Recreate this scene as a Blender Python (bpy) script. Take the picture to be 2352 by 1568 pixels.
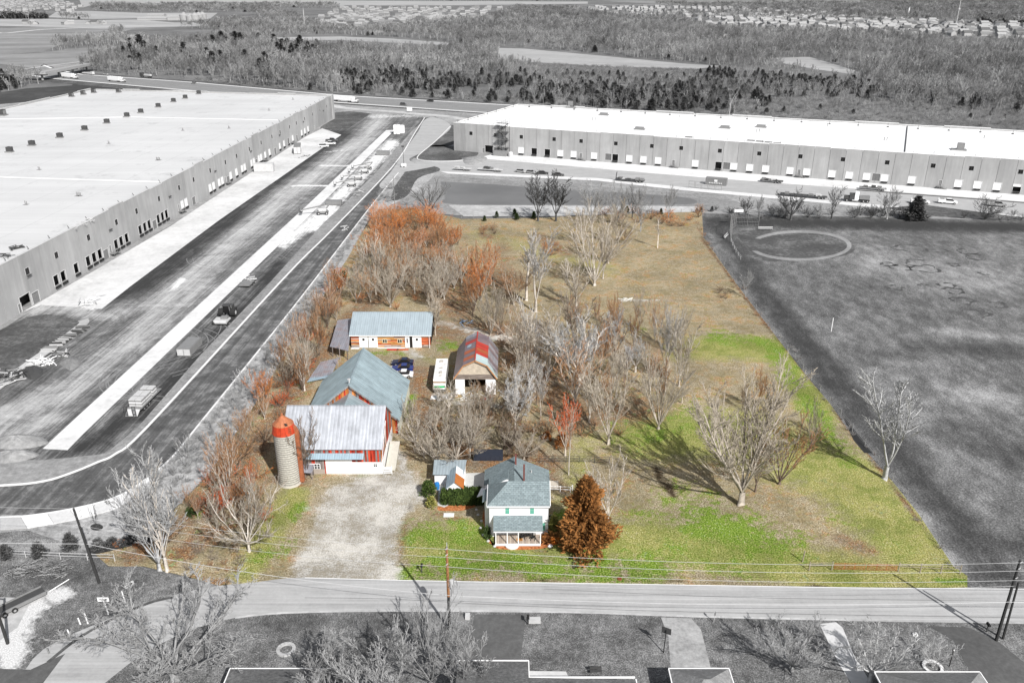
import bpy, bmesh, math, random
import numpy as np
from mathutils import Vector, Matrix
random.seed(7)
for o in list(bpy.data.objects): bpy.data.objects.remove(o)
C = bpy.data.collections.new("site"); bpy.context.scene.collection.children.link(C)
SC = bpy.context.scene
R = math.radians
# ------------------------------------------------------------- camera, sky, sun, exposure
F, CX, CY, H, PIT = 1900., 1176., 784., 75., math.radians(23.4)
cam = bpy.data.objects.new("camera", bpy.data.cameras.new("camera")); C.objects.link(cam)
cam.location = (0, 0, H); cam.rotation_euler = (math.pi/2 - PIT, 0, 0)
cam.data.sensor_width = 36; cam.data.lens = 36*F/2352
cam.data.clip_end = 20000; cam.data.clip_start = .5
SC.camera = cam
w = bpy.data.worlds.new("World"); SC.world = w; w.use_nodes = True
wn = w.node_tree; bg = wn.nodes['Background']
sky = wn.nodes.new('ShaderNodeTexSky'); sky.sky_type = 'NISHITA'; sky.sun_disc = False
sky.sun_elevation = R(40); sky.sun_rotation = math.atan2(.51, -.86); sky.altitude = 200; sky.dust_density = 1.5
hs_ = wn.nodes.new('ShaderNodeHueSaturation'); hs_.inputs['Saturation'].default_value = .3
wn.links.new(sky.outputs[0], hs_.inputs['Color']); wn.links.new(hs_.outputs[0], bg.inputs[0]); bg.inputs[1].default_value = 0.09
sun = bpy.data.objects.new("sun", bpy.data.lights.new("sun", 'SUN')); C.objects.link(sun)
sun.data.energy = 4.9; sun.data.angle = R(.5); sun.data.color = (1, .98, .955)
sd = Vector((.51*math.cos(R(40)), -.86*math.cos(R(40)), math.sin(R(40))))
sun.rotation_euler = sd.to_track_quat('Z', 'Y').to_euler(); sun.location = (60, -60, 120)
SC.view_settings.view_transform = 'Standard'; SC.view_settings.look = 'None'
SC.view_settings.exposure = 0.28; SC.view_settings.gamma = 1; SC.view_settings.use_curve_mapping = False
SC.cycles.max_bounces = 5; SC.cycles.diffuse_bounces = 2; SC.cycles.glossy_bounces = 2
# ------------------------------------------------------------- survey: photo grid -> ground metres
_s, _c = math.sin(PIT), math.cos(PIT)
def at(u, v, z=0.):
    a = (u-CX)/F; b = (v-CY)/F
    t = (z-H)/(-_s-b*_c)
    return Vector((a*t, (_c-b*_s)*t, z))
def hgt(v, y):
    b = (v-CY)/F
    return H + (-_s-b*_c)*y/(_c-b*_s)
def projn(xy, z=0.):
    x, y = xy[:, 0], xy[:, 1]; dz = z-H
    d = _c*y-_s*dz; up = _s*y+_c*dz
    return np.stack([CX+F*x/d, CY-F*up/d], 1)
def inpoly(p, poly):
    n = len(poly); r = np.zeros(len(p), bool); j = n-1
    for i in range(n):
        xi, yi = poly[i]; xj, yj = poly[j]
        if yi != yj:
            c = ((yi > p[:, 1]) != (yj > p[:, 1])) & (p[:, 0] < (xj-xi)*(p[:, 1]-yi)/(yj-yi)+xi)
            r ^= c
        j = i
    return r
# ------------------------------------------------------------- node helpers
class G:
    def __init__(s, name, rough=.9, spec=.2):
        s.m = bpy.data.materials.new(name); s.m.use_nodes = True; s.n = s.m.node_tree
        s.b = s.n.nodes['Principled BSDF']; s.b.inputs['Roughness'].default_value = rough
        s.b.inputs['Specular IOR Level'].default_value = spec
        g = s.n.nodes.new('ShaderNodeNewGeometry'); s.pos = g.outputs['Position']
        s.obj = None
    def ocoord(s):
        t = s.n.nodes.new('ShaderNodeTexCoord'); return t.outputs['Object']
    def mapping(s, scale=(1, 1, 1), rot=(0, 0, 0), vec=None):
        # turn first, then stretch, so streaks run along the turned axis
        a = s.n.nodes.new('ShaderNodeMapping'); a.inputs['Rotation'].default_value = rot
        s.n.links.new(vec or s.pos, a.inputs[0])
        b = s.n.nodes.new('ShaderNodeMapping'); b.inputs['Scale'].default_value = scale
        s.n.links.new(a.outputs[0], b.inputs[0]); return b.outputs[0]
    def noise(s, scale, detail=3, rough=.6, vec=None, dist=0):
        t = s.n.nodes.new('ShaderNodeTexNoise'); s.n.links.new(vec or s.pos, t.inputs['Vector'])
        t.inputs['Scale'].default_value = scale; t.inputs['Detail'].default_value = detail
        t.inputs['Roughness'].default_value = rough; t.inputs['Distortion'].default_value = dist
        return t.outputs['Fac']
    def voro(s, scale, vec=None, feat='F1', out='Distance'):
        t = s.n.nodes.new('ShaderNodeTexVoronoi'); t.feature = feat; s.n.links.new(vec or s.pos, t.inputs['Vector'])
        t.inputs['Scale'].default_value = scale; return t.outputs[out]
    def ramp(s, f, stops, interp='LINEAR'):
        t = s.n.nodes.new('ShaderNodeValToRGB'); s.n.links.new(f, t.inputs[0]); t.color_ramp.interpolation = interp
        e = t.color_ramp.elements
        while len(e) < len(stops): e.new(.5)
        for k, (p, c) in enumerate(stops):
            e[k].position = p; c = (c, c, c) if isinstance(c, (int, float)) else c; e[k].color = (*c, 1)
        return t.outputs[0]
    def mth(s, op, a, b=None, clamp=False):
        t = s.n.nodes.new('ShaderNodeMath'); t.operation = op; t.use_clamp = clamp
        for k, x in enumerate((a, b)):
            if x is None: continue
            if isinstance(x, (int, float)): t.inputs[k].default_value = x
            else: s.n.links.new(x, t.inputs[k])
        return t.outputs[0]
    def mix(s, f, a, b, mode='MIX'):
        t = s.n.nodes.new('ShaderNodeMix'); t.data_type = 'RGBA'; t.blend_type = mode
        for k, x in ((0, f), (6, a), (7, b)):
            if isinstance(x, (int, float)):
                t.inputs[k].default_value = x if k == 0 else (x, x, x, 1)
            elif isinstance(x, tuple): t.inputs[k].default_value = (*x, 1)
            else: s.n.links.new(x, t.inputs[k])
        return t.outputs[2]
    def attr(s, name):
        t = s.n.nodes.new('ShaderNodeAttribute'); t.attribute_name = name
        q = s.n.nodes.new('ShaderNodeSeparateColor'); s.n.links.new(t.outputs['Color'], q.inputs[0]); return q.outputs
    def rand(s):
        return s.n.nodes.new('ShaderNodeObjectInfo').outputs['Random']
    def sep(s, vec=None):
        t = s.n.nodes.new('ShaderNodeSeparateXYZ'); s.n.links.new(vec or s.pos, t.inputs[0]); return t.outputs
    def bump(s, f, strength=.3, dist=.05):
        t = s.n.nodes.new('ShaderNodeBump'); t.inputs['Strength'].default_value = strength; t.inputs['Distance'].default_value = dist
        s.n.links.new(f, t.inputs['Height']); s.n.links.new(t.outputs[0], s.b.inputs['Normal'])
    def done(s, col):
        if isinstance(col, tuple): s.b.inputs['Base Color'].default_value = (*col, 1)
        else: s.n.links.new(col, s.b.inputs['Base Color'])
        return s.m
def plain(name, c, rough=.7, metal=0, var=.12, scale=1.2, spec=.3):
    g = G(name, rough, spec); g.b.inputs['Metallic'].default_value = metal
    c = (c, c, c) if isinstance(c, (int, float)) else c
    v = g.ramp(g.noise(scale, 4, .65), [(.3, 1-var), (.7, 1+var*.6)])
    return g.done(g.mix(1., c, v, 'MULTIPLY'))
def speck(name, cols, big=.03, fine=1.6, bw=.5, rough=.95, stretch=None):
    """mottled ground: cols = dark, mid, light"""
    g = G(name, rough, .1)
    v = g.mapping(*stretch) if stretch else None
    a = g.noise(big, 5, .6, v); b = g.noise(fine, 3, .75); d = g.noise(big*7, 4, .7, v)
    f = g.mth('ADD', g.mth('MULTIPLY', a, 1-bw), g.mth('MULTIPLY', b, bw))
    f = g.mth('ADD', g.mth('MULTIPLY', f, .7), g.mth('MULTIPLY', d, .3))
    return g.done(g.ramp(f, [(.36, cols[0]), (.5, cols[1]), (.63, cols[2])]))
# ------------------------------------------------------------- mesh helper
class MB:
    def __init__(s): s.v = []; s.f = []; s.mi = []; s.cur = 0
    def add(s, vs, fs):
        n = len(s.v); s.v += [tuple(x) for x in vs]; s.f += [tuple(i+n for i in f) for f in fs]; s.mi += [s.cur]*len(fs); return s
    def box(s, x0, x1, y0, y1, z0, z1):
        if x0 > x1: x0, x1 = x1, x0
        if y0 > y1: y0, y1 = y1, y0
        return s.add([(x, y, z) for z in (z0, z1) for y in (y0, y1) for x in (x0, x1)],
              [(0, 2, 3, 1), (4, 5, 7, 6), (0, 1, 5, 4), (2, 6, 7, 3), (0, 4, 6, 2), (1, 3, 7, 5)])
    def prism(s, poly, z0, z1):
        n = len(poly)
        if sum(poly[i][0]*poly[(i+1) % n][1]-poly[(i+1) % n][0]*poly[i][1] for i in range(n)) < 0: poly = poly[::-1]
        return s.add([(p[0], p[1], z0) for p in poly]+[(p[0], p[1], z1) for p in poly],
              [tuple(range(n-1, -1, -1)), tuple(range(n, 2*n))]+[(i, (i+1) % n, n+(i+1) % n, n+i) for i in range(n)])
    def profx(s, prof, x0, x1):
        """profile in (y,z), ccw seen from +x, pushed along x"""
        n = len(prof)
        a = sum(prof[i][0]*prof[(i+1) % n][1]-prof[(i+1) % n][0]*prof[i][1] for i in range(n))
        if a < 0: prof = prof[::-1]
        return s.add([(x0, p[0], p[1]) for p in prof]+[(x1, p[0], p[1]) for p in prof],
              [tuple(range(n-1, -1, -1)), tuple(range(n, 2*n))]+[(i, (i+1) % n, n+(i+1) % n, n+i) for i in range(n)])
    def profy(s, prof, y0, y1):
        n = len(prof)
        a = sum(prof[i][0]*prof[(i+1) % n][1]-prof[(i+1) % n][0]*prof[i][1] for i in range(n))
        if a < 0: prof = prof[::-1]
        return s.add([(p[0], y0, p[1]) for p in prof]+[(p[0], y1, p[1]) for p in prof],
              [tuple(range(n)), tuple(range(2*n-1, n-1, -1))]+[(i, n+i, n+(i+1) % n, (i+1) % n) for i in range(n)])
    def tube(s, p, q, r0, r1=None, n=6, cap=True):
        p, q = Vector(p), Vector(q); r1 = r0 if r1 is None else r1
        d = (q-p).normalized(); a = d.orthogonal().normalized(); b = d.cross(a)
        vs = [p+(a*math.cos(6.2832*k/n)+b*math.sin(6.2832*k/n))*r0 for k in range(n)]+[q+(a*math.cos(6.2832*k/n)+b*math.sin(6.2832*k/n))*r1 for k in range(n)]
        fs = [(k, (k+1) % n, n+(k+1) % n, n+k) for k in range(n)]
        if cap: fs += [tuple(range(n-1, -1, -1)), tuple(range(n, 2*n))]
        return s.add(vs, fs)
    def slab(s, pts, t):
        """flat polygon in space with thickness t downwards along its normal"""
        P = [Vector(p) for p in pts]; nrm = (P[1]-P[0]).cross(P[2]-P[0]).normalized()
        if nrm.z < 0: P = P[::-1]; nrm = -nrm
        n = len(P); Q = [p-nrm*t for p in P]
        return s.add(P+Q, [tuple(range(n)), tuple(range(2*n-1, n-1, -1))]+[((i+1) % n, i, n+i, n+(i+1) % n) for i in range(n)])
    def lathe(s, prof, n=24, c=(0, 0)):
        vs = []; m = len(prof)
        for r, z in prof: vs += [(c[0]+r*math.cos(6.28319*k/n), c[1]+r*math.sin(6.28319*k/n), z) for k in range(n)]
        fs = [(i*n+k, i*n+(k+1) % n, (i+1)*n+(k+1) % n, (i+1)*n+k) for i in range(m-1) for k in range(n)]
        return s.add(vs, fs)
    def mesh(s, name, mats):
        me = bpy.data.meshes.new(name); me.from_pydata(s.v, [], s.f)
        for m in (mats if isinstance(mats, (list, tuple)) else [mats]): me.materials.append(m)
        if any(s.mi): me.polygons.foreach_set('material_index', s.mi)
        me.update(); return me
    def build(s, name, mats, parent=None, loc=None, rz=0):
        return link(s.mesh(name, mats), name, parent, loc, rz)
def link(me, name, parent=None, loc=None, rz=0):
    o = bpy.data.objects.new(name, me); C.objects.link(o)
    if parent: o.parent = parent
    if loc is not None: o.location = loc
    if rz: o.rotation_euler[2] = rz
    return o
def tag(o, label=None, cat=None, group=None, kind=None):
    if label: o['label'] = label
    if cat: o['category'] = cat
    if group: o['group'] = group
    if kind: o['kind'] = kind
    return o
def thing(name, label, cat, loc=(0, 0, 0), rz=0, group=None):
    o = bpy.data.objects.new(name, None); C.objects.link(o); o.location = loc; o.rotation_euler[2] = rz
    o.empty_display_size = .3
    return tag(o, label, cat, group)
def dup(root, loc, rz=0, label=None, scale=None, group=None):
    r = root.copy(); C.objects.link(r); r.location = loc; r.rotation_euler = (0, 0, rz)
    if scale: r.scale = scale if isinstance(scale, tuple) else (scale,)*3
    if label: r['label'] = label
    if group: r['group'] = group
    for ch in KIDS.setdefault(root.name, list(root.children)):
        c = ch.copy(); C.objects.link(c); c.parent = r
        for g in KIDS.setdefault(ch.name, list(ch.children)):
            d = g.copy(); C.objects.link(d); d.parent = c
    return r
KIDS = {}
def paint(xy, strokes, nch):
    px = projn(xy); out = np.zeros((len(xy), nch))
    for ch, pts, rad, st in strokes:
        P = np.array(pts, float)
        if len(P) == 1: P = np.vstack([P, P+.01])
        d = np.full(len(px), 1e9)
        asp = 1.7
        for a, b in zip(P[:-1], P[1:]):
            a2, b2 = a*[1, asp], b*[1, asp]; q = px*[1, asp]
            ab = b2-a2; t = np.clip(((q-a2)@ab)/max(ab@ab, 1e-6), 0, 1)
            d = np.minimum(d, np.linalg.norm(q-a2-t[:, None]*ab, axis=1))
        f = np.clip(1-d/rad, 0, 1); f = f*f*(3-2*f)*st
        out[:, ch] = np.maximum(out[:, ch], f) if st > 0 else out[:, ch]*(1+f)
    return out
def sheet(name, pts, z, mat, cell=None, strokes=None, world=False, kind='structure', label=None, extra=None):
    P = [Vector(p).to_2d() if world else at(*p).to_2d() for p in pts]
    bm = bmesh.new(); f = bm.faces.new([bm.verts.new((p.x, p.y, z)) for p in P])
    if f.normal.z < 0 or sum(P[i].x*P[(i+1) % len(P)].y-P[(i+1) % len(P)].x*P[i].y for i in range(len(P))) < 0: f.normal_flip()
    if cell:
        for ax, lo, hi in ((0, min(p.x for p in P), max(p.x for p in P)), (1, min(p.y for p in P), max(p.y for p in P))):
            k = lo+cell
            while k < hi:
                bmesh.ops.bisect_plane(bm, geom=bm.verts[:]+bm.edges[:]+bm.faces[:], plane_co=(k, k, 0), plane_no=(1, 0, 0) if ax == 0 else (0, 1, 0)); k += cell
    me = bpy.data.meshes.new(name); bm.to_mesh(me); bm.free(); me.materials.append(mat)
    if strokes:
        co = np.zeros(len(me.vertices)*3); me.vertices.foreach_get('co', co); co = co.reshape(-1, 3)
        m = paint(co[:, :2], strokes, 6)
        for nm, sl in (('m1', slice(0, 3)), ('m2', slice(3, 6))):
            a = me.attributes.new(nm, 'FLOAT_COLOR', 'POINT')
            a.data.foreach_set('color', np.hstack([m[:, sl], np.ones((len(m), 1))]).astype(np.float32).ravel())
    o = link(me, name); o['kind'] = kind
    if label: o['label'] = label
    return o
def ribbon(name, pts, width, z, h, mat, px=True, parent=None, kind='structure'):
    """kerb or line of square section along a polyline"""
    P = [at(*p).to_2d() if px else Vector(p).to_2d() for p in pts]; mb = MB(); L = []; 
    for i, p in enumerate(P):
        a = P[max(i-1, 0)]; b = P[min(i+1, len(P)-1)]; d = (b-a).normalized(); n = Vector((-d.y, d.x))*width/2
        L.append((p-n, p+n))
    vs = []
    for a, b in L: vs += [(a.x, a.y, z), (b.x, b.y, z), (b.x, b.y, z+h), (a.x, a.y, z+h)]
    fs = []
    for i in range(len(P)-1):
        k = 4*i
        for q in range(4): fs.append((k+q, k+(q+1) % 4, k+4+(q+1) % 4, k+4+q))
    fs += [(3, 2, 1, 0), (4*len(P)-4, 4*len(P)-3, 4*len(P)-2, 4*len(P)-1)]
    mb.add(vs, fs); o = mb.build(name, mat, parent)
    bm = bmesh.new(); bm.from_mesh(o.data); bmesh.ops.recalc_face_normals(bm, faces=bm.faces[:]); bm.to_mesh(o.data); bm.free()
    if kind and not parent: o['kind'] = kind
    return o
def smooth(pts, n=5):
    out = []
    for i in range(len(pts)-1):
        p0 = pts[max(i-1, 0)]; p1 = pts[i]; p2 = pts[i+1]; p3 = pts[min(i+2, len(pts)-1)]
        for k in range(n):
            t = k/n
            out.append(tuple(.5*((2*b)+(-a+c)*t+(2*a-5*b+4*c-d)*t*t+(-a+3*b-3*c+d)*t**3) for a, b, c, d in zip(p0, p1, p2, p3)))
    return out+[tuple(pts[-1])]
# ============================================================= GROUND
LOT = [(590,1337),(505,1345),(436,1325),(330,1300),(250,1300),(214,1268),(300,1240),(372,1196),(440,1130),(482,1085),(545,990),(610,890),(660,800),(705,738),(765,645),(800,590),(828,540),(855,498),(880,482),(950,478),(1060,503),(1250,500),(1420,492),(1612,486),(1616,545),(1690,650),(1776,764),(1850,860),(1905,925),(1958,1000),(2050,1105),(2110,1180),(2190,1300),(2222,1322),(2222,1349),(2000,1348),(1500,1341),(1000,1333),(760,1327),(670,1328)]
# world outline of yard direction
_a, _b = at(98, 1030), at(887, 299); YD = math.atan2(_b.y-_a.y, _b.x-_a.x)
M = {}
M['pasture'] = speck('pasture_grey', [(.085,)*3, (.15,)*3, (.24,)*3], .008, .6, .35)
M['woodfloor'] = speck('wood_floor', [(.09,)*3, (.17,)*3, (.28,)*3], .02, .35, .5)
def park_mat():
    g = G('park_grass', .95, .1)
    dr = math.atan2(-.75, .55)
    a = g.noise(.022, 6, .75, g.mapping((1, .45, 1), (0, 0, .5))); b = g.noise(3.2, 2, .8); c = g.noise(.3, 5, .8, g.mapping((1, .5, 1), (0, 0, .1)))
    d = g.attr('m1'); 
    f = g.mth('ADD', g.mth('MULTIPLY', a, .25), g.mth('ADD', g.mth('MULTIPLY', b, .4), g.mth('MULTIPLY', c, .35)))
    f = g.mth('SUBTRACT', f, g.mth('MULTIPLY', d[0], .11)); f = g.mth('ADD', f, g.mth('MULTIPLY', d[1], .11))
    return g.done(g.ramp(f, [(.38, .045), (.46, .095), (.52, .16), (.58, .28), (.66, .42)]))
M['park'] = park_mat()
def lot_mat():
    g = G('farm_lot_ground', .95, .08)
    m1 = g.attr('m1'); m2 = g.attr('m2')
    fine = g.noise(4.6, 2, .8); med = g.noise(.55, 4, .8); big = g.noise(.09, 5, .7); fn2 = g.noise(1.5, 4, .85); wide = g.noise(.18, 5, .8)
    edge = g.mth('SUBTRACT', g.mth('ADD', g.mth('ADD', med, fn2), g.mth('MULTIPLY', wide, 1.6)), 1.8)
    def msk(ch, w=.5):
        return g.mth('SUBTRACT', g.mth('MULTIPLY', g.mth('ADD', ch, g.mth('MULTIPLY', edge, w*1.6)), 2.), .55, True)
    tan = g.ramp(fine, [(.36, (.11, .09, .055)), (.47, (.27, .225, .145)), (.56, (.42, .36, .25)), (.68, (.64, .58, .46))])
    tan = g.mix(g.ramp(g.noise(.13, 5, .8), [(.5, 0), (.62, .65)]), tan, g.ramp(fn2, [(.36, (.09, .085, .045)), (.64, (.3, .27, .15))]))
    tan = g.mix(g.ramp(med, [(.44, 0), (.58, .7)]), tan, g.ramp(fn2, [(.36, (.12, .095, .045)), (.52, (.28, .215, .115)), (.68, (.46, .36, .22))]))
    tan = g.mix(g.ramp(wide, [(.52, 0), (.62, .7)]), tan, g.ramp(fine, [(.35, (.16, .06, .025)), (.65, (.48, .25, .11))]))
    olive = g.ramp(fine, [(.36, (.1, .1, .022)), (.47, (.24, .235, .065)), (.57, (.37, .355, .13)), (.68, (.56, .53, .3))])
    olive = g.mix(g.ramp(fn2, [(.5, 0), (.62, .6)]), olive, g.ramp(fine, [(.36, (.17, .14, .06)), (.64, (.44, .38, .22))]))
    olive = g.mix(g.ramp(wide, [(.55, 0), (.66, .6)]), olive, g.ramp(fn2, [(.38, (.11, .085, .04)), (.62, (.34, .29, .17))]))
    olive = g.mix(g.ramp(wide, [(.42, .6), (.54, 0)]), olive, g.ramp(fine, [(.36, (.08, .12, .014)), (.64, (.27, .33, .08))]))
    green = g.ramp(fine, [(.36, (.035, .065, .008)), (.48, (.11, .185, .018)), (.58, (.2, .28, .045)), (.68, (.4, .43, .17))])
    brown = g.ramp(fine, [(.36, (.04, .025, .015)), (.46, (.15, .075, .035)), (.55, (.28, .145, .065)), (.66, (.46, .3, .18))])
    brown = g.mix(g.ramp(med, [(.46, 0), (.56, .75)]), brown, g.ramp(fn2, [(.38, (.07, .06, .045)), (.5, (.2, .17, .13)), (.62, (.46, .41, .33))]))
    grav = g.ramp(fine, [(.36, (.24, .225, .2)), (.5, (.4, .38, .345)), (.62, (.58, .56, .52))])
    grav = g.mix(g.ramp(fn2, [(.36, .6), (.48, 0)]), grav, (.3, .27, .2))
    grav = g.mix(g.ramp(wide, [(.4, .6), (.5, 0)]), grav, (.32, .28, .21))
    grav = g.mix(g.ramp(wide, [(.5, 0), (.6, .5)]), grav, (.54, .52, .48))
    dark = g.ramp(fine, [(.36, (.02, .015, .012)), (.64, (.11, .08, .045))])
    c = g.mix(msk(m2[0], .5), tan, olive)
    c = g.mix(msk(m1[0], .9), c, brown)
    c = g.mix(msk(m1[1], 1.1), c, green)
    c = g.mix(msk(m1[2], .6), c, grav)
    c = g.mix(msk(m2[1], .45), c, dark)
    lf = g.ramp(g.voro(2.1), [(.1, 1), (.2, 0)]); lf = g.mth('MULTIPLY', lf, g.ramp(wide, [(.48, 0), (.56, .45)]))
    lf = g.mth('MULTIPLY', lf, g.ramp(m1[2], [(0, 1), (.6, 0)]))
    c = g.mix(lf, c, (.74, .7, .6))
    c = g.mix(1., c, g.ramp(big, [(.38, .78), (.6, 1.12)]), 'MULTIPLY')
    g.bump(fn2, .6, .15)
    return g.done(c)
M['lot'] = lot_mat()
def yard_mat():
    g = G('yard_asphalt', .85, .25)
    m = g.attr('m1')
    st = g.noise(1., 4, .7, g.mapping((.012, .55, 1), (0, 0, -YD))); st2 = g.noise(1., 4, .75, g.mapping((.05, 2.2, 1), (0, 0, -YD)))
    bl = g.noise(.05, 5, .7); fn = g.noise(1.8, 3, .8)
    tb = g.noise(.13, 6, .75, dist=1.2); cr = g.noise(1., 4, .75, g.mapping((.08, 1.1, 1), (0, 0, -YD+.35)))
    f = g.mth('ADD', g.mth('ADD', g.mth('MULTIPLY', st, .3), g.mth('MULTIPLY', cr, .13)), g.mth('ADD', g.mth('MULTIPLY', st2, .22), g.mth('MULTIPLY', tb, .35)))
    f = g.mth('ADD', f, g.mth('MULTIPLY', m[0], .15)); f = g.mth('SUBTRACT', f, g.mth('MULTIPLY', m[1], .15)); rg = g.noise(.35, 5, .8)
    f = g.mth('ADD', g.mth('MULTIPLY', f, .86), g.mth('MULTIPLY', fn, .16))
    c = g.ramp(f, [(.4, .035), (.48, .09), (.54, .17), (.61, .33), (.72, .55)])
    return g.done(g.mix(g.mth('MULTIPLY', g.mth('SUBTRACT', g.mth('ADD', m[2], g.mth('ADD', g.mth('MULTIPLY', rg, 1.1), g.mth('MULTIPLY', st2, .7))), 1.25), 2.6, True), c, g.ramp(fn, [(.3, .6), (.7, .88)])))
M['yard'] = yard_mat()
def road_mat(name, ang, cols, sc=(.02, 1.2, 1), mot=.25):
    g = G(name, .8, .3)
    st = g.noise(1., 4, .65, g.mapping(sc, (0, 0, -ang))); b = g.noise(.25, 4, .7); fn = g.noise(2.5, 2, .7)
    f = g.mth('ADD', g.mth('MULTIPLY', st, .85-mot), g.mth('ADD', g.mth('MULTIPLY', b, mot), g.mth('MULTIPLY', fn, .15)))
    return g.done(g.ramp(f, [(.35, cols[0]), (.5, cols[1]), (.66, cols[2])]))
M['newroad'] = road_mat('new_road_asphalt', YD, [.04, .1, .3], (.02, .8, 1), .45)
M['country'] = road_mat('country_road_asphalt', 0, [.27, .37, .47], (.03, 1.4, 1))
M['highway'] = road_mat('highway_asphalt', math.atan2(-140, 224), [.16, .22, .3])
M['conc'] = speck('pale_concrete', [(.4,)*3, (.56,)*3, (.68,)*3], .05, .9, .3, .8)
M['concw'] = speck('new_white_concrete', [(.5,)*3, (.64,)*3, (.74,)*3], .08, .7, .35, .8)
M['kerb'] = plain('kerb_concrete', .72, .8, 0, .12)
M['verge'] = speck('grey_verge', [(.14,)*3, (.24,)*3, (.36,)*3], .05, 1.2, .6)
M['dust'] = speck('dusty_ground', [(.28,)*3, (.42,)*3, (.6,)*3], .04, .8, .45)
M['dirt'] = speck('grey_dirt', [(.16,)*3, (.27,)*3, (.4,)*3], .06, .9, .5)
M['darkgrass'] = speck('dark_grass', [(.045,)*3, (.09,)*3, (.2,)*3], .06, 1.2, .45)
M['lawn'] = speck('front_lawn_grey', [(.05,)*3, (.14,)*3, (.33,)*3], .07, 5.5, .7)
M['scrub'] = speck('rough_weeds', [(.16,)*3, (.33,)*3, (.52,)*3], .12, 1.1, .6)
M['field'] = speck('field_pale', [(.26,)*3, (.34,)*3, (.42,)*3], .004, .15, .3, stretch=((1, 3, 1), (0, 0, .4)))
M['field2'] = speck('field_mid', [(.15,)*3, (.23,)*3, (.31,)*3], .005, .12, .3, stretch=((1, 4, 1), (0, 0, -.2)))
M['field3'] = speck('field_dark', [(.04,)*3, (.06,)*3, (.1,)*3], .01, .2, .3)
M['drive'] = speck('driveway_asphalt', [(.07,)*3, (.1,)*3, (.14,)*3], .08, 1.5, .4)
def pond_mat():
    g = G('pond_water', .45, .12); g.bump(g.noise(1.5, 3, .6), .12, .1)
    return g.done(g.ramp(g.noise(.06, 3, .6), [(.3, .13), (.7, .17)]))
M['pond'] = pond_mat()
M['white'] = plain('white_paint', .8, .6, 0, .05)
M['yellowline'] = plain('worn_line', .3, .8, 0, .3)

def big(name, s, z, mat):
    o = MB().add([(-s, -s/3, z), (s, -s/3, z), (s, 2*s, z), (-s, 2*s, z)], [(0, 1, 2, 3)]).build(name, mat); o['kind'] = 'structure'; return o
big('ground', 9000, -.30, M['woodfloor'])
sheet('pasture', [(-900,500),(-2200,200),(-1500,-14),(3600,-14),(4200,200),(3400,900),(2352,2600),(0,2600),(-1500,1600)], -.2, M['pasture'])
# far fields
fields = {
 'near': ([(0,212),(60,203),(165,196),(170,190),(300,199),(395,206),(208,207),(0,252),(-400,330),(-400,230)], 'field3'),
 'a': ([(0,126),(90,122),(190,110),(300,104),(380,97),(450,92),(460,98),(300,117),(235,124),(184,134),(184,150),(130,163),(0,147),(-200,150)], 'field2'),
 'b': ([(0,65),(100,62),(230,66),(300,62),(312,66),(240,82),(150,98),(100,118),(0,126),(-300,128),(-300,62)], 'field2'),
 'c': ([(0,44),(110,44),(200,47),(312,45),(400,52),(520,52),(470,60),(340,63),(230,66),(100,62),(0,60),(-300,58),(-300,44)], 'field'),
 'd': ([(130,27),(210,26),(330,30),(500,30),(480,45),(350,42),(205,44),(110,40)], 'field'),
 'e': ([(180,-5),(500,-5),(800,2),(1350,4),(1350,9),(980,13),(500,11),(210,12),(190,18)], 'field'),
 'f': ([(627,86),(784,84),(900,89),(1019,97),(1058,104),(1000,103),(784,93),(640,93)], 'field'),
 'g': ([(1143,110),(1205,112),(1400,130),(1568,146),(1660,152),(1600,158),(1400,153),(1230,143),(1145,136)], 'field'),
 'h': ([(1782,133),(1861,131),(1967,163),(1963,171),(1872,159),(1796,145)], 'field'),
 'i': ([(1380,2),(2000,0),(1980,8),(1500,9)], 'field2'),
}
EXC = [v[0] for v in fields.values()]
k = 0
for nm, (pp, mm) in fields.items():
    k += 1; sheet('field', pp, -.15+.004*k, M[mm])
ribbon('farm_track', smooth([(-60,62),(0,76),(100,68),(250,62),(330,60)]), 9, -.06, .03, M['conc'])
ribbon('farm_track', smooth([(0,162),(60,158),(120,150),(200,140),(330,122),(440,118)]), 5, -.05, .03, M['dust'])
ribbon('farm_track', smooth([(500,14),(900,13),(1360,12),(1700,11),(2000,14)]), 14, -.05, .03, M['conc'])
# highway
up = [(100,150),(127,160),(187,171),(439,189),(784,219.5),(1163,241),(1700,280),(2300,330)]
lo = [(60,172),(127,181),(395,204.5),(784,236),(1129,259.7),(1700,302),(2300,360)]
sheet('highway_verge', [(p[0], p[1]-4) for p in up]+[(p[0], p[1]+9) for p in lo[::-1]], -.09, M['darkgrass'])
sheet('highway', up+lo[::-1], -.03, M['highway'])
ribbon('shoulder_line', up, 2.6, -.02, .008, M['kerb']); ribbon('shoulder_line', lo, 2.6, -.02, .008, M['kerb'])
mid = [((a[0]+b[0])/2, (a[1]+b[1])/2) for a, b in zip(up, lo)]
ribbon('median_line', mid, .9, -.02, .008, M['dirt'])
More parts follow.
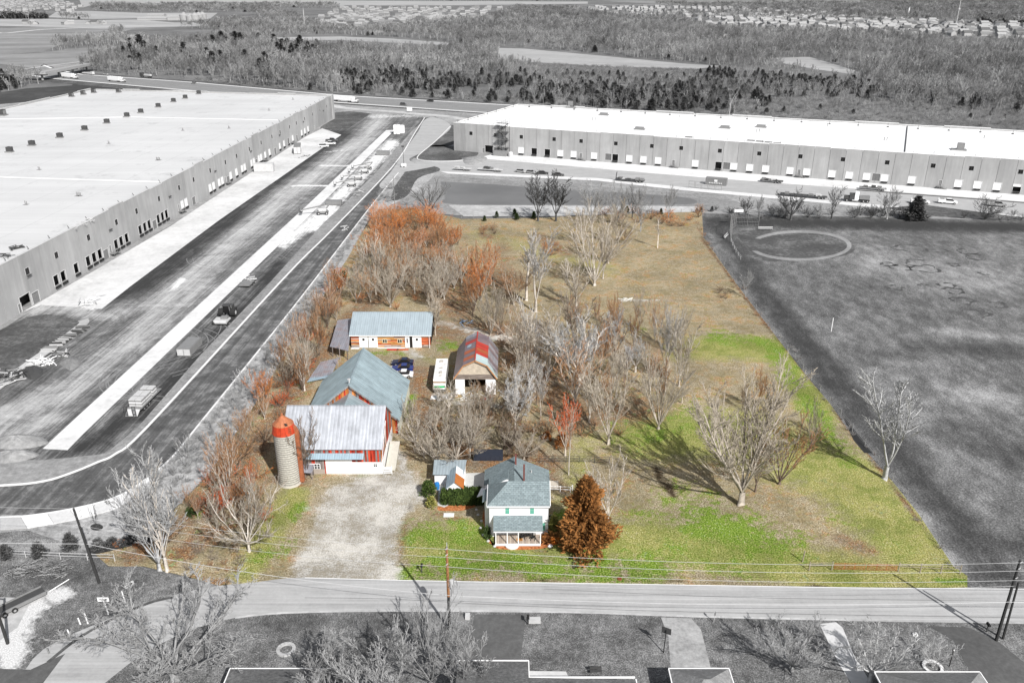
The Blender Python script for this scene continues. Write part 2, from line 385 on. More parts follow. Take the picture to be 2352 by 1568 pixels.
# built-up side
sheet('site_ground', [(-700,1500),(-900,700),(-300,265),(395,206),(784,240),(1129,263),(1500,292),(2352,345),(3200,420),(3200,520),(2400,508),(1612,490),(1612,480),(1060,495),(860,478),(560,960),(300,1200),(0,1220)], -.055, M['dirt'], cell=None)
ribbon('path', smooth([(690,222),(784,247),(900,256),(960,262),(1030,268),(1110,282),(1140,290)]), 7, -.03, .02, M['dust'])
sheet('grass_plot', smooth([(745,262),(800,256),(855,262),(860,270),(835,285),(790,297),(735,295),(770,272)]), -.035, M['darkgrass'])
sheet('grass_plot', smooth([(905,292),(925,277),(968,272),(974,276),(945,300),(920,312),(890,305)]), -.031, M['darkgrass'])
sheet('grass_plot', smooth([(1000,296),(1043,288),(1050,320),(1030,335),(975,335),(985,315)]), -.031, M['darkgrass'])
sheet('grass_plot', smooth([(965,345),(1000,333),(1060,340),(1098,350),(1085,362),(1045,368),(985,368),(950,362)]), -.031, M['darkgrass'])
yst = [(1, [(240,705),(500,500),(784,312)], 42, 1), (1, [(300,700),(600,450)], 40, .8), (1,[(0,845),(130,735)],60,1),(1,[(160,740),(80,830)],40,.6),
 (0, [(60,705),(250,715),(360,690),(480,600),(640,460),(820,330)], 60, 1), (0, [(0,960),(160,900),(330,760),(450,650)], 70, .9), (0,[(0,1010),(120,960)],60,.9),(0,[(200,880),(420,640)],40,.6),
 (0, [(380,668),(420,640)], 16, 1), (2, [(385,668),(425,640)], 9, .9), (2, [(665,428),(690,426),(780,428)], 8, .8), (2, [(735,380),(850,382)], 7, .7), (2,[(745,350),(790,345)],6,.6),
 (2, [(650,560),(700,520),(740,490),(800,430),(900,330)], 42, .75), (2,[(720,520),(760,480)],50,.8), (1, [(330,960),(560,700),(640,610)], 34, .9), (1,[(180,1030),(300,960)],30,1), (0,[(560,700),(600,650)],20,.5),
 (2,[(130,700),(240,712)],12,.6),(0,[(880,262),(860,290),(830,330)],40,1),(2,[(850,268),(980,266)],18,.5)]
sheet('yard_asphalt', [(-300,960),(-300,1060),(98,1055),(160,1050),(250,1040),(317,980),(460,815),(625,643),(760,497),(860,400),(960,285),(975,268),(930,262),(850,262),(800,295),(760,296),(94,697),(-60,800)], -.02, M['yard'], cell=2.5, strokes=yst)
sheet('grass_patch', smooth([(-40,780),(40,738),(100,722),(165,732),(172,750),(120,800),(40,850),(-40,880)]), -.012, M['darkgrass'])
ribbon('dirt_bank', smooth([(-20,900),(60,840),(130,790),(190,745),(190,735)]), 2.2, -.012, .12, M['dust'])
sheet('loading_apron', [(94,700),(234,709),(300,657),(500,508),(784,310),(740,295),(700,315),(392,519),(214,623),(50,717)], -.008, M['conc'])
sheet('concrete_strip', [(98,1030),(155,1033),(191,996),(737,470),(906,299),(887,299),(707,470),(134,996)], -.006, M['concw'])
KL = [(-200,1117),(0,1115),(100.5,1105),(167.5,1084.6),(225,1061),(264.7,1042.7),(339,980),(648.6,643),(760,531),(900,385),(955,302),(975,271)]
KR = [(-200,1189),(0,1188),(100,1180),(214,1158),(285,1133),(355,1086),(402,1043),(453,980),(666,716),(794,549),(859,465),(915,397)]
sheet('verge_strip', [(317,980),(625,643),(745,510),(885,385),(950,300),(955,302),(900,385),(760,531),(648.6,643),(339,980),(264,1043),(215,1050),(250,1035)], .0, M['verge'])
sheet('new_road', smooth(KL[:-1], 4)+[(975,271),(1000,268),(1040,290),(985,330),(915,397)]+smooth(KR, 4)[::-1][1:], .004, M['newroad'])
ribbon('kerb', smooth(KL), .45, 0, .14, M['kerb']); ribbon('kerb', smooth(KR), .3, 0, .14, M['kerb'])
ribbon('kerb', smooth([(1035,290),(1000,325),(958,362),(985,370),(1045,370),(1090,364)]), .4, 0, .14, M['kerb'])
sheet('dusty_junction', smooth([(962,300),(975,276),(1000,270),(1036,291),(1000,325),(965,352),(940,366),(962,378),(1000,381),(960,390),(915,400),(885,432),(872,424),(900,392),(930,345)]), .012, M['country'])
# scrub strip between new road and the farm
sheet('weed_strip', [(915,397),(859,465),(794,549),(666,716),(453,980),(402,1043),(355,1086),(291,1150),(230,1180),(63,1215),(0,1217),(-150,1220),(-150,1300),(60,1295),(214,1268),(300,1240),(372,1196),(482,1085),(610,890),(705,738),(800,590),(855,490),(900,470),(960,440),(1000,400),(960,390)], -.004, M['scrub'])
# sidewalk slabs, each one laid by itself
top = [(-120,1190),(-60,1190),(0,1189),(48,1188),(108,1178),(160,1170),(214,1160),(250,1148),(292,1131),(324,1112),(355,1088)]
bot = [(-120,1220),(-60,1219),(0,1217.5),(63,1213.6),(124,1203),(178,1193),(221,1182),(258,1171),(291,1157),(326,1136),(357,1108)]
sw = thing('sidewalk', 'pale concrete sidewalk curving along the new road', 'sidewalk', (0, 0, 0)); sw['kind'] = 'structure'; del sw['category']
mk = [plain('slab_a', .6), plain('slab_b', .74), plain('slab_c', .45)]
for i in range(len(top)-1):
    a, b, c, d = at(*top[i]), at(*top[i+1]), at(*bot[i+1]), at(*bot[i]); m = (a+b+c+d)/4
    P = [m+(q-m)*.985 for q in (d, c, b, a)]; MB().prism([(p.x, p.y) for p in P], .0, .11).build('slab', mk[2] if i < 3 else mk[i % 2], sw)
# right-hand yard
sheet('loading_apron', [(1102,365),(1568,404.5),(2000,440),(2352,464),(2900,515),(2900,500),(2352,446),(1193,352),(1150,350),(1100,362)], -.012, M['concw'])
sheet('yard_drive', [(915,392),(960,371),(1045,370),(1102,364),(1568,404),(2352,463),(2900,514),(2900,560),(2352,497),(2000,470),(1568,431),(1370,409.5),(1012,394),(960,388)], -.004, M['country'])
sheet('white_kerb_strip', [(1012,394),(1370,409),(1568,430),(2000,469),(2352,495),(2352,504),(2170,499),(2000,476),(1568,437),(1370,415),(1030,399)], -.001, M['concw'])
sheet('pond_bank', smooth([(1000,405),(1200,415),(1400,430),(1640,452),(1700,470),(1620,485),(1300,480),(1010,478),(990,440)]), -.008, M['verge'])
sheet('pond_water', smooth([(1012,417),(1140,424),(1260,434),(1420,442),(1560,452),(1600,462),(1560,470),(1300,470.5),(1040,469),(1022,455)]), -.004, M['pond'])
sheet('gravel_bank', [(1030,471),(1300,472.5),(1600,474),(1620,486),(1440,491),(1250,497),(1065,497)], .002, M['dust'])
sheet('grass_plot', smooth([(930,395),(990,382),(1010,392),(960,410),(935,450),(900,460),(905,430)]), -.0, M['darkgrass'])
sheet('grass_wedge', [(2030,478),(2120,470),(2352,500),(2900,545),(2900,560),(2352,512),(2150,497)], .006, M['darkgrass'])
# park
pk = [(0, [(1640,520),(1720,620),(1850,790),(2000,960),(2200,1200),(2300,1330)], 70, 1), (0, [(1640,508),(1850,512),(2352,522)], 34, 1.5), (0, [(2100,790),(2352,810)], 40, .7),(0,[(1950,830),(2150,800)],35,.6),
 (1, [(2150,760),(2352,780)], 26, .7),(1,[(1760,640),(1950,830),(2100,1000)],30,.6),(1,[(1630,540),(1770,745),(1910,915),(2060,1100),(2195,1300)],14,1),(1,[(2000,600),(2300,650)],90,.5),(0,[(2200,1000),(2352,1050)],90,.6),(1,[(2200,900),(2352,930)],60,.7),(0,[(2050,1250),(2352,1250)],90,.5)]
sheet('park_ground', [(1612,490),(2400,508),(3300,560),(3300,900),(3000,1400),(2500,1352),(2222,1349),(2222,1322),(2190,1300),(2110,1180),(2050,1105),(1958,1000),(1905,925),(1850,860),(1776,764),(1690,650),(1616,545)], -.0, M['park'], cell=3.5, strokes=pk)
arc = smooth([(1700,601),(1703,583),(1722,597),(1760,605),(1820,603),(1880,596),(1930,588),(1961,577),(1955,562),(1920,545),(1860,534),(1780,529),(1700,533),(1695,530),(1740,527),(1830,526),(1905,535),(1950,550),(1972,565),(1975,578),(1940,592),(1880,602),(1820,608),(1765,611),(1720,606)][1:-1])
inf = smooth([(1690,530),(1740,528),(1800,527),(1870,531),(1925,543),(1955,558),(1964,572),(1945,585),(1900,594),(1850,599),(1790,601),(1745,597),(1715,587),(1722,575),(1700,550)])
sheet('infield', inf, .004, speck('infield_dirt', [(.05,)*3, (.09,)*3, (.22,)*3], .1, 1.2, .4))
band = []
cx, cy = 1838, 564
for k in range(0, 49):
    t = -2.65+5.45*k/48 ; band.append((cx+118*math.cos(t), cy+35*math.sin(t)))
for k in range(48, -1, -1):
    t = -2.6+5.3*k/48; band.append((cx+108*math.cos(t), cy+(29)*math.sin(t)))
sheet('warning_track', band, .008, speck('pale_dirt', [(.17,)*3, (.25,)*3, (.34,)*3], .1, 1.2, .4))
ringm = speck('ring_grass', [(.045,)*3, (.07,)*3, (.11,)*3], .1, 1.2, .5)
for u, v, ru, rv in [(1868,572+143-143,16,4),(2085,570,30,7),(2150,574,22,9),(2222,578,22,6),(2245,590,26,7),(2110,604,28,8),(2068,614,22,6),(2040,607,16,5),(2125,617,30,7),(2175,655,18,5),(2120,655,9,3),(2190,608,12,3),(2260,628,10,3),(2190,668,22,5),(2055,660,18,4),(2290,700,20,6),(2240,720,28,9),(2210,690,24,7)]:
    if u == 1868: continue
    c = at(u, v); a = ru*(c.y*_c+H*_s)/F; rnd = random.Random(u); n = 40; po = []; pi = []
    ph = [rnd.uniform(0, 6.28) for _ in range(4)]
    cut = rnd.uniform(.62, 1.)
    for k in range(n+1):
        t = 6.2832*cut*k/n+ph[0]; r = a*(1+.12*math.sin(3*t+ph[1])+.08*math.sin(5*t+ph[2])+.05*math.sin(9*t+ph[3])); wd = .35+.22*math.sin(4*t+ph[2])
        po.append((c.x+(r+wd)*math.cos(t), c.y+(r+wd)*math.sin(t)*.9)); pi.append((c.x+(r-wd)*math.cos(t), c.y+(r-wd)*math.sin(t)*.9))
    mb = MB(); mb.add([(x, y, .006) for x, y in po+pi], [(k, k+1, n+1+k+1, n+1+k) for k in range(n)]); o = mb.build('fairy_ring', ringm); o['kind'] = 'structure'
sheet('ditch_pool', [(1935,955),(1945,965),(2005,1040),(1985,1040),(1960,1010)], .012, plain('ditch_dark', .03))
# the farm lot
P_ = lambda *a: list(a)
ls = [(3, P_((1560,800),(1800,800),(1880,950)), 90, 1), (3, P_((1500,1000),(1700,1000),(1950,1100),(2150,1320)), 200, 1), (3, P_((1000,1250),(1500,1240),(2000,1330)), 170, 1), (3, P_((560,1320),(680,1130)), 75, .9), (3, P_((1350,1000),(1300,1150)), 80, .6),(3,P_((870,800),(1000,830)),30,.5),(3,P_((1100,540),(1400,620)),60,.5),
 (1, P_((930,1325),(1100,1290),(1300,1310),(1500,1310)), 100, .85), (1, P_((960,1220),(1090,1240)), 110, .72), (1, P_((1400,1290),(1620,1270)), 90, .5), (1, P_((1600,1185),(1700,1225),(1760,1250)), 170, .78), (1, P_((1450,1000),(1600,960)), 120, .5), (1, P_((1480,1180),(1560,1120)), 90, .45), (1, P_((1550,1260),(1700,1320)), 90, .5), (1, P_((1640,775),(1770,790),(1865,935),(1950,1060)), 55, .7), (1,P_((1380,1290),(1300,1180)),45,.8),(1,P_((1600,960),(1500,1010)),60,.55),(1,P_((2160,1335),(2222,1335)),22,.95),(1,P_((1900,1180),(2080,1260)),40,.35),
 (1, P_((830,1093),(880,1092)), 24, .9), (1, P_((672,1190),(690,1160)), 34, .75), (1, P_((600,1285),(690,1240)), 45, .55), (1, P_((941,905),(938,960)), 16, .9), (1, P_((1010,800),(1040,790)), 30, .7),(1,P_((840,810),(930,812)),18,.6),(1,P_((1480,760),(1460,745)),24,.5),(1,P_((470,1170),(450,1180)),14,.7),(1,P_((1150,1000),(1100,960)),30,.4),
 (0, P_((860,500),(960,600),(820,720),(700,860),(600,1020),(520,1130),(420,1200),(300,1280)), 62, .9), (0, P_((950,640),(1060,720),(1000,560)), 80, .8), (0, P_((560,1170),(420,1270)), 70, .85), (0, P_((1000,760),(1200,760),(1250,900),(1350,950),(1500,950)), 120, .8), (0, P_((960,860),(970,950),(1080,1060),(1250,1060)), 90, .9), (0, P_((1180,830),(1400,800),(1560,800)), 70, .7), (0, P_((1060,640),(1180,640)), 80, .8), (0,P_((1150,560),(1180,720)),50,.6), (5, P_((980,900),(1100,960),(1200,1000)), 60, 1), (0, P_((1240,545),(1300,580)), 36, .8), (0, P_((1110,540),(1125,545)), 25, .8), (0,P_((1930,1235),(2000,1265)),44,.75),(0,P_((1265,1100),(1300,1130),(1200,1050)),42,.85),(0,P_((1075,1240),(1250,1265)),14,.9),(0,P_((930,1200),(905,1290)),22,.95),(0,P_((620,1100),(700,1110),(640,960)),30,.9),(0,P_((1000,1180),(1060,1195)),20,.9),(0,P_((1600,510),(1620,560),(1700,670),(1775,762)),9,.9),(0,P_((1780,770),(1900,925),(2050,1110),(2190,1310)),6,.8),(0,P_((1400,690),(1700,690)),9,.5),(0,P_((450,1330),(520,1335)),30,.8),
 (2, P_((700,1335),(735,1260),(765,1190),(790,1135)), 70, 1.3), (2, P_((870,1335),(865,1240),(885,1180),(935,1135)), 78, 1.3), (2, P_((785,1330),(800,1240),(830,1160),(880,1130)), 160, 1.3), (2, P_((915,1040),(935,1100),(965,1140)), 24, .9), (2, P_((890,850),(960,820),(930,800)), 26, .75), (2, P_((910,1000),(930,960)), 20, .5), (2, P_((1040,925),(1140,930),(1190,945)), 22, .8), (2,P_((1150,770),(1200,790),(1010,740)),26,.6),(2,P_((1430,690),(1475,690)),10,.9),(2,P_((1480,690),(1660,692)),3.2,1),(2,P_((1000,905),(1030,910)),16,.9),(2,P_((1060,770),(1190,760)),18,.5),(2,P_((1900,1342),(2050,1342)),10,.5),(2,P_((740,1030),(735,1060)),10,.4),
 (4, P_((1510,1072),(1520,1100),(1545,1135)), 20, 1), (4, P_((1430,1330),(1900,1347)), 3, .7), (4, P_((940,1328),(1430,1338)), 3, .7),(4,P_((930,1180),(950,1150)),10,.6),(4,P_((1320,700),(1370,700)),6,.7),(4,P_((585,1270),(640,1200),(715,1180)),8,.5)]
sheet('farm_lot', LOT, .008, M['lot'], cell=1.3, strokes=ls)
# country road, lawns and driveways in front
rt = [(-300,1640),(0,1580),(100,1490),(250,1420),(380,1372),(480,1348),(590,1336),(700,1326),(1000,1333.5),(1500,1341.5),(2000,1349.5),(2352,1352),(3200,1362)]
rb = [(-100,1900),(70,1700),(240,1568),(330,1500),(430,1450),(540,1418),(650,1407),(900,1402),(1300,1405),(1600,1415),(2000,1424),(2352,1430),(3200,1450)]
lst = [(0, [(-20,1500),(30,1440),(90,1385),(150,1360)], 60, 1.1), (0, [(20,1540),(60,1500),(75,1470)], 45, 1.2), (0, [(60,1420),(20,1470)], 50, .9), (0, [(225,1352),(250,1340)], 16, .9), (1, [(60,1350),(150,1330),(300,1330)], 60, .8), (1, [(600,1430),(900,1420)], 40, .8), (1, [(820,1500),(760,1560)], 110, .8), (1, [(120,1480),(200,1440)], 40, .7), (2, [(0,1260),(200,1240)], 60, 1),(2,[(300,1400),(360,1385)],40,.5)]
def lawn_mat():
    g = G('front_lawn_mix', .95, .1); m = g.attr('m1'); f1 = g.noise(5.5, 2, .8); f2 = g.noise(1.1, 4, .8); f3 = g.noise(.16, 5, .75)
    f = g.mth('ADD', g.mth('MULTIPLY', f1, .45), g.mth('ADD', g.mth('MULTIPLY', f2, .25), g.mth('MULTIPLY', f3, .3))); f = g.mth('ADD', g.mth('SUBTRACT', f, g.mth('MULTIPLY', m[1], .06)), g.mth('MULTIPLY', m[2], .08))
    c = g.ramp(f, [(.4, .05), (.48, .11), (.54, .2), (.62, .36)])
    k = g.mth('MULTIPLY', g.mth('SUBTRACT', g.mth('ADD', m[0], g.mth('ADD', g.mth('MULTIPLY', f2, .9), g.mth('MULTIPLY', f3, .8))), 1.35), 3., True)
    return g.done(g.mix(k, c, g.ramp(f1, [(.36, .4), (.64, .72)])))
sheet('front_lawn', [(-900,1240),(0,1222),(63,1217),(221,1270),(330,1302),(436,1327),(560,1345),(2222,1351),(2260,1400),(3300,1400),(3300,2300),(1176,3000),(-900,2300)], -.0, lawn_mat(), cell=2.5, strokes=lst)
sheet('country_road', smooth(rt, 4)+smooth(rb, 4)[::-1], .014, M['country'])
ribbon('edge_line', smooth(rt[7:], 4), .12, .018, .004, M['white'])
cl = [((a[0]+b[0])/2, (a[1]+b[1])/2) for a, b in zip([(700,1326),(1000,1333.5),(1500,1341.5),(2000,1349.5),(2352,1352)], [(700,1406),(900,1402),(1500,1411),(2000,1424),(2352,1430)])]
ribbon('tar_seam', smooth([(700,1372),(900,1375),(1176,1390),(1600,1405),(2352,1418)], 4), .07, .018, .003, plain('tar', .12))
ribbon('tar_seam', smooth([(1250,1352),(1600,1368),(1900,1375),(2352,1380)], 4), .1, .018, .003, plain('tar2', .2))
ribbon('shoulder_gravel', smooth(rb[5:], 4), .35, .016, .004, M['dust'])
sheet('driveway', [(1090,1410),(1208,1410),(1192,1550),(1060,1550)], .012, M['drive'])
sheet('driveway', [(1518,1417),(1588,1419),(1610,1445),(1650,1600),(1545,1600),(1535,1460)], .012, speck('cracked_drive', [(.2,)*3, (.33,)*3, (.46,)*3], .25, 1.4, .4))
sheet('driveway', [(1882,1432),(1920,1428),(1935,1440),(1960,1500),(2020,1600),(1975,1600),(1925,1520)], .012, M['conc'])
sheet('driveway', [(2130,1436),(2225,1440),(2290,1470),(2352,1520),(2500,1640),(2300,1640),(2215,1520),(2190,1470)], .012, M['drive'])
sheet('driveway', [(-100,1568),(-100,1535),(0,1535),(70,1537),(150,1500),(60,1620),(-40,1700)], .018, M['drive'])
sheet('concrete_pad', [(-60,1370),(75,1372),(40,1440),(0,1470),(-60,1480)], .012, M['dust'])
ribbon('roadside_gutter', smooth([(110,1520),(180,1465),(260,1420),(340,1385),(400,1370)]), .5, .016, .006, M['darkgrass'])
sheet('walkway', [(1212,1540),(1300,1541),(1305,1552),(1300,1570),(1212,1570)], .01, M['conc'])

# tyre tracks left on the dusty yard
trk = plain('track_dust', .2)
for i, (u, v, r, a0, a1) in enumerate([(330,800,12,-.4,1.2),(345,810,14,-.5,1.1),(350,790,17,-.6,.9),(372,860,9,2.2,4.6),(380,855,11,2.2,4.5),(420,870,8,2.4,4.9),(560,610,11,.6,2.6),(575,600,13,.6,2.5),(300,770,20,-.9,.6),(315,780,23,-.9,.5),(690,560,9,2.6,4.4),(540,585,12,3.4,5.)]):
    c = at(u, v); pts = [(c.x+r*math.cos(a0+(a1-a0)*k/16)*1.0, c.y+r*math.sin(a0+(a1-a0)*k/16)) for k in range(17)]
    ribbon('tyre_track', pts, .22, -.018, .003, trk, px=False); ribbon('tyre_track', [(c.x+(r+1.7)*math.cos(a0+(a1-a0)*k/16), c.y+(r+1.7)*math.sin(a0+(a1-a0)*k/16)) for k in range(17)], .22, -.018, .003, trk, px=False)
# ============================================================= BUILDINGS
def wallmesh(W, z0, z1, T, holes, x0=0.):
    """wall panel x0..x0+W, front face at y=0, thickness T to +y, with rectangular openings (xa,xb,za,zb)"""
    xs = {x0, x0+W}; zs = {z0, z1}; hs = []
    for a, b, c, d in holes:
        a, b, c, d = max(a, x0), min(b, x0+W), max(c, z0), min(d, z1)
        if b-a > .02 and d-c > .02: hs.append((a, b, c, d)); xs |= {a, b}; zs |= {c, d}
    xs, zs = sorted(xs), sorted(zs); nx, nz = len(xs)-1, len(zs)-1
    S = [[not any(h[0] <= (xs[i]+xs[i+1])/2 <= h[1] and h[2] <= (zs[k]+zs[k+1])/2 <= h[3] for h in hs) for k in range(nz)] for i in range(nx)]
    mb = MB(); ok = lambda i, k: 0 <= i < nx and 0 <= k < nz and S[i][k]
    for i in range(nx):
        for k in range(nz):
            if not S[i][k]: continue
            a, b, c, d = xs[i], xs[i+1], zs[k], zs[k+1]
            mb.add([(a, 0, c), (b, 0, c), (b, 0, d), (a, 0, d)], [(0, 1, 2, 3)]); mb.add([(a, T, c), (b, T, c), (b, T, d), (a, T, d)], [(3, 2, 1, 0)])
            if not ok(i-1, k): mb.add([(a, 0, c), (a, 0, d), (a, T, d), (a, T, c)], [(0, 1, 2, 3)])
            if not ok(i+1, k): mb.add([(b, 0, c), (b, T, c), (b, T, d), (b, 0, d)], [(0, 1, 2, 3)])
            if not ok(i, k-1): mb.add([(a, 0, c), (a, T, c), (b, T, c), (b, 0, c)], [(0, 1, 2, 3)])
            if not ok(i, k+1): mb.add([(a, 0, d), (b, 0, d), (b, T, d), (a, T, d)], [(0, 1, 2, 3)])
    return mb
def panelmat():
    g = G('tilt_panel', .85, .2); v = g.mapping((1, 1, .12)); s = g.noise(.5, 4, .7, v); b = g.noise(.15, 4, .6)
    f = g.mth('ADD', g.mth('MULTIPLY', s, .6), g.mth('MULTIPLY', b, .4)); c = g.ramp(f, [(.36, .3), (.5, .345), (.64, .4)])
    return g.done(g.mix(1., c, g.ramp(g.rand(), [(0, .88), (1, 1.05)]), 'MULTIPLY'))
M['panel'] = panelmat()
def roofw(name, lo, hi):
    g = G(name, .5, .3); a = g.noise(.02, 4, .6); b = g.noise(1., 3, .6, g.mapping((.01, .12, 1)))
    o = g.ocoord(); sx = g.sep(o); c = g.ramp(g.mth('ADD', g.mth('MULTIPLY', a, .5), g.mth('MULTIPLY', b, .5)), [(.36, lo), (.5, (lo+hi)/2), (.62, hi)])
    lap = g.ramp(g.mth('FRACT', g.mth('MULTIPLY', sx[0], 1/3.05)), [(0, .86), (.05, .86), (.09, 1)]); lap2 = g.ramp(g.mth('FRACT', g.mth('MULTIPLY', sx[1], 1/15.)), [(0, .88), (.02, .88), (.03, 1)])
    st = g.ramp(g.noise(.07, 6, .8, o), [(.34, .8), (.44, 1)])
    return g.done(g.mix(1., g.mix(1., g.mix(1., c, lap, 'MULTIPLY'), lap2, 'MULTIPLY'), st, 'MULTIPLY'))
M['roofL'] = roofw('membrane_left', .52, .62); M['roofR'] = roofw('membrane_right', .8, .88)
M['doorw'] = plain('dock_door_white', .82, .5, 0, .04); M['frame'] = plain('opening_frame', .55, .7); M['blk'] = plain('black_rubber', .02, .9)
M['glassd'] = plain('dark_glass', .015, .2, 0, .1, 1, .3); M['louvre'] = plain('louvre_grey', .2, .7); M['steel'] = plain('steel_grey', .25, .5, .2); M['dkgrey'] = plain('dark_grey', .06, .6)
M['ltgrey'] = plain('light_grey', .5, .6); M['mid'] = plain('mid_grey', .2, .7)
def dock_wall(root, P0, P1, zt, pw, items, stepf, roofmat, T=.3, lo=0):
    """items: (u, kind) u = photo column used as survey mark of the wall base"""
    L = (P1-P0).length; d = (P1-P0)/L; nrm = Vector((d.y, -d.x, 0))
    def s_of(u, z):
        a = (u-CX)/F; # plane through camera column
        b0 = (P0.x, P0.y); best = None
        # point P0+d*s: x/(c*y - s_*(z-H)) = a
        A = d.x-a*_c*d.y; B = P0.x-a*(_c*P0.y-_s*(z-H)); return -B/A
    holes = []; todo = []
    for u, kd in items:
        z = {'w': 8.6, 'm': 1.2, 'f': 2.}.get(kd[0], 2.4); s = s_of(u, z)
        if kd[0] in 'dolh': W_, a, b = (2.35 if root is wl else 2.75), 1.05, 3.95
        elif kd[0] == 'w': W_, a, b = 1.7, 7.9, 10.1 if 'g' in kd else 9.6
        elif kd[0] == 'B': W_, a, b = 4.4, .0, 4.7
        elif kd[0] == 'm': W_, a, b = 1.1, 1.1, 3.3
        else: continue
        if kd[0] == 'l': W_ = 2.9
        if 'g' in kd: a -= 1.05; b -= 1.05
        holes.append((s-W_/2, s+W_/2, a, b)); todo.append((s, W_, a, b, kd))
    k = 0; s = lo
    while s < L-.1:
        W_ = min(pw, L-s); zz = zt+stepf(k); mb = wallmesh(W_-.1, -1.2, zz, T, holes, s); mb.build('wall_panel', M['panel'], root); 
        MB().box(s, s+W_-.02, -.06, T+.06, zz+.004, zz+.22).build('coping', roofmat, root); k += 1; s += pw
    mb = MB().box(lo, L, T*.5-.05, T*.5+.05, -1, zt-1.3)
    bk = MB()
    for s, W_, a, b, kd in todo:
        fr = MB(); e = .16 if kd[0] != 'w' else .07
        for q in ((s-W_/2-e, s-W_/2, a-.0, b+e), (s+W_/2, s+W_/2+e, a, b+e), (s-W_/2, s+W_/2, b, b+e)): fr.box(q[0], q[1], -.06, -.003, q[2], q[3])
        nm = {'w': 'window', 'm': 'entry_door', 'l': 'louvre'}.get(kd[0], 'dock_door')
        o = fr.build(nm if kd[0] != 'o' and kd[0] != 'B' else 'dock_opening', M['frame'], root)
        if kd[0] == 'd': MB().box(s-W_/2, s+W_/2, .08, .14, a, b).build('door_leaf', M['doorw'], o); MB().box(s+.3, s+.75, .05, .079, 2.7, 2.8).build('handle', M['dkgrey'], o)
        if kd[0] == 'h': MB().box(s-W_/2, s+W_/2, .08, .14, b-1, b).build('door_leaf', M['doorw'], o)
        if kd[0] == 'l':
            lm = MB()
            for q in range(10): lm.slab([(s-W_/2, .05, a+.29*q), (s+W_/2, .05, a+.29*q), (s+W_/2, .22, a+.29*q+.2), (s-W_/2, .22, a+.29*q+.2)], .05)
            lm.box(s-.04, s+.04, .02, .049, a, b); lm.build('louvre_blades', M['louvre'], o)
        if kd[0] == 'w':
            MB().box(s-W_/2, s+W_/2, .02, .06, a, b).build('pane', M['glassd'], o); MB().box(s-.03, s+.03, -.01, .018, a, b).build('mullion', M['dkgrey'], o)
        if kd[0] == 'm': MB().box(s-W_/2, s+W_/2, .08, .14, a, b).build('door_leaf', M['mid'], o)
        if kd[0] in 'doh': MB().box(s-1.2, s+1.2, -.35, -.07, a-.55, a-.02).slab([(s-1., -.5, a-.3), (s+1., -.5, a-.3), (s+1., -.07, a+.02), (s-1., -.07, a+.02)], .1).build('dock_bumper', M['blk'], o)
        if 's' in kd:
            st = MB().box(s-1.0, s+.9, -1.5, -.08, .95, 1.06)
            for q in range(6): st.box(s+.9+.3*q, s+1.2+.3*q, -1.4, -.2, .8-.17*q, .86-.17*q)
            for x in (s-1., s-.1, s+.9): st.box(x, x+.06, -1.5, -1.44, 0, 2.1)
            st.tube((s-1, -1.47, 2.1), (s+.9, -1.47, 2.1), .04); st.tube((s+.9, -1.47, 2.1), (s+2.7, -1.47, 1.), .04); st.tube((s+.9, -1.47, .9), (s+2.7, -1.47, .05), .06); st.box(s+2.6, s+2.66, -1.5, -1.44, 0, 1.)
            st.build('dock_stair', M['steel'], root)
    return L, d
# ---- left warehouse
P0 = at(0, 748); P1 = at(767, 271); dd = (P1-P0).normalized(); P0 = P0-dd*70; LL = (P1-P0).length; ang = math.atan2(dd.y, dd.x)
wl = thing('warehouse', 'huge pale warehouse on the left with a row of dark roof ventilators', 'warehouse', P0, ang)
c1 = lambda x: x*.33504
IL = [(c1(x), 'w') for x in (188,387,607,798,936,1090,1228,1327,1441,1545,1622,1709,1790,1864,1920,1985,2032,2088,2143,2193,2240)]
IL += [(58, 'Bg')]+[(c1(240), 'lg'), (c1(138), 'mg')]+[(c1(x), 'o') for x in (388,436,525,607,648,687,798,833,870,963,995,1025,1087,1116,1143,1978)]
IL += [(c1(x), 'lg') for x in (724,1058,1327,1563,1757,1886,2035)]+[(c1(x), 'd') for x in (1250,1276,1441,1465,1503,1524,1582,1621,1660,1678,1724,1741,1775,1790,1818,1848,1918,1947,2007,2068,2090,2112)]
IL += [(c1(x), 'ms') for x in (762,1230,1548,1804,1996)]+[(c1(2155), 'mg')]
rw_ = random.Random(2)
def stepL(k): return [0, 0, -.25, 0, .0][k % 5] if k % 7 else .35
dock_wall(wl, P0, P1, 13.3, 9.15, IL, stepL, M['roofL'])
inv = Matrix.Rotation(-ang, 3, 'Z'); loc = lambda p, P=P0, I=inv: I @ (Vector(p)-P)
cb, cc, cdd = loc(at(780.6, 211.7, 13.3)), loc(at(208, 206, 13.3)), loc((-300, 60, 0))
cb = Vector((LL, -.0, 0)); cc = loc((-268, 546, 0)); cD = loc((-296, 100, 0))
def deck(root, pts, z, mat, t=.3, nm='roof'):
    m = MB(); m.prism([(p[0], p[1]) for p in pts], z-t, z); return m.build(nm, mat, root)
deck(wl, [(0, .31), (LL-.31, .31), (cc.x-.3, cc.y-.3), (cD.x, cD.y)], 12.75, M['roofL'])
def sidewall(root, a, b, zt, pw, nm='wall_panel', mat=None, step=lambda k: 0):
    a, b = Vector((a[0], a[1], 0)), Vector((b[0], b[1], 0)); L = (b-a).length; e = (b-a)/L; n = max(1, round(L/pw)); an = math.atan2(e.y, e.x)
    for k in range(n):
        zz = zt+step(k); me = MB().box(0, L/n-.05, .0, .3, -1, zz); o = me.build(nm, M['panel'], root, a+e*(L/n*k), an)
        MB().box(0, L/n-.02, -.05, .35, zz+.003, zz+.2).build('coping', mat, root, a+e*(L/n*k), an)
